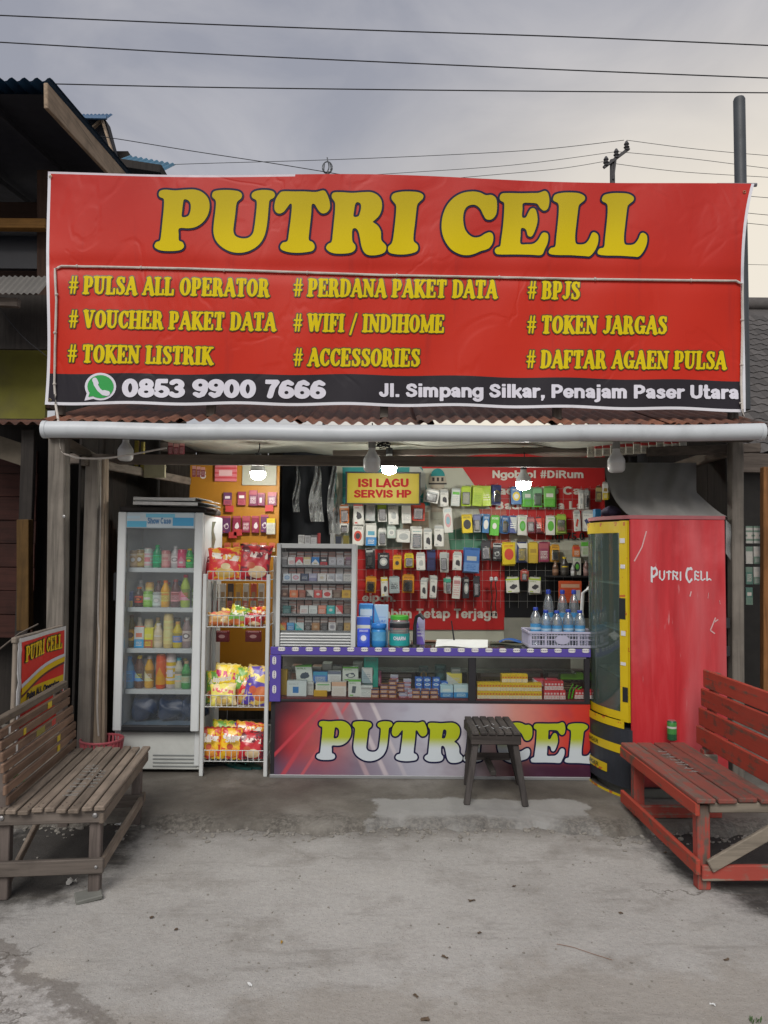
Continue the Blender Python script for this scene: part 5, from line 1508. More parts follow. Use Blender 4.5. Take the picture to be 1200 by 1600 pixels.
T_, W_, G_ = (.02, .35, .42), (.6, .6, .58), (.05, .30, .08)
ROWS = [
    [('can', 172, 26, (.30, .22, .14), (.4, .3, .2), (.5, .5, .5), 'tan'), ('can', 206, 27, (.22, .15, .06), (.35, .28, .12), (.5, .5, .5), 'brown'), ('can', 250, 29, (.5, .55, .52), (.55, .35, .38), (.5, .2, .22), 'white and pink'),
     ('bottle', 298, 34, (.03, .28, .13), (.05, .4, .2), (.02, .3, .1), 'green'), ('can', 345, 26, (.5, .25, .25), (.55, .35, .33), (.4, .2, .2), 'pale pink'), ('bottle', 397, 32, (.5, .5, .5), (.55, .55, .52), (.5, .5, .5), 'milky white'),
     ('can', 433, 28, (.5, .08, .14), (.55, .2, .25), (.5, .5, .5), 'crimson'), ('bottle', 474, 29, (.02, .3, .07), (.04, .36, .1), (.6, .5, .02), 'green yellow-capped')],
    [('carton', 143, 22, (.05, .07, .2), (.35, .3, .12), (.1, .1, .25), 'navy'), ('bottle', 199, 29, (.06, .03, .02), (.55, .08, .06), (.5, .15, .02), 'dark red-labelled'), ('can', 248, 24, (.18, .35, .08), (.3, .45, .2), (.5, .5, .5), 'leaf green'),
     ('can', 298, 22, (.35, .38, .38), (.45, .5, .5), (.5, .5, .5), 'silver'), ('bottle', 342, 39, (.6, .35, .06), (.6, .45, .15), (.65, .2, .02), 'orange'), ('bottle', 397, 41, (.10, .05, .05), (.5, .25, .27), (.2, .05, .05), 'cola-dark'), ('bottle', 450, 48, (.35, .45, .12), (.55, .3, .36), (.6, .05, .08), 'tall green red-capped')],
    [('bottle', 155, 46, (.10, .08, .03), (.55, .30, .05), (.10, .06, .03), 'dark tea'), ('carton', 203, 30, (.5, .55, .6), (.1, .28, .55), (.55, .2, .15), 'blue and white'), ('carton', 252, 28, (.6, .55, .12), (.3, .12, .06), (.55, .5, .2), 'yellow'),
     ('bottle', 304, 35, (.6, .55, .45), (.5, .45, .35), (.65, .65, .6), 'cream'), ('can', 357, 50, (.6, .5, .28), (.55, .45, .25), (.6, .55, .3), 'tall beige'), ('bottle', 408, 38, (.5, .42, .1), (.12, .2, .5), (.5, .3, .1), 'yellow blue-labelled'), ('bottle', 459, 44, (.25, .2, .2), (.4, .35, .33), (.6, .62, .6), 'pale plum')],
    [('bottle', 145, 46, (.12, .25, .38), (.08, .22, .5), (.1, .25, .5), 'blue water'), ('bottle', 200, 47, (.1, .05, .03), (.15, .28, .6), (.65, .5, .02), 'blue yellow-capped'), ('bottle', 254, 46, (.55, .35, .1), (.62, .5, .3), (.7, .7, .68), 'orange-juice'),
     ('can', 316, 50, (.55, .12, .05), (.6, .25, .05), (.6, .3, .05), 'tall orange-red'), ('can', 371, 52, (.55, .5, .5), (.6, .35, .05), (.5, .5, .6), 'tall white and yellow'), ('bottle', 414, 44, (.5, .5, .42), (.5, .38, .3), (.02, .4, .5), 'teal-capped'), ('bottle', 455, 40, (.1, .3, .12), (.3, .4, .3), (.4, .3, .2), 'green')]]
for ri, row in enumerate(ROWS):
    for ci, (kd, cx, hpx, c0, c1, c2, nm) in enumerate(row):
        yy = YSH + .06 + .012 * ((ci * 7 + ri) % 3)
        q = P(160 + cx / 3.478, SHELF_PY[ri], yy); h = hpx * yy / FPX * (1.06)
        r = (.0335 if kd != 'carton' else .033) * (1.0 if ri else .95); c0, c1, c2 = (tuple(max(0, min(.8, (sum(cc_) / 3 + (v - sum(cc_) / 3) * 1.35) * 1.15)) for v in cc_) for cc_ in (c0, c1, c2))
        bottle(kd, r, h, (q.x, yy, shz[ri] + .0008), (c0, c1, c2), 'drink_' + kd, '%s drink %s on the %s fridge shelf, %s from the left' % (nm, kd, ['top', 'second', 'third', 'lowest'][ri], ORD[ci]), kd, 'drinks in the glass-door fridge')
# second rank behind, in the row's own colours, brightened
for ri in range(4):
    for k in range(7):
        x = fx0 + .085 + k * (fw - .17) / 6.2; _, _, hp_, c0, c1, c2, _ = ROWS[ri][(k + 3) % len(ROWS[ri])]
        bottle('can' if k % 3 == 1 else 'bottle', .031, [.135, .18, .20, .205][ri] - .012 * (k % 2), (x, YSH + .145, shz[ri] + .0008), tuple(tuple(min(.8, v * 1.35) for v in cc_) for cc_ in (c0, c1, c2)), 'drink_bottle', 'drink bottle in the rear rank of the %s fridge shelf, %s from the left' % (['top', 'second', 'third', 'lowest'][ri], ORD[k]), 'bottle', 'drinks in the glass-door fridge')
# blue ice packs at the bottom
M_ice = pm('ice_bag_blue', (.025, .05, .12), .3, .6, 14, bump=.6)
for i, (x, w) in enumerate(((.16, .18), (.36, .2), (.5, .14))):
    b = B(); cx = fx0 + x; zz0 = zb_ + .06
    def bag(u, v, cx=cx, w=w, i=i):
        th = u * 2 * math.pi; ph = v * math.pi
        sg = lambda q_: math.copysign(abs(q_) ** .45, q_)
        wr = 1 + .12 * math.sin(th * 3 + i) + .07 * math.sin(th * 7 + v * 11 + i * 2)
        return (cx + w * .56 * abs(math.sin(ph)) ** .35 * sg(math.cos(th)) * wr, YSH + .12 + .09 * abs(math.sin(ph)) ** .35 * sg(math.sin(th)) * wr, zz0 + .07 - .07 * math.cos(ph) * (1 + .25 * math.sin(th * 2 + i)) + .016 * math.sin(th * 5 + v * 9))
    b.grid(bag, 40, 12); b.top('ice_bag', M_ice, ['blue ice bag at the left of the fridge floor', 'blue ice bag in the middle of the fridge floor', 'narrow blue ice bag at the right of the fridge floor'][i], 'bag', smooth=60)
b = B(); b.box((fxc, YF + .215, zb_ + .03), (fw - .085, .33, .02)); b.part('floor_shelf', pm('fridge_floor', (.16, .24, .34), .5, .3), fridge)
# things on top of the fridge
M_news = pm('newsprint', (.62, .63, .62), .85, .3, 25)
b = B(); b.box((fxc - .005, YF + .30, FZ + .022), (fw + .01, .5, .036), ch=.008); b.top('flat_carton', pm('carton_dark', (.035, .03, .028), .8, .4), 'flattened dark carton on top of the drinks fridge', 'carton')
def paper_sheet(x0, x1, z, y0, y1, seed, label):
    b = B(); r2 = random.Random(seed)
    f = lambda u, v: (x0 + (x1 - x0) * u + .02 * math.sin(v * 4 + seed), y0 + (y1 - y0) * v, z + .010 * math.sin(u * 6 + seed) * (.3 + v) - .025 * max(0, u - .8) * 5 * (.5 + .5 * math.sin(seed)) + .004 * math.sin(v * 12))
    b.grid(f, 18, 8); b.grid(lambda u, v: Vector(f(u, v)) - Vector((0, 0, .024)), 18, 8); b.bar(Vector(f(.01, 0)) - Vector((0, 0, .012)), Vector(f(.8, 0)) - Vector((0, 0, .012)), .004, .022, ch=.001)
    b.top('newspaper', M_news, label, 'newspaper', 'newspapers on the fridge', smooth=50)
paper_sheet(fx0 + .08, fx1 + .06, FZ + .070, YF - .01, YF + .4, 1, 'lower loose newspaper on top of the drinks fridge')
paper_sheet(fx0 + .07, fx1 + .03, FZ + .100, YF + .02, YF + .42, 2, 'topmost loose newspaper on top of the drinks fridge')
# paper strip hanging by the fridge
b = B(); xa, za, xb, zb2 = span(319, 815, 336, 905, 5.25)
b.grid(lambda u, v: (xa + (xb - xa) * u + .006 * math.sin(v * 20), 5.25 + .01 * math.sin(v * 13), za + (zb2 - za) * v), 4, 16)
b.top('paper_strip', pm('paper_cream', (.50, .50, .36), .8, .35, 30), 'long cream paper strip hanging beside the fridge', 'paper', smooth=60)
b = B(); pbox(b, 314, 861, 324, 895, 5.2, .02); b.top('red_pouch', pack((.45, .06, .04), (.5, .1, .06), (.6, .5, .4), 'lines'), 'small red pouch between fridge and snack rack', 'pouch')

# ================================================================== SNACK RACK
YR = 4.99
rx0, rx1 = P(320, 1100, YR).x, P(414, 1100, YR).x
rack = thing('wire_rack', 'white wire snack rack between the fridge and the counter', 'rack', ((rx0 + rx1) / 2, YR + .15, FL))
M_wire_w = pm('wire_white', (.55, .58, .58), .4, .2)
ztr = P(365, 897, YR).z
RD = .30
for x in (rx0 - .015, rx1 + .01):
    for y in (YR, YR + RD):
        b = B(); b.bar((x, y, FL), (x, y, ztr + (0.0 if y == YR else .12)), .026, .02, up=(0, 1, 0)); b.part('upright', M_wire_w, rack)
def wires(b, pts, r=.0022): b.tube(pts, r, 4)
RK = [(893, 907), (962, 980), (1087, 1105), (1173, 1190)]
rz = []
for (pt, pb) in RK:
    z1 = P(365, pt, YR).z; z0 = P(365, pb, YR).z; rz.append(z0)
    b = B()
    for z in (z0, z1):
        wires(b, [(rx0, YR + .004, z), (rx1, YR + .004, z)], .003); wires(b, [(rx0, YR + .004, z), (rx0, YR + RD, z)], .003); wires(b, [(rx1, YR + .004, z), (rx1, YR + RD, z)], .003)
    n = 11
    for i in range(n + 1):
        x = rx0 + (rx1 - rx0) * i / n
        wires(b, [(x, YR + .004, z1), (x, YR + .004, z0), (x, YR + RD, z0), (x, YR + RD, z1 + .10)])
    for i in range(1, 5):
        y = YR + RD * i / 5; wires(b, [(rx0, y, z1), (rx0, y, z0), (rx1, y, z0), (rx1, y, z1)])
    wires(b, [(rx0, YR + RD, z1 + .10), (rx1, YR + RD, z1 + .10)], .003)
    b.part('basket_shelf', M_wire_w, rack, smooth=60)


def snack_bag(c, w, h, tilt, mats, name, label, group, lean=.25, d=.062):
    """pillow bag: puffed middle, crimped ends"""
    b = B(); rot = Matrix.Translation(c) @ Matrix.Rotation(tilt, 4, 'Y') @ Matrix.Rotation(-lean, 4, 'X')
    s2 = random.Random(int(c[0] * 991 + c[2] * 313))
    ph = s2.uniform(0, 6)
    def half(sg):
        def fn(u, v):
            e = (4 * v * (1 - v)) ** .55 * (4 * u * (1 - u)) ** .35 if 0 < u < 1 and 0 < v < 1 else 0
            wv = 1 - .10 * (1 - (2 * v - 1) ** 2) if True else 1
            x = (u - .5) * w * wv; y = sg * d * .5 * e * (1 + .18 * math.sin(u * 11 + ph) * math.sin(v * 9 + ph)); z = v * h + .004 * math.sin(u * 26) * (1 if v in (0, 1) else 0)
            return rot @ Vector((x, y, z))
        return fn
    b.grid(half(-1), 16, 14); b.grid(half(1), 16, 14)
    return b.top(name, mats, label, 'snack bag', group, smooth=70, base=Vector(c))


GS = 'snack bags in the wire rack'
S_red = pack((.50, .03, .03), (.60, .32, .03), (.6, .58, .5), 'snack', .3)
S_red2 = pack((.40, .02, .03), (.10, .02, .03), (.6, .5, .45), 'snack', .3)
S_yel = pack((.62, .45, .02), (.62, .5, .2), (.45, .03, .12), 'snack', .3)
S_grn = pack((.12, .30, .05), (.5, .42, .03), (.6, .6, .5), 'snack', .3)
S_pur = pack((.08, .05, .30), (.55, .4, .1), (.6, .5, .1), 'snack', .3)
S_sip = pack((.60, .38, .02), (.45, .05, .04), (.65, .62, .58), 'snack', .3)
BAGS = [(352, 905, 52, 46, -.05, S_red, 0, 'large red and orange snack bag leaning in the top rack basket'), (395, 905, 48, 50, .06, S_red2, 0, 'large dark red snack bag at the right of the top rack basket'),
        (343, 976, 34, 20, -.1, pack((.5, .3, .12), (.5, .12, .08), (.5, .4, .2), 'snack'), 1, 'pale orange snack bag lying in the second rack basket'), (368, 976, 30, 28, .3, S_grn, 1, 'green-topped snack bag in the second rack basket'), (393, 978, 32, 18, .1, S_red2, 1, 'flat dark red bag at the right of the second basket'),
        (349, 1104, 36, 54, .06, S_yel, 2, 'bright yellow snack bag standing in the third basket'), (349, 1106, 38, 30, -.08, pack((.6, .55, .12), (.62, .5, .3), (.5, .1, .1), 'snack'), 2, 'pale yellow snack bag in front in the third basket'), (373, 1103, 24, 50, .1, S_grn, 2, 'small green snack bag in the third basket'), (398, 1103, 38, 54, .12, S_pur, 2, 'purple and yellow snack bag in the third basket'),
        (374, 905, 40, 40, .1, S_sip, 0, 'orange snack bag standing half hidden between the two large red bags'), (336, 905, 30, 34, -.12, S_red2, 0, 'small dark bag standing at the left end of the top rack basket'), (356, 976, 30, 22, .2, S_yel, 1, 'yellow bag standing behind in the second rack basket'), (405, 976, 24, 26, -.1, S_red, 1, 'small red bag standing at the right end of the second basket'), (383, 1103, 30, 40, -.1, S_red, 2, 'red bag standing behind the purple one in the third basket'), (334, 1103, 24, 44, -.06, S_grn, 2, 'green bag standing at the left end of the third basket'), (343, 1189, 34, 48, .08, S_grn, 3, 'green bag standing behind in the lowest basket'), (375, 1189, 34, 46, -.08, S_pur, 3, 'purple bag standing behind in the lowest basket'),
        (327, 1189, 32, 42, 0, S_sip, 3, 'yellow snack bag with white word in the lowest basket corner'), (359, 1189, 34, 42, .05, S_sip, 3, 'orange-yellow snack bag with white word mid lowest basket'), (391, 1189, 40, 36, -.05, S_red2, 3, 'dark red snack bag in the lowest basket'), (388, 1168, 44, 26, .1, S_red, 3, 'red snack bag lying on top in the lowest basket')]
for i, (cx, pb, w, h, tl, m, k, lab) in enumerate(BAGS):
    yy = YR + .05 + (.06 if 'on top' in lab or 'standing' in lab or 'small green' in lab else 0) - (.02 if 'in front' in lab else 0)
    q = P(cx, pb, yy); bg_ = snack_bag((q.x, yy, rz[k] + .004 + (.10 if 'on top' in lab else 0)), w * 1.1 * yy / FPX, h * 1.12 * yy / FPX, tl, m, 'snack_bag', lab, GS)
# wording on the front bags
def on_bag(s, cx, py, w, h, Y, mat, par, tilt=0.0):
    b = B(); a = P(cx - w / 2, py, Y); e = P(cx + w / 2, py - h, Y)
    sans_text(b, s, lambda x, y: (x, Y, y + (x - a.x) * tilt), a.x, e.x, a.z, e.z, .02); b.part('lettering', mat, par)
M_lw = flat('word_white', (.68, .66, .62), .4)
tops = {o['label']: o for o in COL.objects if o.get('category') == 'snack bag'}
for key, s, cx, py, w, h in (('yellow snack bag with white word in the lowest basket corner', 'SIIP', 325, 1160, 18, 9), ('orange-yellow snack bag with white word mid lowest basket', 'SIIP', 362, 1160, 20, 9), ('bright yellow snack bag standing in the third basket', 'tapioco', 347, 1066, 28, 8)):
    on_bag(s, cx, py, w, h, YR + .012 if 'SIIP' in s else YR + .055, M_lw if s == 'SIIP' else M_lw, tops[key], .12 if s != 'SIIP' else .05)
# strips of sachets hanging on the rack's back
r5 = random.Random(8)
for k in range(7):
    x0 = 331 + k * 12
    c0 = [(.5, .5, .46), (.48, .47, .44), (.06, .05, .05), (.5, .3, .06), (.5, .5, .45), (.45, .08, .05), (.5, .5, .46)][k]
    b = B(); pbox(b, x0, 912, x0 + 10, 958, YR + RD + .015, .012, ch=.001)
    b.top('sachet_strip', pack(c0, (.3, .32, .28) if k % 2 else (.4, .12, .1), (.3, .2, .1), 'low'), 'strip of small sachets behind the snack rack, %s from the left' % ORD[k], 'sachets', 'sachet strips behind the snack rack')
for k, (x0, x1) in enumerate(((335, 358), (383, 408))):
    b = B(); pbox(b, x0, 986, x1, 1003, YR + RD + .06, .03); b.top('small_box', pack((.14, .015, .02), (.16, .02, .03), (.5, .3, .3), 'oval'), 'small maroon box behind the snack rack, %s' % ('left one' if k == 0 else 'right one'), 'box')
# slippers on the floor under the rack
M_slip = pm('rubber_teal', (.015, .09, .085), .6, .2)
for i, (px, py, a, m) in enumerate(((372, 1200, 1.0, M_slip), (388, 1199, .95, M_slip), (340, 1196, 1.9, pm('rubber_dark', (.015, .02, .022), .7)), (352, 1193, 1.7, MATS['rubber_dark']))):
    q = PG(px, py, FL); t = thing('slipper', ['teal rubber slipper, left of the pair under the rack', 'teal rubber slipper, right of the pair under the rack', 'dark slipper at the left under the rack', 'dark slipper behind the teal pair under the rack'][i], 'slipper', (q.x, q.y + .02, FL), a, 'slippers under the rack')
    b = B(); n = 18; pts = [(.042 * math.cos(2 * math.pi * k / n) * (1 + .15 * math.sin(2 * math.pi * k / n)), .12 * math.sin(2 * math.pi * k / n)) for k in range(n)]
    b.add([(x, y, .001) for x, y in pts] + [(x, y, .016) for x, y in pts], [tuple(range(n))[::-1], tuple(range(n, 2 * n))] + [(k, (k + 1) % n, (k + 1) % n + n, k + n) for k in range(n)]); b.part('sole', m, t, local=True, smooth=40)
    b = B(); b.tube([(-.04, -.01, .016), (-.015, .03, .045), (0, .06, .018), (.015, .03, .045), (.04, -.01, .016)], .006, 6); b.part('strap', m, t, local=True, smooth=60)

# ================================================================== COUNTER SHOWCASE
YC = 4.96
cz_top = P(650, 1014, YC).z
cz_gl = P(600, 1097, YC).z
cx0 = P(422, 1100, YC).x
cx1 = 1.375
CD = .46
counter = thing('display_counter', 'glass-topped display counter with purple trim and printed shop name', 'counter', ((cx0 + cx1) / 2, YC + CD / 2, FL))
M_blk = pm('counter_black', (.02, .02, .024), .4, .3); M_alu2 = pm('counter_alu', (.42, .44, .46), .35, .15, metal=.7)
def cpart(c, s, name, mat, par=counter, ch=.003): b = B(); b.box(c, s, ch=ch); return b.part(name, mat, par)
cm = (cx0 + cx1) / 2; cw = cx1 - cx0
cpart((cm, YC + .022 + (CD - .05) / 2, (FL + cz_gl) / 2), (cw - .01, CD - .05, cz_gl - FL - .01), 'cabinet_body', M_blk)
# printed front panel
def panel_material():
    t = NT('panel_print')
    s = t.sep(t.coord('Generated')); x, z = s[0], s[2]
    col = t.ramp(x, [(0.0, (.05, .01, .02)), (.05, (.34, .03, .04)), (.16, (.42, .10, .10)), (.26, (.24, .19, .23)), (.42, (.36, .37, .44)), (.62, (.44, .43, .48)), (.76, (.50, .22, .18)), (.92, (.50, .05, .035)), (1.0, (.45, .03, .02))])
    # dark sweep along the foot of the print
    low = t.math('MULTIPLY', t.step(z, .46, .10), t.step(x, .45, .85)); col = t.mix(t.math('MULTIPLY', low, .95), col, (.022, .008, .03))
    tl = t.math('MULTIPLY', t.step(z, .62, .98), t.step(x, .16, .02)); col = t.mix(t.math('MULTIPLY', tl, .85), col, (.03, .012, .02))
    lo2 = t.math('MULTIPLY', t.step(z, .40, .0), t.step(x, .6, .1)); col = t.mix(t.math('MULTIPLY', lo2, .65), col, (.12, .10, .17))
    # light beams fanning from the left
    for a, c, w, colr in ((1.6, .10, .012, (.45, .06, .08)), (1.6, .16, .008, (.5, .10, .12)), (-1.2, .30, .012, (.50, .45, .48)), (-1.2, .36, .010, (.52, .48, .5)), (-1.2, .24, .012, (.4, .3, .33)), (2.4, .05, .010, (.5, .05, .07))):
        d = t.math('ABSOLUTE', t.math('SUBTRACT', t.math('SUBTRACT', x, c), t.math('MULTIPLY', t.math('SUBTRACT', z, .5), a * .09)))
        m = t.math('MULTIPLY', t.step(d, w, w * .3), t.math('MULTIPLY', t.step(x, .5, .3), .85))
        col = t.mix(m, col, colr)
    n = t.noise(t.mapping(t.coord('Generated'), (5, 1, 1.4), rot=(0, .6, 0)), 1.5, 3); col = t.mix(t.math('MULTIPLY', t.step(n, .5, .7), .25), col, (.12, .05, .09))
    t.set(Base_Color=col, Roughness=.28); t.bsdf.inputs['Specular IOR Level'].default_value = .5
    return t.mat
fp0 = P(428, 1211, YC).x
pz0, pz1 = FL + .022, cz_gl - .006
b = B(); b.box(((fp0 + cx1) / 2, YC + .012, (pz0 + pz1) / 2), (cx1 - fp0, .008, pz1 - pz0)); panel = b.part('front_panel', panel_material(), counter)
cpart((cm, YC + .012, FL + .011), (cw - .004, .016, .022), 'kick_strip', M_alu2)
cpart((cm, YC + .010, cz_gl + .004), (cw - .004, .014, .018), 'frame_rail', M_blk)
# shop name on the panel
def pn(x, y, off):
    k = .630; px = 494.5 + (x - 241.5) * k; py = 1126.5 + (y - 296) * k
    return P(px, py + (px - 495) * .002, YC + .0075 - off)
M_ink_cnt = ink('ink_counter', (.50, .56, .60), (.36, .42, .02), .30, .62, .28)
b = B(); shop_name(b, 4.4, lambda x, y: pn(x, y, .0015), 'PUTRICEL', res=1.8); b.part('lettering', M_ink_navy, panel)
b = B(); shop_name(b, 0.2, lambda x, y: pn(x, y, .003), 'PUTRICEL', res=1.8); b.part('lettering', M_ink_cnt, panel)
# glass case above
YG0 = YC + .006
M_cglass = glass('counter_glass', (.97, .99, .98), fog=.0, gloss=.0)
cpart((cm, YC + CD / 2, cz_gl + .014), (cw - .03, CD - .03, .012), 'case_floor', pm('case_floor_maroon', (.16, .03, .035), .5))
zg1 = cz_top - .055
b = B(); b.box((cm, YG0 + .004, (cz_gl + .014 + zg1) / 2), (cw - .06, .005, zg1 - cz_gl - .02)); b.part('front_pane', M_cglass, counter)
cpart((cm, YC + CD - .012, (cz_gl + cz_top) / 2), (cw - .04, .012, cz_top - cz_gl - .06), 'case_back', pm('case_back', (.30, .29, .26), .3, .4))
for x in (cx0 + .02, P(738, 1060, YC).x, cx1 - .02):
    cpart((x, YC + .018, (cz_gl + zg1) / 2 + .006), (.05 if abs(x - cm) < .5 else .035, .03, zg1 - cz_gl), 'frame_post', M_blk)
cpart((cm, YC + CD * .62, (cz_gl + zg1) / 2 + .02), (cw - .08, .18, .008), 'inner_shelf', glass('shelf_glass', (.9, .95, .93), fog=.03))
cpart((cm + .0, YC + .012, zg1 + .006), (cw - .05, .02, .016), 'frame_rail', M_alu2)
tt = cpart((cm, YC + CD / 2, cz_top - .004), (cw, CD, .010), 'glass_top', glass('top_glass', (.86, .92, .90), fog=.02, gloss=.0))
cpart((cm, YC + CD - .02, cz_top - .028), (cw - .01, .03, .036), 'frame_rail', M_alu2)
# purple trim tape with white tags
M_pur = pm('tape_purple', (.085, .06, .32), .4, .12, 5)
tr = cpart((cm, YC - .003, cz_top - .019), (cw + .004, .012, .052), 'trim_strip', M_pur)
zc0, zc1 = P(430, 1096, YC).z, cz_top - .046
cpart((cx0 + .032, YC - .004, (zc0 + zc1) / 2), (.074, .012, zc1 - zc0), 'trim_strip', M_pur)
M_tagw = pm('tag_white', (.62, .62, .64), .5, .1)
def tagoval(px, py, rx, rz_):
    c = P(px, py, YC - .012); b = B(); n = 14; a = [(c.x + rx * math.copysign(abs(math.cos(2 * math.pi * k / n)) ** .6, math.cos(2 * math.pi * k / n)), c.z + rz_ * math.copysign(abs(math.sin(2 * math.pi * k / n)) ** .7, math.sin(2 * math.pi * k / n))) for k in range(n)]
    b.prism(a, YC - .0125, YC - .0105); o = b.part('tag', M_tagw, tr)
    b = B()
    w, h = (rx * 1.3, rz_ * .28) if rx > rz_ else (rx * .4, rz_ * 1.1)
    for k in range(4):
        if rx > rz_: b.box((c.x - w * .6 + k * w * .4, YC - .0132, c.z), (w * .24, .001, h))
        else: b.box((c.x, YC - .0132, c.z - h * .6 + k * h * .4), (w, .001, h * .24))
    b.part('tag_print', M_ink_navy, o)
for i in range(24):
    px = 440 + i * 21.6
    if px < 935: tagoval(px, 1014 + (px - 440) * .006, .024, .0135)
for py in (1032, 1054, 1077): tagoval(428.5, py, .013, .026)

# ---- goods inside the case: cartons (px rect, colours, style)
zf = cz_gl + .0205
GB = 'boxed accessories in the counter case'
CASE = [((434, 1047, 449, 1092), (.55, .35, .06), (.5, .3, .05), (.3, .2, .05), 'plain', 'tall ochre box at the left end of the counter case', .10),
        ((448, 1064, 479, 1092), (.52, .58, .60), (.5, .55, .58), (.03, .16, .42), 'device', 'white box with blue handset picture in the counter case', .06),
        ((479, 1066, 490, 1090), (.45, .46, .45), (.3, .3, .3), (.3, .3, .3), 'lines', 'narrow grey box beside the blue handset box', .10),
        ((490, 1079, 511, 1092), (.62, .36, .02), (.6, .34, .02), (.4, .2, .02), 'plain', 'flat orange box on the floor of the counter case', .06),
        ((493, 1067, 517, 1080), (.55, .57, .52), (.4, .42, .4), (.2, .4, .2), 'lines', 'flat white box lying on the orange box', .07),
        ((518, 1066, 541, 1092), (.55, .52, .50), (.55, .35, .25), (.5, .45, .4), 'band', 'cream box with peach label in the counter case', .07),
        ((544, 1062, 564, 1090), (.52, .55, .53), (.10, .35, .05), (.06, .08, .1), 'device', 'white and green adapter box, front one', .06),
        ((562, 1072, 582, 1092), (.56, .58, .58), (.3, .35, .35), (.3, .3, .3), 'lines', 'small white box beside the front adapter box', .05),
        ((462, 1040, 488, 1066), (.52, .55, .53), (.10, .35, .05), (.05, .07, .1), 'device', 'tilted white and green adapter box on the handset box', .15),
        ((489, 1050, 512, 1068), (.06, .16, .42), (.05, .25, .4), (.5, .52, .5), 'band', 'blue box standing behind the flat white box', .15),
        ((512, 1049, 533, 1066), (.52, .54, .56), (.12, .14, .2), (.4, .4, .4), 'band', 'white box with black gadget picture on top of the peach box', .14),
        ((535, 1042, 560, 1064), (.52, .55, .52), (.10, .35, .05), (.05, .07, .1), 'device', 'white and green adapter box, rear one', .16),
        ((568, 1027, 591, 1074), (.015, .26, .21), (.02, .3, .22), (.05, .1, .1), 'oval', 'tall teal-green box at the back of the counter case', .16),
        ((565, 1044, 582, 1068), (.25, .33, .38), (.5, .5, .5), (.2, .25, .3), 'split', 'pale blue blister pack in front of the teal box', .13)]
for (x0, y0, x1, y1), c0, c1, c2, st, lab, off in CASE:
    Yb = YC + off; b = B(); d = .05
    xa, za, xb, zb2 = span(x0, y0, x1, y1, Yb)
    if y1 >= 1088: za = zf
    rot = Matrix.Rotation(R(-6), 4, 'Y') if 'tilted' in lab else None
    b.box(((xa + xb) / 2, Yb + d / 2, (za + zb2) / 2), (xb - xa, d, zb2 - za), rot, ch=.002)
    b.top('gadget_box', pm('box_%s' % str(c0), c0, .5, .1) if st == 'plain' else pack(c0, c1, c2, st), lab, 'box', GB)
# supports stacked behind: dim cartons
r6 = random.Random(11)
for k in range(7):
    x0 = 455 + k * 16; Yb = YC + .24; b = B(); xa, za, xb, zb2 = span(x0, 1034 + r6.randint(0, 10), x0 + 15, 1092, Yb)
    c0 = r6.choice([(.05, .06, .06), (.3, .3, .28), (.1, .25, .08), (.02, .02, .03), (.35, .2, .15)])
    b.box(((xa + xb) / 2, Yb + .06, (zf + zb2) / 2), (xb - xa, .1, zb2 - zf), ch=.002); b.top('gadget_box', pack(c0, (.4, .4, .38), (.1, .1, .1), 'band'), 'dim carton in the rear row of the counter case, %s from the left' % ORD[k], 'box', 'rear row of cartons in the counter case')
# small printed packs in stacks: brown, blue, yellow, red
def pack_mesh(w, d, h, mat):
    b = B(); b.box((0, 0, h / 2), (w, d, h), ch=.001); return b.mesh('small_pack', mat)
def stacks(spec, name, label, group, cat='pack'):
    n = 0; spec_n = {s[0]: k for k, s in enumerate(sorted(spec))}
    for (px, Yb, rows, me, h, jitter) in spec:
        for r in range(rows):
            o = link(name, me); q = P(px, 1090, Yb); lab_ = label % (ORD[r], ORD[spec_n[px]]); o.location = (q.x + r6.uniform(-jitter, jitter), Yb, zf + .0005 + r * (h + .0008)); o.rotation_euler = (0, 0, r6.uniform(-.04, .04)); tag(o, lab_, cat, group); n += 1
    return n
k1 = pack_mesh(.052, .05, .028, pack((.30, .12, .04), (.05, .03, .10), (.55, .5, .5), 'band'))
k2 = pack_mesh(.052, .05, .026, pack((.35, .34, .42), (.3, .08, .1), (.2, .2, .35), 'low'))
k3 = pack_mesh(.050, .05, .030, pack((.02, .10, .42), (.5, .55, .6), (.1, .3, .6), 'oval'))
stacks([(586, YC + .06, 2, k1, .028, .002), (600, YC + .07, 3, k1, .028, .002), (613, YC + .06, 4, k1, .028, .002), (650, YC + .05, 2, k1, .028, .002), (664, YC + .05, 2, k1, .028, .002), (678, YC + .05, 2, k1, .028, .002), (626, YC + .13, 3, k1, .028, .002)], 'small_pack', 'small brown pack, %s from the floor in the %s brown stack from the left', 'brown packs stacked in the counter case')
stacks([(630, YC + .06, 1, k2, .026, .002), (643, YC + .06, 2, k2, .026, .002), (616, YC + .14, 5, k2, .026, .002), (636, YC + .14, 4, k2, .026, .002)], 'small_pack', 'small lilac-grey pack, %s from the floor in the %s lilac stack from the left', 'lilac packs stacked in the counter case')
stacks([(654, YC + .13, 4, k3, .030, .002), (667, YC + .13, 4, k3, .030, .002), (681, YC + .13, 4, k3, .030, .002), (694, YC + .16, 3, k3, .030, .002)], 'small_pack', 'small royal blue pack, %s from the floor in the %s blue stack from the left', 'blue packs stacked in the counter case')
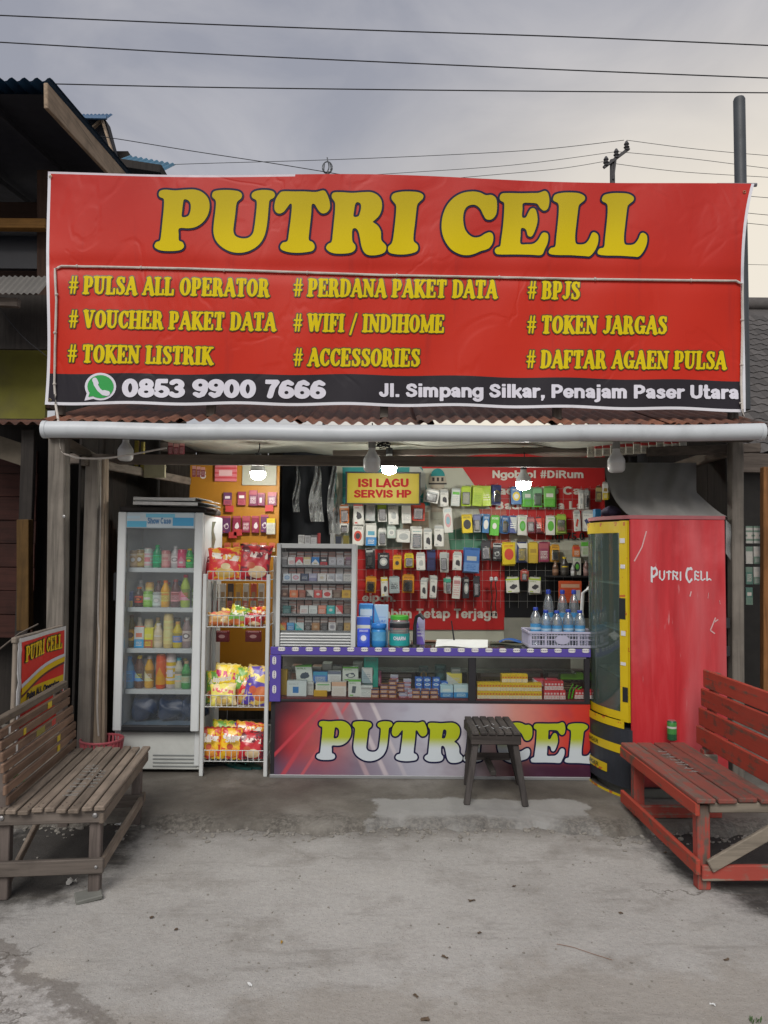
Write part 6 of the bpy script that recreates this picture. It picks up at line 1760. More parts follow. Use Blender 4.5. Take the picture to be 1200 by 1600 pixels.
for i, ((x0, y0, x1, y1), c0, c1, c2, st, off, lab) in enumerate((((688, 1071, 708, 1092), (.35, .52, .62), (.03, .18, .45), (.5, .58, .62), 'low', .06, 'light blue carton left of the black counter post'), ((709, 1070, 732, 1092), (.42, .55, .64), (.03, .22, .5), (.5, .58, .62), 'low', .06, 'light blue carton next to the black counter post'),
        ((698, 1053, 722, 1071), (.42, .44, .40), (.5, .42, .08), (.4, .4, .4), 'split', .14, 'pale grey carton with yellow edge behind the light blue cartons'), ((705, 1045, 720, 1054), (.12, .14, .14), (.2, .2, .2), (.3, .3, .3), 'lines', .16, 'small dark packet on top of the pale grey carton'), ((585, 1050, 596, 1072), (.2, .03, .08), (.1, .02, .05), (.4, .3, .3), 'band', .18, 'maroon carton behind the first brown packs'), ((680, 1040, 697, 1068), (.02, .05, .05), (.05, .12, .11), (.1, .2, .2), 'oval', .24, 'dark green carton deep in the counter case'), ((655, 1042, 669, 1068), (.03, .05, .05), (.35, .2, .06), (.1, .1, .1), 'oval', .26, 'dark carton with orange spot deep in the counter case'))):
    b = B(); xa, za, xb, zb2 = span(x0, y0, x1, y1, YC + off); za = zf if y1 > 1088 else za
    b.box(((xa + xb) / 2, YC + off + .03, (za + zb2) / 2), (xb - xa, .06, zb2 - za), ch=.002); b.top('gadget_box', pack(c0, c1, c2, st), lab, 'box', GB)
# yellow and red packs in close ranks
ky = pack_mesh(.0185, .055, .052, pack((.62, .40, .015), (.60, .56, .45), (.5, .12, .03), 'low'))
kr = pack_mesh(.0200, .055, .060, pack((.48, .035, .045), (.55, .5, .5), (.58, .42, .42), 'low'))
xy0, xy1 = P(745, 1090, YC + .06).x, P(846, 1090, YC + .06).x
ny = int((xy1 - xy0) / .0195)
for r in range(2):
    for k in range(ny):
        o = link('small_pack', ky); o.location = (xy0 + .01 + k * .0195, YC + .06 + .004 * r + r6.uniform(-.002, .002), zf + .0005 + r * .0527); tag(o, 'small yellow pack, %s from the black post in the %s yellow rank' % (ORD[k], ('lower', 'upper')[r]), 'pack', 'yellow packs in the counter case')
for k in range(9):
    o = link('small_pack', ky); o.location = (xy0 + .175 + k * .0195, YC + .085, zf + .0005 + 2 * .0527); o.rotation_euler = (0, 0, r6.uniform(-.05, .05)); tag(o, 'small yellow pack, %s from the left in the short row over the yellow ranks' % ORD[k], 'pack', 'yellow packs in the top row of the counter case')
xr0 = P(848, 1090, YC + .06).x
for r in range(2):
    for k in range(7 - r):
        o = link('small_pack', kr); o.location = (xr0 + .012 + k * .0208 + r * .008, YC + .06 + r * .006, zf + .0005 + r * .0605); o.rotation_euler = (0, 0, r6.uniform(-.04, .04)); tag(o, 'small red pack, %s from the yellow packs in the %s red rank' % (ORD[k], ('lower', 'upper')[r]), 'pack', 'red packs in the counter case')
for k in range(6):
    o = link('small_pack', kr); o.location = (P(898, 1090, YC + .07).x + k * .0212, YC + .07, zf + .003); o.rotation_euler = (0, R(6), .06); tag(o, 'small red pack, %s of the six leaning at the case\'s right end' % ORD[k], 'pack', 'leaning red packs in the counter case')
for k, (x0, y0, x1, y1) in enumerate(((834, 1061, 852, 1072), (854, 1061, 872, 1072))):
    b = B(); pbox(b, x0, y0, x1, y1, YC + .12, .05); b.top('gadget_box', pack((.5, .45, .45), (.45, .05, .08), (.5, .3, .3), 'split'), 'flat red and white box on the red packs, %s one' % ('left' if k == 0 else 'right'), 'box')
b = B(); pbox(b, 876, 1052, 912, 1062, YC + .25, .06); b.top('gadget_box', pm('lime_box', (.16, .42, .02), .5), 'flat lime-green box deep at the right of the counter case', 'box')
b = B(); q = P(893, 1090, YC + .05)
for s in range(3): b.tube([(q.x - .02 + s * .02, YC + .05, zf + .003), (q.x - .01 + s * .025, YC + .05, zf + .06), (q.x + .01 + s * .03, YC + .055, zf + .10 - s * .01)], .005, 5)
b.top('green_strap', pm('strap_green', (.08, .42, .02), .5), 'bright green straps among the red packs', 'strap', smooth=60)
# grey supports for cartons set at the back of the case
for k, (x0, y0, x1, y1) in enumerate(((745, 1048, 800, 1090), (800, 1048, 850, 1090), (850, 1048, 915, 1090), (588, 1050, 650, 1090), (650, 1050, 730, 1090))):
    b = B(); xa, za, xb, zb2 = span(x0, y0, x1, y1, YC + .30); b.box(((xa + xb) / 2, YC + .35, (zf + zb2) / 2), (xb - xa - .006, .09, zb2 - zf), ch=.002)
    c0 = [(.08, .06, .04), (.15, .03, .03), (.05, .03, .03), (.05, .045, .04), (.04, .045, .045)][k]
    b.top('gadget_box', pack(c0, (.2, .17, .1), (.25, .22, .2), 'lines'), 'dim carton against the counter back, %s from the right' % ORD[[2, 1, 0, 4, 3][k]], 'box', 'cartons against the counter back')
# ================================================================== CIGARETTE CABINET ON THE COUNTER
YK = YC + .035
M_cab = pm('cabinet_white', (.55, .58, .58), .35, .12, 4, grime=.08)
kx0, kz0, kx1, kz1 = span(430, 850, 557, 1009, YK); kz0 = cz_top + .0015
cab = thing('cigarette_cabinet', 'white glass-fronted cigarette cabinet standing on the left of the counter', 'cabinet', ((kx0 + kx1) / 2, YK + .12, kz0))
KD = .24
kc = (kx0 + kx1) / 2
def kp(c, s, name, mat=M_cab, par=cab, ch=.003): b = B(); b.box(c, s, ch=ch); return b.part(name, mat, par)
kz_l = P(490, 988, YK).z       # top of the louvred base
kp((kx0 + .014, YK + KD / 2, (kz0 + kz1) / 2), (.028, KD, kz1 - kz0), 'frame_side'); kp((kx1 - .016, YK + KD / 2, (kz0 + kz1) / 2), (.032, KD, kz1 - kz0), 'frame_side')
kp((kc, YK + KD / 2, kz1 - .016), (kx1 - kx0 - .062, KD - .004, .032), 'frame_top')
kp((kc, YK + KD - .01, (kz0 + kz1) / 2), (kx1 - kx0 - .062, .012, kz1 - kz0 - .04), 'back_panel', pm('cab_back', (.05, .045, .045), .5))
kp((kc, YK + KD / 2 + .01, (kz0 + kz_l) / 2), (kx1 - kx0 - .062, KD - .03, kz_l - kz0 - .004), 'base')
for i in range(5):
    z = kz0 + .010 + i * (kz_l - kz0 - .014) / 4.4; b = B(); b.box((kc, YK + .006, z), (kx1 - kx0 - .064, .012, .009), Matrix.Rotation(R(25), 4, 'X'), ch=.002); b.part('louvre', M_cab, cab)
b = B(); b.box((kc, YK + .006, (kz_l + kz1 - .034) / 2), (kx1 - kx0 - .064, .004, kz1 - .034 - kz_l)); b.part('pane', glass('cab_pane', (.98, .99, .99), fog=.0, gloss=.0), cab)
kcr = lambda cx, cy: (410 + cx / 4.8, 820 + cy / 4.8)
YP = YK + .03
KROWS = [(305, 242, [(140, 186, (.12, .12, .13), (.3, .3, .3), (.2, .2, .2), 'band', 'dark grey'), (190, 244, (.58, .58, .57), (.55, .55, .55), (.45, .1, .12), 'band', 'white'), (246, 304, (.58, .58, .57), (.48, .03, .06), (.3, .3, .3), 'chev', 'white red-chevron'), (306, 364, (.58, .57, .54), (.5, .42, .2), (.4, .35, .2), 'band', 'white gold-marked'), (366, 428, (.56, .57, .58), (.02, .16, .42), (.4, .35, .2), 'chev', 'white blue-chevron'), (432, 488, (.03, .03, .04), (.45, .04, .05), (.5, .5, .5), 'low', 'black and red'), (496, 554, (.36, .37, .40), (.42, .42, .45), (.3, .3, .33), 'oval', 'silver'), (556, 614, (.36, .37, .40), (.42, .42, .45), (.3, .3, .33), 'oval', 'silver-grey'), (622, 668, (.10, .06, .09), (.2, .1, .15), (.4, .4, .4), 'band', 'plum-black')]),
         (425, 366, [(154, 214, (.5, .55, .58), (.2, .3, .45), (.3, .4, .5), 'oval', 'ice white'), (216, 284, (.52, .54, .56), (.45, .2, .25), (.4, .4, .45), 'oval', 'white pink-marked'), (286, 344, (.03, .04, .08), (.05, .07, .12), (.4, .42, .45), 'split', 'midnight blue'), (346, 410, (.32, .32, .42), (.15, .15, .28), (.4, .4, .48), 'low', 'lavender grey'), (412, 479, (.56, .56, .56), (.5, .5, .5), (.45, .4, .3), 'oval', 'plain white'), (481, 544, (.56, .56, .57), (.4, .42, .45), (.1, .1, .12), 'split', 'white black-slashed'), (546, 604, (.55, .56, .58), (.42, .44, .48), (.15, .17, .2), 'split', 'white grey-slashed'), (606, 668, (.56, .56, .54), (.2, .2, .2), (.3, .3, .3), 'lines', 'white lined')]),
         (550, 490, [(136, 198, (.07, .04, .035), (.1, .05, .04), (.3, .2, .15), 'oval', 'dark brown'), (202, 268, (.52, .13, .05), (.5, .2, .1), (.5, .3, .2), 'oval', 'orange'), (270, 324, (.22, .07, .05), (.3, .1, .07), (.35, .2, .15), 'band', 'russet'), (326, 384, (.04, .035, .035), (.5, .48, .45), (.5, .48, .45), 'split', 'black white-slashed'), (386, 448, (.48, .06, .06), (.5, .09, .08), (.55, .5, .48), 'oval', 'bright red'), (450, 522, (.56, .55, .53), (.45, .06, .06), (.45, .06, .06), 'oval', 'white red-crossed'), (530, 590, (.12, .08, .06), (.18, .12, .1), (.3, .25, .2), 'band', 'umber'), (594, 664, (.50, .32, .04), (.45, .28, .05), (.35, .2, .04), 'oval', 'gold')]),
         (670, 606, [(150, 214, (.03, .10, .10), (.05, .14, .14), (.2, .3, .3), 'band', 'dark teal'), (280, 344, (.55, .57, .56), (.5, .52, .52), (.4, .2, .2), 'band', 'pale mint'), (346, 412, (.54, .58, .57), (.5, .54, .53), (.3, .35, .35), 'band', 'mint white'), (416, 478, (.52, .17, .11), (.55, .25, .18), (.55, .5, .45), 'band', 'coral'), (480, 544, (.02, .34, .33), (.05, .4, .38), (.5, .55, .53), 'oval', 'turquoise'), (548, 604, (.55, .53, .52), (.45, .06, .06), (.45, .06, .06), 'split', 'white red-striped'), (608, 664, (.09, .07, .06), (.14, .1, .08), (.25, .2, .18), 'band', 'dark umber')]),
         (795, 735, [(132, 180, (.5, .35, .05), (.45, .1, .04), (.2, .4, .2), 'split', 'rainbow orange'), (182, 240, (.05, .2, .42), (.1, .3, .5), (.4, .45, .5), 'band', 'blue'), (242, 312, (.03, .33, .33), (.4, .5, .5), (.45, .5, .5), 'split', 'teal white-flashed'), (322, 362, (.07, .07, .07), (.1, .1, .1), (.3, .3, .3), 'band', 'charcoal'), (368, 430, (.28, .15, .07), (.35, .2, .1), (.4, .3, .2), 'oval', 'bronze'), (440, 488, (.05, .05, .055), (.08, .08, .08), (.2, .2, .2), 'band', 'soot black'), (494, 552, (.5, .5, .5), (.3, .3, .33), (.2, .2, .22), 'oval', 'white grey-ringed'), (560, 606, (.06, .06, .06), (.1, .1, .1), (.2, .2, .2), 'band', 'matt black'), (610, 662, (.33, .22, .08), (.4, .28, .1), (.3, .2, .1), 'oval', 'tan')])]
r7 = random.Random(17)
for ri, (cb, ct, cells) in enumerate(KROWS):
    xx, yb_ = kcr(400, cb); zsh = P(xx, yb_, YP).z
    b = B(); b.box((kc, YP + .085, zsh - .006), (kx1 - kx0 - .066, .17, .008), ch=.001); sh = b.part('shelf', pm('cab_shelf', (.10, .10, .105), .4), cab)
    b = B(); b.box((kc, YP - .004, zsh - .004), (kx1 - kx0 - .068, .003, .016)); b.part('price_rail', glass('rail_clear', (.7, .7, .72), fog=.2), sh)
    for ci, (c0, c1, col, ac, de, st, nm) in enumerate(cells):
        x0, y0 = kcr(c0, ct); x1, y1 = kcr(c1, cb)
        xa, za, xb, zb2 = span(x0, y0, x1, y1, YP)
        b = B(); b.box(((xa + xb) / 2, YP + .012 + r7.uniform(0, .004), (zsh - .001 + zb2) / 2), (xb - xa - .002, .022, zb2 - zsh), ch=.001)
        b.top('cigarette_pack', pack(col, ac, de, st), '%s cigarette pack on the %s cabinet shelf' % (nm, ['top', 'second', 'third', 'fourth', 'bottom'][ri]), 'cigarette pack', 'cigarette packs facing front in the cabinet')
    # packs standing one step higher behind
    for k in range(9):
        cx = 140 + k * 59; x0, y0 = kcr(cx, ct - 40); x1, y1 = kcr(cx + 55, ct + 10)
        xa, za, xb, zb2 = span(x0, y0, x1, y1, YP + .05)
        b = B(); b.box(((xa + xb) / 2, YP + .065, (zsh - .001 + zb2) / 2), (xb - xa - .002, .03, zb2 - zsh), ch=.001)
        col = r7.choice([(.42, .30, .27), (.45, .42, .40), (.30, .20, .17), (.5, .45, .43), (.25, .22, .22)])
        b.top('cigarette_pack', pack(col, r7.choice([(.35, .18, .15), (.5, .48, .46)]), (.12, .08, .07), 'rings'), 'cigarette pack in the rear rank of the %s cabinet shelf, %s from the left' % (['top', 'second', 'third', 'fourth', 'bottom'][ri], ORD[k]), 'cigarette pack', 'cigarette packs in the rear ranks of the cabinet')
# small things on the cabinet
for i, ((x0, y0, x1, y1), c0, st, lab) in enumerate((((466, 836, 475, 848), (.5, .5, .48), 'lines', 'white lighter box, first on top of the cigarette cabinet'), ((476, 837, 485, 848), (.48, .48, .48), 'lines', 'white lighter box, second on top of the cigarette cabinet'), ((486, 836, 495, 848), (.5, .5, .5), 'band', 'white lighter box, third on top of the cigarette cabinet'), ((496, 833, 500, 848), (.4, .05, .05), 'plain', 'thin red packet on top of the cigarette cabinet'), ((516, 833, 522, 848), (.5, .5, .48), 'plain', 'thin white packet on top of the cigarette cabinet'), ((524, 838, 533, 849), (.06, .07, .1), 'plain', 'dark blue packet on top of the cigarette cabinet'), ((536, 837, 545, 849), (.3, .25, .05), 'plain', 'dull yellow packet on top of the cigarette cabinet'))):
    b = B(); xa, za, xb, zb2 = span(x0, y0, x1, y1, YK + .08); b.box(((xa + xb) / 2, YK + .1, (kz1 + .0006 + zb2) / 2), (xb - xa, .04, zb2 - kz1), ch=.001)
    b.top('small_packet', pm('pk_%s' % str(c0), c0, .5) if st == 'plain' else pack(c0, (.15, .15, .15), (.3, .3, .3), st), lab, 'packet')

# ================================================================== THINGS ON THE COUNTER
zt = cz_top + .0018
def ctop(x0, y0, x1, off, d, mat, name, label, cat, ch=.003, part=None):
    Yb = YC + off; xa, za, xb, zb2 = span(x0, y0, x1, 1009, Yb); b = B()
    b.box(((xa + xb) / 2, Yb + d / 2, (zt + zb2) / 2), (xb - xa, d, zb2 - zt), ch=ch); return b.top(name, mat, label, cat)
ctop(558, 983, 578, .05, .05, pack((.02, .05, .42), (.05, .1, .45), (.5, .52, .6), 'oval'), 'carton', 'small royal blue carton on the counter beside the cigarette cabinet', 'box')
ctop(557, 964, 579, .12, .04, pack((.50, .52, .42), (.04, .10, .42), (.1, .15, .4), 'band'), 'carton', 'cream carton with blue top behind the royal blue carton', 'box')
ctop(560, 943, 584, .18, .03, pack((.03, .17, .42), (.1, .3, .55), (.4, .5, .6), 'lines'), 'display_card', 'blue display card with rounded top beside the cabinet', 'card', ch=.012)
ctop(584, 945, 607, .16, .03, pack((.06, .25, .50), (.3, .42, .55), (.1, .2, .45), 'split'), 'display_card', 'pale blue display card behind the blue bottle', 'card')
def lathe_thing(px, r, h, off, prof, name, label, cat, mats, parts=None, n=20):
    Yb = YC + off; q = P(px, 1009, Yb); t = thing(name, label, cat, (q.x, Yb, zt))
    for pn_, pr, m in prof:
        b = B(); b.lathe([(a * r, z * h) for a, z in pr], (q.x, Yb, zt), n); b.part(pn_, m, t, smooth=40)
    return t, q
M_bl = pm('plastic_blue', (.03, .22, .52), .3, .1); M_tl = pm('plastic_teal_jar', (.02, .33, .33), .35, .25, 30); M_gn = pm('lid_green', (.06, .38, .04), .35)
t, q = lathe_thing(592, .050, .155, .09, [('body', [(.9, 0), (1, .04), (1, .30), (.96, .5), (1, .68), (.82, .78), (.7, .82)], M_bl), ('lid', [(.98, .80), (1.04, .83), (1.04, .96), (.95, 1)], pm('lid_blue', (.02, .16, .50), .3)), ('label_band', [(1.012, .28), (.98, .5), (1.012, .66)], pm('label_blue', (.10, .35, .60), .4, .5, 40))], 'candy_jar', 'bright blue lidded candy jar on the counter', 'jar', None)
M_jar = glass('jar_clear', (.75, .85, .82), fog=.15, gloss=.3)
t, q = lathe_thing(624, .068, .21, .10, [('body', [(.95, 0), (1, .03), (1, .55), (.98, .78), (.86, .88)], M_jar), ('label_band', [(1.012, .06), (1.012, .44)], M_tl), ('contents', [(.9, .02), (.9, .4)], pm('sweets', (.05, .3, .28), .5, .6, 40)), ('collar', [(1.0, .62), (1.01, .63), (1.01, .76), (1.0, .77)], M_frd), ('lid', [(.9, .875), (.92, .88), (.92, .99), (.86, 1)], M_gn)], 'candy_jar', 'clear jar with teal label and green lid on the counter', 'jar', None)
b = B(); sans_text(b, 'CHARM', lambda x, y: (q.x + .0705 * math.sin((x - .5) * 1.5), YC + .10 - .0705 * math.cos((x - .5) * 1.5), y), .08, .92, zt + .05, zt + .075); b.part('lettering', M_ink_white, t)
# black phone holder
q = P(648, 1006, YC + .12); t = thing('phone_holder', 'black hooked phone holder standing behind the candy jars', 'holder', (q.x, YC + .12, zt))
b = B(); b.tube([(q.x, YC + .12, zt), (q.x + .0, YC + .12, zt + .14), (q.x + .01, YC + .115, zt + .20), (q.x + .035, YC + .10, zt + .215), (q.x + .06, YC + .08, zt + .19)], [.014, .012, .012, .016, .012], 8); b.part('arm', M_frd, t, smooth=60)
b = B(); b.lathe([(.035, 0), (.032, .012), (.014, .016)], (q.x, YC + .12, zt), 16); b.part('base', M_frd, t, smooth=40)
ctop(650, 965, 664, .2, .03, pack((.12, .08, .35), (.3, .3, .45), (.4, .4, .5), 'split'), 'carton', 'purple carton behind the black phone holder', 'box')
# device with aerial, papers, blue cloth
q = P(706, 1004, YC + .16); t = thing('radio_set', 'small black radio with a raised aerial on the counter', 'radio', (q.x, YC + .2, zt))
b = B(); b.box((q.x, YC + .2, zt + .010), (.10, .07, .018), ch=.004); b.part('body', M_frd, t)
b = B(); b.tube([(q.x + .02, YC + .18, zt + .02), (q.x - .002, YC + .18, zt + .17)], [.006, .004], 6); b.part('aerial', M_frd, t)
for i, (x0, y0, x1, y1, off, m, nm, lab) in enumerate(((680, 992, 762, 1004, .06, pm('paper_bright', (.62, .65, .64), .6), 'open_notebook', 'open white notebook lying on the glass counter'), (660, 985, 712, 992, .30, pm('tray_brown', (.2, .11, .07), .6), 'wooden_tray', 'brown tray at the back of the glass counter'), (780, 980, 815, 990, .30, pm('cloth_blue', (.02, .09, .32), .8), 'blue_cloth', 'folded blue cloth at the back of the glass counter'), (765, 992, 822, 1000, .22, pm('mat_olive', (.07, .075, .05), .7), 'counter_mat', 'dark olive mat on the glass counter'))):
    a0 = P(x0, y1, YC + off); a1 = P(x1, y1, YC + off)
    b = B(); b.grid(lambda u, v: (a0.x + (a1.x - a0.x) * u + v * .02, YC + off + v * .13, zt + .006 + .006 * math.sin(u * 6.28) * (1 - v) + (.02 * math.sin(u * 3.14) if 'cloth' in nm else 0) + (.035 * v if 'notebook' in nm else 0)), 10, 5)
    b.grid(lambda u, v: (a0.x + (a1.x - a0.x) * u + v * .02, YC + off + v * .13, zt + .0005), 10, 5); b.top(nm, m, lab, nm.split('_')[-1], smooth=50)
# lavender crate with water bottles
M_crate = pm('crate_lavender', (.40, .40, .52), .45, .12)
YW = YC + .06
gx0, gx1 = P(827, 1009, YW).x, P(930, 1009, YW).x
crate = thing('plastic_crate', 'lavender openwork plastic crate at the right end of the counter', 'crate', ((gx0 + gx1) / 2, YW + .15, zt))
CH = P(870, 987, YW).z - zt; CDp = .26
def gp(c, s, nm): b = B(); b.box(c, s, ch=.002); return b.part(nm, M_crate, crate)
gp(((gx0 + gx1) / 2, YW + CDp / 2, zt + .005), (gx1 - gx0, CDp, .008), 'bottom')
for y in (YW, YW + CDp):
    gp(((gx0 + gx1) / 2, y, zt + CH - .008), (gx1 - gx0 + .01, .014, .016), 'rim'); gp(((gx0 + gx1) / 2, y, zt + .014), (gx1 - gx0, .010, .018), 'rail'); gp(((gx0 + gx1) / 2, y, zt + CH * .52), (gx1 - gx0, .008, .008), 'rail'); gp(((gx0 + gx1) / 2, y, zt + CH * .76), (gx1 - gx0, .007, .006), 'rail')
    for k in range(22):
        x = gx0 + (gx1 - gx0) * (k + .5) / 22; gp((x, y, zt + CH / 2), (.016 if k in (0, 5, 16, 21) else .0055, .007, CH - .03), 'bar')
for x in (gx0, gx1):
    gp((x, YW + CDp / 2, zt + CH - .008), (.014, CDp, .016), 'rim'); gp((x, YW + CDp / 2, zt + .014), (.010, CDp, .018), 'rail')
    for k in range(9): gp((x, YW + CDp * (k + .5) / 9, zt + CH / 2), (.007, .012, CH - .03), 'bar')
cc = ((gx0 + gx1) / 2 + .0, YW - .008, zt + CH * .52)
b = B(); n = 20; b.prism([(cc[0] + .048 * math.cos(2 * math.pi * k / n), cc[2] + .030 * math.sin(2 * math.pi * k / n)) for k in range(n)], YW - .009, YW + .003); b.part('badge', M_crate, crate)
M_wl = pm('water_label', (.06, .26, .52), .35, .5, 60); M_wc = pm('water_cap', (.02, .05, .35), .35); M_wlw = pm('water_label_pale', (.35, .50, .62), .35, .5, 60)
def water(px, pyb, hpx, Y, r, label, lean=0.0, z=None):
    q = P(px, pyb, Y); h = hpx * Y / FPX; z = zt + .0095 if z is None else z
    t = thing('water_bottle', label, 'bottle', (q.x, Y, z), 0, 'water bottles in the crate')
    prof = [(.7, 0), (1, .03), (1, .08), (.95, .10), (1, .12), (.95, .15), (1, .17), (.96, .20), (1, .23), (1, .34), (.97, .36), (.97, .60), (1, .62), (1, .68), (.9, .76), (.62, .86), (.36, .91), (.36, .95)]
    b = B(); b.lathe([(a * r, c * h) for a, c in prof], (q.x, Y, z), 16); b.part('body', M_water, t, smooth=40)
    b = B(); b.lathe([(r * .985, h * .37), (r * .985, h * .585)], (q.x, Y, z), 16); b.part('wrapper', M_wl, t, smooth=40)
    b = B(); b.lathe([(r * .99, h * .44), (r * .99, h * .50)], (q.x, Y, z), 16); b.part('wrapper_band', M_wlw, t, smooth=40)
    b = B(); b.lathe([(r * .46, h * .925), (r * .46, h * .985), (r * .4, h)], (q.x, Y, z), 12); b.part('cap', M_wc, t, smooth=40)
for i, (px, hp, off) in enumerate(((837, 60, .05), (853, 56, .05), (870, 55, .06), (888, 57, .06), (906, 56, .05))):
    water(px, 1008, hp, YW + off, .037, 'clear water bottle in the front row of the crate, %s from the left' % ORD[i])
for i, px in enumerate((857, 879, 897)):
    water(px, 1008, 84, YW + .17, .036, 'taller clear water bottle in the crate\'s rear row, %s from the left' % ORD[i], z=zt + .0095)

# ================================================================== RED FRIDGE TURNED SIDEWAYS
YR0, YR1 = 4.60, 5.36
RX0, RX1 = P(986, 1000, YR0).x, P(1136, 1000, YR0).x
RZ = P(1060, 811, YR0).z
rf = thing('upright_cooler', 'tall red-painted cooler turned sideways with curved glass door bound in yellow tape', 'cooler', ((RX0 + RX1) / 2, (YR0 + YR1) / 2, FL))
def redpaint():
    t = NT('hand_painted_red')
    c = t.coord('Object')
    st = t.noise(t.mapping(c, (9, 9, .9)), 1.6, 6, .6, .5); big = t.noise(c, 2.2, 5, .6); sp = t.noise(t.mapping(c, (40, 40, 5)), 1.0, 4)
    col = t.ramp(st, [(.25, (.34, .013, .018)), (.5, (.45, .02, .027)), (.78, (.53, .05, .058))])
    col = t.mix(t.math('MULTIPLY', t.step(big, .5, .75), .5), col, (.60, .10, .11))
    z = t.sep(c)[2]
    col = t.mix(t.math('MULTIPLY', t.step(sp, .66, .78), .45), col, (.55, .4, .4))
    fade = t.math('MULTIPLY', t.step(t.noise(t.mapping(c, (3, 3, .6)), 1.2, 5), .45, .7), .4); col = t.mix(fade, col, (.42, .13, .14))
    dirt = t.math('MULTIPLY', t.step(t.math('ADD', z, t.math('MULTIPLY', t.noise(c, 6, 6), .35)), .42, .2), .7); col = t.mix(dirt, col, (.10, .035, .03))
    col = t.mix(t.math('MULTIPLY', t.step(t.noise(c, 13, 6, .7), .62, .72), .5), col, (.22, .06, .05))
    t.set(Base_Color=col, Roughness=t.math('MULTIPLY_ADD', st, .25, .33)); t.bsdf.inputs['Specular IOR Level'].default_value = .5
    t.bump(st, .25, .004)
    return t.mat
M_rp = redpaint()
def bulge(s, extra=0.0):
    """plan curve of the door side: s from the yard end (0) to the wall end (1)"""
    y = YR0 + (YR1 - YR0) * s
    return RX0 - .135 * math.sin(math.pi * s) ** .85 - extra, y
b = B(); b.box(((RX0 + RX1) / 2, YR0 + .013, (FL + .07 + RZ) / 2), (RX1 - RX0, .026, RZ - FL - .07), ch=.008); side_p = b.part('painted_side', M_rp, rf)
b = B(); b.box(((RX0 + RX1) / 2, YR1 - .013, (FL + .07 + RZ) / 2), (RX1 - RX0, .026, RZ - FL - .07), ch=.006); b.part('far_side', pm('cooler_grey', (.3, .3, .3), .5), rf)
b = B(); b.box((RX1 - .013, (YR0 + YR1) / 2, (FL + .07 + RZ) / 2), (.024, YR1 - YR0 - .056, RZ - FL - .072), ch=.003); b.part('back_wall', MATS['cooler_grey'], rf)
b = B(); n = 16
pl = [bulge(i / n) for i in range(n + 1)] + [(RX1, YR1), (RX1, YR0)]
def plan(b, z0, z1, pts):
    m = len(pts); b.add([(x, y, z0) for x, y in pts] + [(x, y, z1) for x, y in pts], [tuple(range(m))[::-1], tuple(range(m, 2 * m))] + [(i, (i + 1) % m, (i + 1) % m + m, i + m) for i in range(m)])
plan(b, RZ - .001, RZ + .022, pl); b.part('top_panel', pm('cooler_top', (.32, .10, .11), .5, .3), rf)
zdo0 = P(960, 1118, 5.0).z
# lower grille body, curved, dark
b = B(); plan(b, FL + .06, zdo0 - .004, [bulge(i / n, .02) for i in range(n + 1)] + [(RX0 + .35, YR1 - .03), (RX0 + .35, YR0 + .03)]); b.part('grille', pm('grille_dark', (.03, .035, .045), .45, .4, 12), rf)
b = B(); plan(b, FL, FL + .06, [(x + .04, y) for x, y in [bulge(.05 + .9 * i / n) for i in range(n + 1)]] + [(RX1 - .03, YR1 - .04), (RX1 - .03, YR0 + .04)]); b.part('base', pm('cooler_base', (.16, .17, .15), .6, .3), rf)
b = B(); b.box(((RX0 + RX1) / 2 + .02, YR0 + .03, FL + .035), (RX1 - RX0 - .06, .02, .06)); b.part('base_rail', MATS['cooler_base'], rf)
# yellow tape: bands on the grille, frame round the door
def tape_material():
    t = NT('yellow_tape')
    c = t.coord('Object')
    col = t.mix(t.math('MULTIPLY', t.noise(c, 12, 4), .35), (.62, .46, .012), (.40, .27, .01))
    s = t.sep(c)
    k = t.math('GREATER_THAN', t.noise(t.mapping(c, (22, 22, 22)), 1.0, 2), .60)
    rw = t.math('LESS_THAN', t.math('FRACT', t.math('MULTIPLY', s[2], 9.0)), .22)
    col = t.mix(t.math('MULTIPLY', t.math('MULTIPLY', k, rw), .8), col, (.45, .06, .03))
    t.set(Base_Color=col, Roughness=.35)
    return t.mat
M_tape = tape_material()
def band(z0f, w, s0, s1, ex, name='tape_band', tilt=0.0, mat=None, par=rf):
    b = B(); N = 18
    b.grid(lambda u, v: (bulge(s0 + (s1 - s0) * u, ex)[0], bulge(s0 + (s1 - s0) * u)[1], z0f + tilt * u + w * v), N, 1)
    b.grid(lambda u, v: (bulge(s0 + (s1 - s0) * u, ex - .003)[0], bulge(s0 + (s1 - s0) * u)[1], z0f + tilt * u + w * v), N, 1)
    return b.part(name, mat or M_tape, par)
zB = [P(955, y, 5.0).z for y in (1129, 1150, 1184, 1222)]
band(zdo0 + .0, .045, .03, .97, .024)
M_blkprint = flat('tape_print', (.05, .045, .01), .4)
for zb3, s0 in ((zB[1], .0), (zB[2], .20), (zB[3], .06)):
    tb_ = band(zb3 - .02, .052, s0, .98, .0245)
    b = B(); kk2 = 0
    def tapf(x, y, zb3=zb3): xx, yy = bulge(x, .0275); return (xx, yy, y)
    sans_text(b, 'AWAS AWAS'.replace('W', 'V') if False else 'RANGER', tapf, .55, .30, zb3 - .005, zb3 + .02, -.02); b.part('lettering', M_blkprint, tb_)
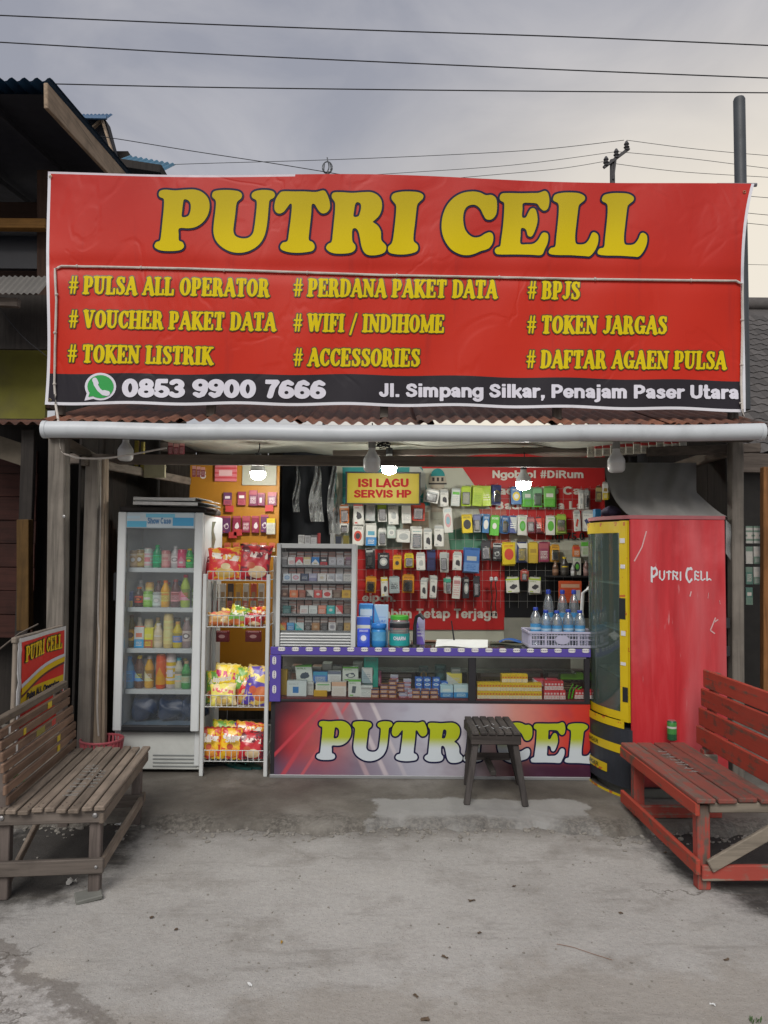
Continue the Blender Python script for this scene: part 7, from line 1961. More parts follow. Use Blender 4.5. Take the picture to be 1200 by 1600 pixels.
# door frame of tape and curved glass
zdt = RZ - .012
band(zdt - .075, .072, .03, .97, .006, 'door_frame'); band(zdo0 + .047, .05, .03, .97, .006, 'door_frame')
def vband(s0, s1, name, mat, ex, z0, z1):
    b = B(); b.grid(lambda u, v: (bulge(s0 + (s1 - s0) * u, ex)[0], bulge(s0 + (s1 - s0) * u)[1], z0 + (z1 - z0) * v), 5, 8); b.grid(lambda u, v: (bulge(s0 + (s1 - s0) * u, ex - .012)[0], bulge(s0 + (s1 - s0) * u)[1], z0 + (z1 - z0) * v), 5, 8); return b.part(name, mat, rf, smooth=60)
vf = vband(.015, .085, 'door_frame', M_tape, .005, zdo0 + .04, zdt - .0)
vband(.84, .985, 'door_frame', M_tape, .007, zdo0 + .04, zdt - .0)
b = B(); b.grid(lambda u, v: (bulge(.08 + .77 * u, .001)[0], bulge(.08 + .77 * u)[1], zdo0 + .09 + (zdt - .07 - zdo0 - .09) * v), 12, 3); b.part('pane', glass('cooler_glass', (.72, .84, .79), fog=.16, gloss=.35, fogcol=(.28, .40, .36)), rf, smooth=60)
b = B(); b.grid(lambda u, v: (RX0 + .30, YR0 + .04 + (YR1 - YR0 - .08) * u, zdo0 + (RZ - zdo0) * v), 2, 2); b.part('inner_wall', pm('cooler_inside', (.10, .15, .14), .5, .3), rf)
for i, f in enumerate((.22, .45, .68)):
    b = B(); b.box((RX0 + .14, (YR0 + YR1) / 2, zdo0 + (RZ - zdo0) * f), (.28, YR1 - YR0 - .12, .012)); b.part('shelf', pm('cooler_shelf', (.3, .36, .36), .4), rf)
# black and white patches of other tape on the frame
for (s0, s1, z, h, m) in ((.03, .085, P(975, 950, 4.7).z, .13, M_frd), (.015, .06, P(978, 1082, 4.7).z, .09, M_frd), (.03, .075, P(978, 845, 4.7).z, .03, M_tagw), (.03, .07, P(978, 885, 4.7).z, .025, M_tagw), (.03, .07, P(978, 988, 4.7).z, .03, M_tagw), (.03, .075, P(978, 1035, 4.7).z, .02, M_tagw)):
    b = B(); b.grid(lambda u, v: (bulge(s0 + (s1 - s0) * u, .008)[0], bulge(s0 + (s1 - s0) * u)[1], z + h * (v - .5)), 4, 2); b.part('tape_patch', m, vf)
hx, hy = bulge(.86, .01)
hz0, hz1 = P(920, 992, hy).z, P(920, 918, hy).z
b = B(); b.tube([(hx, hy, hz0), (hx - .045, hy - .005, hz0 + .04), (hx - .055, hy - .005, (hz0 + hz1) / 2), (hx - .045, hy - .005, hz1 - .04), (hx, hy, hz1)], .013, 8); b.part('door_handle', pm('handle_white', (.6, .62, .62), .35), rf, smooth=60)
# hand-painted shop name on the red side
M_hand = pm('hand_paint_white', (.58, .60, .62), .6, .35, 50)
def hand(s, x0, x1, yb, h, caps):
    b = B(); u = x0; k = (x1 - x0) / sum(SANS[c][0] * (1.25 if i in caps else 1.0) for i, c in enumerate(s))
    for i, c in enumerate(s):
        sc = 1.45 if i in caps else 1.0; w = SANS[c][0] * (1.25 if i in caps else 1.0) * k
        if c != ' ':
            sans_text(b, c, lambda x, y: P(x, y + 1.0 * math.sin(x * .9), YR0 - .0015), u, u + w, yb + (4 if i in caps else 0), yb - h * sc, -.02)
        u += w
    return b.part('lettering', M_hand, side_p)
hand('PUTRI CELL', 1016, 1112, 907, 15, (0, 6))
b = B()
for x0, y0, x1, y1 in ((1003, 855, 1010, 830), (991, 877, 1003, 855), (1078, 932, 1080, 924), (1106, 935, 1107, 926), (1118, 965, 1110, 985), (1110, 985, 1117, 990), (1124, 938, 1125, 944), (1116, 972, 1122, 968)):
    b.bar(P(x0, y0, YR0 - .001), P(x1, y1, YR0 - .001), .0016, .007, up=(0, 0, 1), ch=0)
b.part('paint_scratch', pm('scratch_pale', (.55, .35, .35), .6), side_p)
for y in (974, 1018):
    b = B(); pbox(b, 1131, y - 8, 1141, y + 8, YR0 + .08, .05); b.part('hinge', M_frd, rf)
# grey cover draped from the ceiling onto the cooler
M_cover = pm('cover_grey', (.21, .21, .20), .85, .25, 5, bump=.35)
def cover(u, v):
    # v 0 at the cooler top, 1 under the ceiling
    k = v ** .62
    lx = 987 - 42 * k - 6 * math.sin(v * 3.1); rx = 1136 - 48 * min(1, v * 2.2) ** .8
    py = 807 - 84 * v
    Y = YR0 + .06 + .55 * v + .10 * (4 * u * (1 - u)) * -.4 + .022 * math.sin(u * 15 + v * 6 + 2 * math.sin(v * 4)) * (.4 + v) + .012 * math.sin(u * 31 - v * 9)
    return P(lx + (rx - lx) * u, py, Y)
b = B(); b.grid(cover, 30, 18); b.grid(lambda u, v: cover(u, v) + Vector((0, .012, 0)), 30, 18)
b.top('draped_cover', M_cover, 'dark grey cloth cover draped from the ceiling over the red cooler', 'cover', smooth=60)
b = B(); b.grid(lambda u, v: P(1134 + 17 * u * (1 - .3 * v), 812 + 52 * v + 18 * u, YR0 + .05 + .10 * u + .01 * math.sin(v * 9 + u * 4)), 6, 10)
b.top('plastic_sheet', glass('plastic_film', (.8, .82, .85), fog=.22, gloss=.6, rough=.15), 'loose clear plastic film at the right shoulder of the red cooler', 'plastic sheet', smooth=60)
for i, ((x0, y0, x1, y1), c0, lab) in enumerate((((931, 795, 940, 806), (.02, .15, .3), 'small blue box on top of the red cooler'), ((944, 787, 975, 804), (.06, .05, .10), 'dark violet bundle on top of the red cooler'))):
    b = B(); xa, za, xb, zb2 = span(x0, y0, x1, y1, YR0 + .3)
    if i == 0: b.box(((xa + xb) / 2, YR0 + .34, (RZ + .024 + zb2) / 2), (xb - xa, .06, max(.04, zb2 - RZ - .024)), ch=.002)
    else: b.grid(lambda u, v: ((xa + xb) / 2 + (xb - xa) * .5 * math.sin(v * math.pi) * math.cos(u * 6.283) * (1 + .2 * math.sin(u * 19)), YR0 + .36 + .06 * math.sin(v * math.pi) * math.sin(u * 6.283), RZ + .023 + .07 * (.5 - .5 * math.cos(v * math.pi)) * (1 + .15 * math.sin(u * 13))), 18, 8)
    b.top('cloth_bundle' if i else 'small_box', pm('cb_%d' % i, c0, .8, .3), lab, 'bundle' if i else 'box', smooth=60 if i else False)

# ================================================================== BACK WALL: POSTER, GRID, GOODS
YW0 = 6.30
def wp(x, y, off=0.0): return P(x, y, YW0 - off)
poster = thing('wall_poster', 'large cream and red printed poster covering the back wall', 'poster', (.6, YW0, 1.0))
def wall_poly(pts, off, mat, name='print', par=poster, n=1):
    b = B(); b.add([wp(x, y, off) for x, y in pts], [tuple(range(len(pts)))]); return b.part(name, mat, par)
M_pcream = pm('poster_cream', (.56, .57, .47), .6, .2, 3); M_pred = pm('poster_red', (.55, .025, .025), .5, .2, 3); M_pteal = pm('poster_teal', (.03, .30, .30), .5, .2)
M_pgreen = pm('poster_green', (.10, .28, .18), .55, .4, 6); M_psalmon = pm('poster_salmon', (.48, .12, .08), .55, .3, 5)
b = B(); xa, za, xb, zb2 = span(520, 700, 945, 1000, YW0); b.box(((xa + xb) / 2, YW0 + .012, (za + zb2) / 2 - .1), (xb - xa, .02, zb2 - za + .2)); b.part('sheet', M_pcream, poster)
wall_poly([(535, 730), (660, 730), (672, 790), (535, 790)], .002, M_pteal)
wall_poly([(722, 730), (945, 700), (945, 838), (835, 845), (770, 800)], .002, M_pred)
wall_poly([(650, 712), (942, 700), (942, 728), (660, 732)], .004, M_pred)
wall_poly([(700, 830), (775, 812), (790, 865), (705, 870)], .002, M_pgreen); wall_poly([(748, 795), (790, 795), (800, 860), (770, 870)], .004, M_psalmon)
wall_poly([(540, 775), (640, 790), (690, 850), (540, 860)], .004, pm('poster_sage', (.26, .33, .27), .6, .3)); wall_poly([(630, 800), (670, 800), (672, 870), (628, 870)], .006, pm('poster_tan', (.40, .32, .22), .6, .3))
wall_poly([(548, 858), (789, 860), (789, 984), (548, 984)], .008, M_pred)
wall_poly([(640, 730), (650, 725), (665, 740), (665, 765), (645, 790), (638, 790)], .004, pm('poster_pale', (.5, .52, .48), .6))
# printed domed building
M_dk = pm('poster_dark', (.05, .04, .04), .5)
def dome(cx, y0, r, h): return [(cx - r, y0)] + [(cx + r * math.cos(math.pi - math.pi * k / 12), y0 - h * math.sin(math.pi * k / 12)) for k in range(13)] + [(cx + r, y0)]
wall_poly([(672, 744), (696, 744), (698, 754), (694, 754), (694, 800), (674, 800), (674, 754), (670, 754)], .006, pm('poster_stone', (.52, .46, .36), .6)); wall_poly(dome(684, 744, 11, 12), .008, M_pteal)
for k in range(3): wall_poly([(675.5 + k * 7, 752), (675.5 + k * 7, 746), (679 + k * 7, 746), (679 + k * 7, 752)], .009, M_dk)
wall_poly([(670, 754.5), (698, 754.5), (698, 757), (670, 757)], .009, M_dk); wall_poly([(680, 775), (680, 766), (688, 766), (688, 775)], .009, M_dk)
for y in (805, 820, 835): wall_poly([(640, y), (668, y), (668, y + 6), (640, y + 6)], .009, pm('poster_brick', (.3, .25, .18), .6))
# poster wording
M_pw = pm('poster_word', (.74, .70, .62), .55, .15); M_pk = pm('poster_word_dark', (.03, .03, .03), .5)
def pword(s, x0, x1, yb, yt, mat=M_pw, off=.011):
    b = B(); sans_text(b, s, lambda x, y: wp(x, y, off), x0, x1, yb, yt); b.part('lettering', mat, poster)
pword('Ngobrol #DiRum', 769, 913, 747, 735); pword('jadi bebo Ca', 772, 908, 773, 760); pword('Badan bisa La', 774, 912, 796, 783); pword('Rp 75.0', 862, 914, 844, 832, M_pk, .013); pword('eipon.', 566, 619, 940, 927); pword('rabim Tetap Terjaga', 592, 778, 966, 951)
b = B(); xa, za, xb, zb2 = span(789, 880, 935, 965, YW0 - .03); b.box(((xa + xb) / 2, YW0 - .02, (za + zb2) / 2), (xb - xa, .016, zb2 - za)); b.top('black_board', pm('board_black', (.012, .013, .016), .5, .3), 'matt black board beside the red part of the poster', 'board')
b = B(); xa, za, xb, zb2 = span(788, 966, 935, 1000, YW0 - .03); b.box(((xa + xb) / 2, YW0 - .02, (za + zb2) / 2 - .15), (xb - xa, .016, zb2 - za + .3)); b.top('pale_board', pm('board_pale', (.33, .33, .28), .6, .3), 'pale board below the black board behind the crate', 'board')
b = B(); pbox(b, 873, 908, 909, 942, YW0 - .20, .012); nb = b.top('notice_card', pack((.48, .08, .03), (.45, .07, .03), (.5, .3, .2), 'lines'), 'orange-red printed notice card above the water bottles', 'card')
b = B(); pbox(b, 896, 922, 907, 938, YW0 - .204, .003); b.part('sticker', M_tagw, nb)
# dark doorway and its dark backing
b = B(); xa, za, xb, zb2 = span(436, 700, 527, 1010, 6.45); b.box(((xa + xb) / 2, 6.5, (za + zb2) / 2 - .2), (xb - xa, .02, zb2 - za + .4)); b.top('dark_backing', pm('backing_black', (.010, .013, .018), .7, .4), 'black curtain in the doorway between orange panel and poster', 'backing')  # flat near-black sheet filling the doorway
M_film = glass('bag_film', (.75, .78, .8), fog=.30, gloss=.9, rough=.12, fogcol=(.6, .62, .62))
for i, (x0, x1, y0, y1) in enumerate(((459, 469, 728, 800), (484, 505, 728, 815), (512, 530, 728, 835))):
    b = B()
    def film(u, v, x0=x0, x1=x1, y0=y0, y1=y1, i=i):
        w = .35 + .65 * min(1, v * 1.6)
        c = (x0 + x1) / 2 + 2 * math.sin(v * 6 + i)
        return P(c + (x1 - x0) * w * (u - .5), y0 + (y1 - y0) * v, 6.2 + .035 * math.sin(u * 9 + v * 7 + i) + .02 * math.sin(v * 17))
    b.grid(film, 8, 18); b.grid(lambda u, v: film(u, v) + Vector((0, .015, 0)), 8, 18)
    b.top('plastic_bag', M_film, ['narrow bundle of clear plastic bags, leftmost in the dark doorway', 'bundle of clear plastic bags in the middle of the dark doorway', 'bundle of clear plastic bags beside the yellow song sign'][i], 'plastic bag', 'clear bags hanging in the doorway', smooth=60)
# orange panel with hanging data packs
YO = 5.95
b = B(); xa, za, xb, zb2 = span(291, 722, 437, 1010, YO); b.box(((xa + xb) / 2, YO + .012, (za + zb2) / 2 - .25), (xb - xa, .02, zb2 - za + .5)); op = b.top('orange_panel', pm('panel_orange', (.46, .20, .015), .5, .3, 3), 'orange-yellow panel behind the snack rack hung with data packs', 'panel')
for i, (x0, y0, x1, y1, c) in enumerate(((297, 712, 320, 760, (.45, .16, .02)), (320, 728, 337, 760, (.5, .32, .02)))):
    pass
b = B(); sans_text(b, '8', lambda x, y: P(x, y, YO - .002), 313, 322, 748, 735); b.part('lettering', M_lw, op)
b = B(); pbox(b, 335, 723, 370, 752, YO - .03, .02); b.top('data_card', pack((.48, .14, .16), (.42, .05, .06), (.55, .35, .35), 'rings'), 'large pink-red data card at the top of the orange panel', 'card')
b = B(); pbox(b, 378, 722, 432, 758, YO - .02, .012); b.top('pale_card', pm('card_pale', (.40, .40, .32), .5), 'pale card behind the lit bulb on the orange panel', 'card')  # plain pale card, one even base colour
GP = 'data packs hanging on the orange panel'
r9 = random.Random(23)
for ri, (ya, yb2, xs) in enumerate(((768, 790, (349, 371, 389, 402, 418)), (806, 832, (336, 347, 363, 378, 393, 407)))):
    for k, x in enumerate(xs):
        w = r9.choice((12, 13, 14)); b = B(); pbox(b, x, ya + r9.uniform(-2, 2), x + w, yb2 + r9.uniform(-1, 1), YO - .03 - .004 * (k % 2), .015, ch=.001)
        b.top('data_pack', pack(r9.choice([(.14, .02, .06), (.20, .02, .05), (.10, .03, .09), (.28, .03, .04)]), (.30, .06, .08), (.55, .5, .5), r9.choice(['band', 'low', 'device'])), 'dark red data pack in the %s row on the orange panel, %s from the left' % (['upper', 'lower'][ri], ORD[k]), 'data pack', GP)
b = B(); pbox(b, 416, 810, 430, 835, YO - .04, .02); b.top('data_pack', pack((.45, .45, .38), (.5, .38, .02), (.3, .3, .3), 'band'), 'grey and yellow pack at the right end of the lower row on the orange panel', 'data pack', GP)
for k, (x, y) in enumerate(((352, 795), (414, 794), (357, 836), (365, 832))):
    b = B(); pbox(b, x, y - 5, x + 13, y + 5, YO - .036, .01, ch=.001); b.top('price_tag', pm('tag_red', (.5, .05, .05), .5), 'small red price tag, %s of four on the orange panel' % ORD[k], 'tag')
for k in range(7):
    x = 336 + k * 14; b = B(); pbox(b, x, 848, x + 10, 862, YO - .03, .012, ch=.001); b.top('data_pack', pack((.45, .12, .06), (.4, .35, .2), (.4, .05, .05), 'low'), 'small red-and-cream pack, %s from the left in the panel\'s lowest row' % ORD[k], 'data pack', GP)
for k in range(6):
    x = 300 + (k % 3) * 7; b = B(); pbox(b, 262 + k * 9, 690 + (k % 2) * 3, 270 + k * 9, 712, 5.6, .01, ch=.001) if k < 3 else pbox(b, x, 725 + k, x + 6, 745, 5.8, .01, ch=.001)
    b.top('data_pack', pack((.16, .03, .04), (.4, .2, .18), (.3, .2, .2), 'band'), 'dim red pack tucked under the eave above the fridge, %s from the left' % ORD[k], 'data pack', 'dim packs under the eave')
# yellow song-and-repair sign
sx0, sz0, sx1, sz1 = span(541, 739, 656, 787, 6.0)
sn = thing('service_sign', 'yellow board with red letters hanging above the accessories', 'sign', ((sx0 + sx1) / 2, 6.0, sz0))
b = B(); b.box(((sx0 + sx1) / 2, 6.008, (sz0 + sz1) / 2), (sx1 - sx0, .012, sz1 - sz0)); b.part('board', pm('sign_yel_board', (.34, .27, .015), .5, .15, 5), sn)
for c, s in ((((sx0 + sx1) / 2, 6.004, sz0), (sx1 - sx0 + .02, .02, .012)), (((sx0 + sx1) / 2, 6.004, sz1), (sx1 - sx0 + .02, .02, .012)), ((sx0, 6.004, (sz0 + sz1) / 2), (.012, .018, sz1 - sz0)), ((sx1, 6.004, (sz0 + sz1) / 2), (.012, .018, sz1 - sz0))):
    b = B(); b.box(c, s); b.part('frame', M_frd, sn)
M_sgr = flat('sign_letter_red', (.30, .015, .015), .6, spec=.1)
b = B(); sans_text(b, 'ISI LAGU', lambda x, y: P(x, y, 6.0), 559, 639, 761, 748, .015); b.part('lettering', M_sgr, sn)
b = B(); sans_text(b, 'SERVIS HP', lambda x, y: P(x, y, 6.0), 553, 643, 777.5, 765.5, .015); b.part('lettering', M_sgr, sn)

# wire display grid
YGR = 6.22
grid_o = thing('wire_grid', 'thin wire display grid in front of the poster', 'wire grid', (.6, YGR, 1.2))
b = B()
for x in range(530, 936, 14): b.tube([P(x, 760, YGR), P(x, 950, YGR)], .0014, 3, cap=False)
b.part('upright_wires', pm('wire_grey', (.38, .38, .36), .5), grid_o, kind='stuff')
b = B()
for y in range(762, 950, 16): b.tube([P(528, y, YGR + .003), P(936, y + 2, YGR + .003)], .0014, 3, cap=False)
b.part('cross_wires', MATS['wire_grey'], grid_o, kind='stuff')
c6 = lambda x, y: (500 + x / 4.2857, 680 + y / 4.2857)
c7 = lambda x, y: (720 + x / 5, 690 + y / 5)
w_, k_, o_, y_, g_, li_, n_, r_2, gr_ = (.54, .54, .50), (.04, .04, .045), (.52, .22, .02), (.55, .42, .02), (.10, .36, .05), (.30, .42, .03), (.03, .04, .12), (.48, .06, .04), (.33, .35, .34)
HANG = [
 ('top', c6, [(690, 370, 790, 450, w_, gr_, gr_, 'lines', 'blank white'), (803, 372, 862, 478, w_, gr_, k_, 'device', 'white black-gadget'), (873, 365, 935, 475, (.42, .46, .44), w_, g_, 'lines', 'pale grey'), (943, 350, 1012, 475, li_, (.25, .36, .02), (.45, .5, .2), 'low', 'lime'), (1014, 350, 1084, 475, li_, (.36, .46, .05), (.2, .3, .03), 'band', 'lime banded'), (1086, 350, 1148, 475, (.34, .46, .05), (.25, .36, .02), (.5, .5, .3), 'split', 'yellow-green')]),
 ('top', c7, [(242, 350, 318, 485, n_, y_, k_, 'oval', 'navy yellow-spot'), (390, 365, 475, 490, (.04, .13, .3), y_, w_, 'oval', 'blue yellow-spot'), (480, 370, 558, 512, (.15, .33, .18), g_, w_, 'low', 'sea-green'), (560, 370, 640, 512, (.18, .36, .2), g_, (.3, .45, .3), 'low', 'pale sea-green'), (645, 365, 738, 510, (.16, .38, .10), g_, w_, 'low', 'leaf-green'), (920, 390, 958, 525, w_, gr_, gr_, 'device', 'white cable'), (962, 385, 1000, 525, (.48, .48, .45), gr_, k_, 'device', 'grey-white cable'), (1050, 360, 1100, 470, (.10, .08, .05), (.3, .25, .1), (.4, .35, .1), 'band', 'brown'), (1104, 330, 1150, 455, w_, y_, (.3, .2, .05), 'low', 'white and yellow')]),
 ('second', c6, [(133, 475, 198, 590, (.52, .16, .04), w_, k_, 'device', 'orange black-gadget'), (225, 458, 297, 600, w_, r_2, k_, 'device', 'white red-topped'), (302, 460, 372, 575, gr_, (.45, .4, .38), (.3, .3, .3), 'device', 'grey gadget'), (388, 465, 452, 580, w_, li_, gr_, 'band', 'lime and white'), (457, 462, 528, 598, w_, gr_, gr_, 'device', 'white charger'), (547, 475, 614, 590, w_, w_, gr_, 'band', 'plain white'), (616, 462, 703, 573, r_2, r_2, k_, 'device', 'bright red'), (830, 490, 893, 653, w_, (.5, .3, .3), (.2, .35, .4), 'oval', 'tall rainbow-printed'), (953, 540, 1025, 655, y_, k_, k_, 'oval', 'yellow black-oval'), (1028, 540, 1078, 650, (.12, .14, .25), gr_, w_, 'low', 'slate blue'), (1082, 542, 1130, 655, (.04, .14, .3), w_, w_, 'oval', 'blue and white'), (1133, 545, 1198, 672, g_, g_, w_, 'oval', 'green white-oval')]),
 ('second', c7, [(312, 590, 370, 720, (.04, .12, .28), y_, w_, 'oval', 'blue yellow-oval'), (374, 590, 435, 715, (.05, .07, .2), gr_, w_, 'split', 'dark blue'), (440, 588, 513, 732, w_, g_, (.15, .4, .15), 'oval', 'white green-oval'), (517, 600, 583, 715, (.22, .04, .06), (.3, .1, .1), w_, 'band', 'wine red'), (587, 600, 640, 710, (.10, .03, .04), r_2, w_, 'split', 'black-red'), (663, 590, 735, 730, w_, g_, g_, 'oval', 'white green-ringed'), (742, 578, 820, 712, (.22, .34, .04), (.3, .42, .08), (.15, .25, .03), 'low', 'olive green'), (885, 545, 940, 700, w_, gr_, r_2, 'device', 'tall white cable'), (950, 545, 1030, 700, w_, gr_, n_, 'device', 'wide white cable')]),
 ('third', c6, [(133, 597, 190, 655, w_, k_, k_, 'lines', 'tiny white'), (215, 612, 292, 738, w_, r_2, k_, 'oval', 'white red-capped'), (302, 605, 378, 740, w_, (.04, .2, .45), (.1, .3, .4), 'low', 'white and blue'), (388, 632, 445, 738, w_, w_, gr_, 'lines', 'bare white'), (448, 615, 508, 690, (.40, .46, .42), w_, gr_, 'oval', 'pale mint'), (512, 640, 603, 718, w_, gr_, gr_, 'oval', 'wide white'), (609, 628, 685, 765, w_, (.05, .25, .25), w_, 'lines', 'white teal-footed'), (692, 632, 752, 765, w_, gr_, k_, 'device', 'white black-phone'), (763, 610, 830, 745, w_, gr_, k_, 'device', 'white tilted-phone')]),
 ('fourth', c6, [(310, 770, 362, 893, k_, gr_, w_, 'device', 'black'), (388, 800, 465, 895, k_, gr_, w_, 'oval', 'black white-oval'), (487, 812, 547, 900, (.55, .30, .02), (.5, .27, .02), k_, 'oval', 'amber'), (563, 800, 628, 887, y_, y_, k_, 'oval', 'yellow'), (645, 795, 708, 903, w_, gr_, gr_, 'device', 'white'), (712, 785, 773, 908, (.02, .02, .06), n_, n_, 'band', 'ink blue'), (805, 793, 860, 913, w_, gr_, (.2, .25, .22), 'band', 'grey-topped white'), (885, 790, 947, 903, w_, gr_, k_, 'device', 'white earphone'), (957, 770, 1062, 915, (.04, .12, .32), (.1, .2, .4), gr_, 'low', 'large blue')]),
 ('fourth', c7, [(160, 790, 240, 930, k_, w_, k_, 'oval', 'black white-splashed'), (247, 810, 315, 920, k_, gr_, gr_, 'device', 'all-black'), (322, 800, 430, 960, y_, r_2, r_2, 'oval', 'yellow red-spotted'), (435, 795, 523, 945, n_, w_, (.1, .2, .4), 'split', 'navy white-slashed'), (527, 795, 603, 950, (.45, .32, .03), (.4, .28, .03), (.3, .2, .03), 'low', 'gold'), (607, 795, 690, 940, (.22, .04, .08), (.3, .08, .1), w_, 'band', 'plum'), (697, 815, 770, 940, (.55, .28, .03), y_, k_, 'oval', 'orange round-topped'), (872, 820, 930, 900, (.5, .14, .03), r_2, w_, 'band', 'small orange'), (942, 785, 1000, 900, (.4, .42, .36), g_, (.2, .35, .1), 'band', 'pale green')]),
 ('lowest', c6, [(302, 955, 377, 1055, o_, o_, k_, 'device', 'orange'), (408, 962, 460, 1080, w_, y_, k_, 'device', 'white yellow-footed'), (463, 955, 535, 1058, (.28, .33, .34), (.35, .4, .4), k_, 'split', 'blue-grey'), (547, 942, 632, 1055, o_, o_, k_, 'oval', 'wide orange'), (672, 968, 720, 1093, w_, gr_, k_, 'device', 'slim white earphone'), (731, 950, 780, 1088, w_, gr_, k_, 'device', 'taller white earphone'), (838, 960, 879, 1060, w_, (.05, .3, .2), k_, 'band', 'white green-capped'), (881, 955, 937, 1095, w_, (.5, .3, .3), (.4, .2, .2), 'lines', 'white pink-lined'), (953, 960, 998, 1092, k_, gr_, w_, 'oval', 'black oval-print'), (1025, 960, 1070, 1085, k_, k_, w_, 'band', 'slim black')]),
 ('lowest', c7, [(357, 1070, 462, 1180, w_, li_, k_, 'device', 'square white earbud'), (526, 1070, 620, 1182, w_, li_, k_, 'device', 'second square white earbud'), (470, 1010, 520, 1090, (.35, .06, .05), g_, w_, 'oval', 'small red and green')])]
M_hook = pm('hook_steel', (.4, .4, .4), .4, metal=.6)
r3 = random.Random(2)
n_h = 0
M_blis = glass('blister_clear', (.95, .96, .97), fog=.04, gloss=1.2, rough=.08)
for rname, cf, items in HANG:
    for (x0, y0, x1, y1, c0, c1, c2, st, nm) in items:
        a = cf(x0, y0); c = cf(x1, y1); Yb = YGR - .035 - r3.uniform(0, .02)
        xa, za, xb, zb2 = span(a[0], a[1], c[0], c[1], Yb)
        w = xb - xa; h = zb2 - za; cx = (xa + xb) / 2
        lab = '%s accessory pack in the %s row of the wire grid' % (nm, rname)
        t = thing('accessory_pack', lab, 'accessory pack', (cx, Yb, za), 0, 'accessory packs hanging on the wire grid')
        t.rotation_euler = (0, R(r3.uniform(-4, 4)) + (R(8) if 'blank white' in nm else 0), R(r3.uniform(-14, 14)))
        b = B(); d = r3.uniform(.014, .03); n_h = n_h + 1; blis = n_h % 3 == 1
        if blis: d = .005
        b.box((0, 0, h / 2), (w - .004, d, h), ch=.0025); b.part('carton', pack(c0, c1, c2, st, r3.choice((.25, .35, .5))), t, local=True)
        b = B(); b.box((0, .002, h + .006), (w * .8, .002, .014)); b.part('hang_tab', pm('tab_' + str(c0), tuple(v * .9 for v in c0), .5), t, local=True)
        if blis:
            b = B(); b.box((0, -.010, h * .40), (w * .42, .012, h * .42), Matrix.Rotation(R(r3.uniform(-25, 25)), 4, 'Y'), ch=.004); b.part('product', pm('prod_' + str(c2), c2, .35), t, local=True)
            b = B(); b.box((0, -.0125, h * .42), (w * .74, .018, h * .66), ch=.006); b.part('blister', M_blis, t, local=True)
        b = B(); b.tube([(0, YGR - Yb, h + .02), (0, -.02, h + .018), (0, -.026, h + .024)], .002, 4); b.part('hook', M_hook, t, local=True)
# packs hung second on the same hooks, peeping out behind
for rname, cf, items in HANG:
    for n_i, (x0, y0, x1, y1, c0, c1, c2, st, nm) in enumerate(items):
        if n_i % 4 == 3: continue
        a = cf(x0, y0); c = cf(x1, y1); Yb = YGR - .012
        xa, za, xb, zb2 = span(a[0] + r3.uniform(-2.5, 2.5), a[1] + r3.uniform(-4, 0), c[0] + r3.uniform(-2.5, 2.5), c[1] + r3.uniform(-3, 3), Yb)
        b = B(); b.box(((xa + xb) / 2, Yb, (za + zb2) / 2), (xb - xa, .012, zb2 - za), Matrix.Rotation(R(r3.uniform(-4, 4)), 4, 'Y'), ch=.002)
        b.top('accessory_pack', pack(tuple(v * .92 for v in c0), c1, c2, st, .3), 'second pack peeping out behind the %s one, %s row of the grid' % (nm, rname), 'accessory pack', 'accessory packs hanging second on their hooks')
# pair of charging cables
for k, px in enumerate((768, 775)):
    q = P(px, 905, YGR - .04); t = thing('charging_cable', '%s of two dark charging cables hanging at the red poster' % ('left one', 'right one')[k], 'cable', (q.x, YGR - .04, q.z - .28), 0, 'hanging charging cables')
    b = B(); b.lathe([(.006, -.02), (.016, -.01), (.016, .012), (.006, .02)], q, 10); b.part('plug', M_tagw, t, smooth=40)
    b = B(); b.tube([q + Vector((-.005 * math.sin(i * .9 + k), 0, -.02 - i * .025)) for i in range(11)], .005, 6); b.part('lead', pm('cable_brown', (.06, .03, .025), .5), t, smooth=60)
    b = B(); b.box(q + Vector((0, 0, -.29)), (.014, .01, .03), ch=.002); b.part('plug', M_frd, t)
# little shelf with bottles at the right of the grid
b = B(); xa, za, xb, zb2 = span(857, 899, 927, 903, YGR - .1); b.box(((xa + xb) / 2, YGR - .04, (za + zb2) / 2), (xb - xa, .14, .012)); b.top('small_shelf', pm('shelf_black', (.03, .03, .032), .4), 'small black shelf holding glue bottles beside the red cooler', 'shelf')
zsh = (za + zb2) / 2 + .0065
for k, (x, hp, r, c0, c2, nm) in enumerate(((868, 22, .026, (.15, .08, .05), (.3, .2, .12), 'brown'), (882, 29, .034, (.05, .045, .04), (.55, .42, .02), 'dark yellow-capped'), (895, 17, .018, (.52, .54, .52), (.5, .5, .5), 'white'), (916, 24, .024, (.2, .12, .11), (.2, .18, .18), 'grey-brown'), (925, 16, .016, (.5, .5, .48), (.4, .4, .4), 'pale'))):
    Yb = YGR - .07; q = P(x, 900, Yb); bottle('bottle', r, hp * Yb / FPX, (q.x, Yb, zsh), (c0, tuple(min(1, v * 1.3) for v in c0), c2), 'glue_bottle', '%s glue bottle on the small black shelf' % nm, 'bottle', 'bottles on the small shelf')
b = B(); pbox(b, 896, 872, 908, 899, YGR - .05, .03); b.top('gadget_box', pack((.46, .47, .42), k_, g_, 'oval'), 'white box with dark oval standing on the small black shelf', 'box')
# red-and-white packs strung under the ceiling at the right
for k in range(13):
    x = 918 + k * 12; y = 706 - k * .8; b = B(); pbox(b, x, y - (9 if k % 3 else 14), x + 11, y + 8, 5.35 - k * .02, .01, ch=.001)
    b.top('strung_pack', pack((.45, .44, .38), (.40, .04, .04), (.1, .1, .1), 'band'), 'red and cream pack strung under the ceiling over the cooler, %s from the left' % ORD[k], 'pack', 'packs strung under the ceiling')

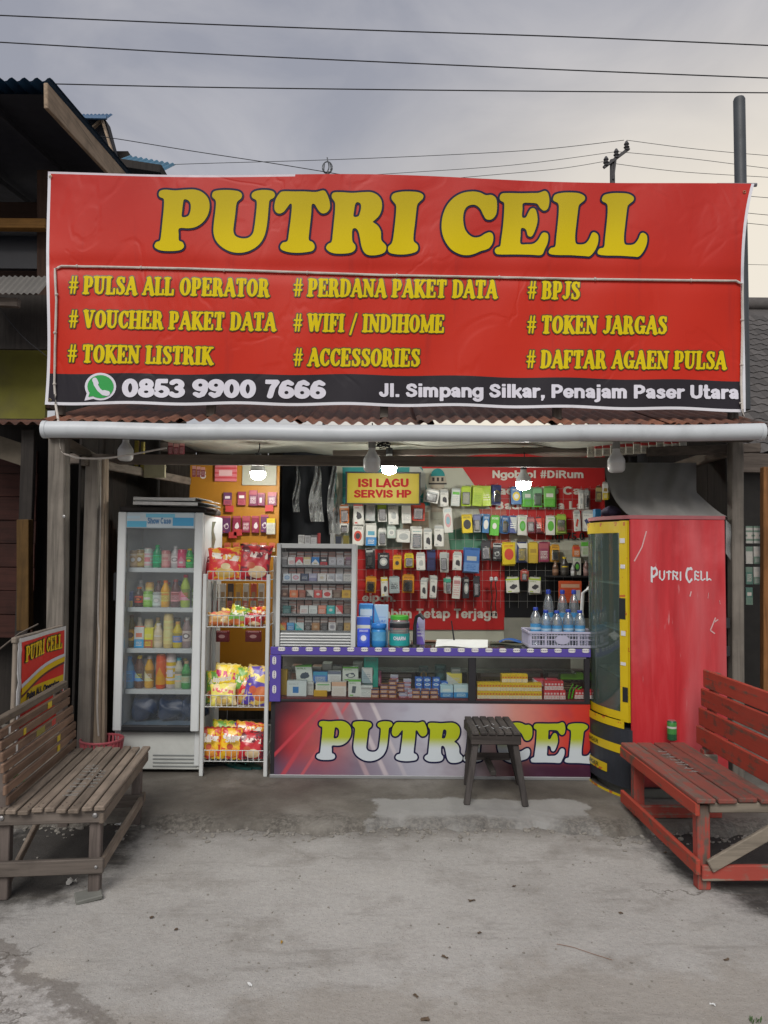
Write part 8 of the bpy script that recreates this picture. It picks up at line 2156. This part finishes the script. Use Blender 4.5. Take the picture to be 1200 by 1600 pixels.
# ================================================================== BULBS
M_bw = pm('bulb_white', (.62, .64, .65), .35, .08)
def em(name, strength, col=(1.0, .97, .90)):
    t = NT(name); t.nt.nodes.remove(t.bsdf); e = t.n('Emission'); t.put(e.inputs[0], col); e.inputs[1].default_value = strength; t.l(e.outputs[0], t.out.inputs[0]); return t.mat
M_lit = em('bulb_lit', BULB)
def bulb(px, py, Y, r, lit, label):
    q = P(px, py, Y); t = thing('led_bulb', label, 'bulb', (q.x, Y, q.z), 0, 'lit bulbs' if lit else 'unlit bulbs')
    # py is the middle of the dome
    if not lit:
        b = B(); b.lathe([(r, .0), (r, -r * .55), (r * .93, -r * .85), (r * .7, -r * 1.05), (r * .1, -r * 1.12)], (q.x, Y, q.z + r * .3), 20); b.part('dome', pm('dome_opal', (.60, .61, .60), .3, .05), t, smooth=60)
    else:
      b = B(); b.lathe([(r, .0), (r * .99, -r * .35), (r * .85, -r * .75), (r * .5, -r * .98), (r * .1, -r * 1.05)], (q.x, Y, q.z + r * .3), 20); b.part('dome', M_lit, t, smooth=60)
    b = B(); b.lathe([(r * 1.0, .0), (r * 1.0, r * .35), (r * .9, r * .6), (r * .55, r * 1.15), (r * .42, r * 1.4), (r * .42, r * 1.7)], (q.x, Y, q.z + r * .305), 20); b.part('housing', M_bw, t, smooth=60)
    b = B(); b.lathe([(r * .4, r * 1.7), (r * .45, r * 1.75), (r * .45, r * 2.5), (r * .2, r * 2.6)], (q.x, Y, q.z + r * .305), 14); b.part('socket', M_frd if lit else pm('socket_grey', (.25, .25, .24), .5), t, smooth=40)
    b = B(); b.tube([(q.x, Y, q.z + r * 2.85), (q.x + .01, Y, q.z + r * 2.9 + .04), (q.x, Y + .02, q.z + r * 2.9 + .12)], .004, 5); b.part('flex', M_wire, t)
bulb(403, 741, 5.42, .055, True, 'lit bulb shining before the orange panel')
bulb(608, 733, 5.42, .055, True, 'lit bulb shining above the yellow song sign')
bulb(818, 757, 5.42, .055, True, 'lit bulb shining before the red poster')
bulb(581, 727, 4.85, .056, False, 'large unlit bulb hanging under the eave in the middle')
bulb(196, 711, 4.85, .050, False, 'unlit bulb hanging under the eave above the fridge')
bulb(963, 728, 4.85, .056, False, 'unlit bulb hanging under the eave above the red cooler')
# tangle of flex by the middle bulb
b = B(); r8 = random.Random(4); c = P(598, 693, 4.86); pts = [c + Vector((.05 * math.sin(i * 1.7) * r8.uniform(.5, 1), .02 * math.cos(i), .035 * math.cos(i * 1.3) * r8.uniform(.5, 1))) for i in range(26)]
b.tube(pts, .004, 5); b.top('wire_tangle', M_wire, 'tangle of dark wire beside the middle unlit bulb', 'wire', smooth=60)
b = B(); b.tube([P(x, y, 4.62) for x, y in smooth_px([(92, 680), (96, 705), (110, 712), (128, 716), (175, 715), (260, 700)], 6)], .006, 5); b.top('power_cable', M_cord, 'white power cable sagging from the left post under the eave', 'cable', smooth=60)
b = B(); b.tube([P(x, y, 4.88) for x, y in smooth_px([(157, 735), (156, 850), (153, 960), (155, 1000), (152, 1100), (154, 1150)], 6)], .006, 5); b.top('power_cable', M_cord, 'white power cable running down the leaning planks', 'cable', smooth=60)
b = B(); b.tube([P(x, y, 4.86) for x, y in smooth_px([(149, 824), (142, 828), (146, 840), (147, 858), (144, 872)], 5)], .006, 5); b.top('black_hook', M_frd, 'curved black hook nailed to the leaning planks', 'hook', smooth=60)
b = B(); q = P(100, 807, 4.60); b.lathe([(.010, 0), (.010, .004), (.003, .006)], q, 8, rot=Euler((R(90), 0, 0)).to_matrix().to_4x4()); b.part('bolt', M_nail, stall)

# goods of the neighbouring stall at the right
r4 = random.Random(31)
for k in range(10):
    x = 1166 + (k % 3) * 12; y = 822 + (k // 3) * 32; b = B(); pbox(b, x, y, x + 10, y + 27, 6.1, .012, ch=.001)
    b.top('sachet_strip', pack(r4.choice([(.3, .3, .28), (.06, .12, .1), (.14, .12, .2), (.25, .1, .08)]), (.1, .15, .12), (.35, .33, .3), r4.choice(['band', 'rings', 'low'])), 'dim sachet strip hanging in the neighbouring stall, row %s, %s from the left' % (ORD[k // 3], ORD[k % 3]), 'sachets', 'sachets in the neighbouring stall')

for nm, (x0, y0, x1, y1), c0, lab in (('cream_carton', (224, 719, 258, 746), (.36, .34, .22), 'cream carton tucked on the rafter above the fridge'), ('yellow_strip', (209, 688, 216, 734), (.36, .30, .05), 'narrow yellow board hanging above the fridge'), ('yellow_strip', (219, 690, 225, 735), (.30, .26, .06), 'second narrow yellow board hanging above the fridge')):
    b = B(); pbox(b, x0, y0, x1, y1, 5.35, .03); b.top(nm, pm('eave_' + str(c0), c0, .7, .4), lab, nm.split('_')[1])
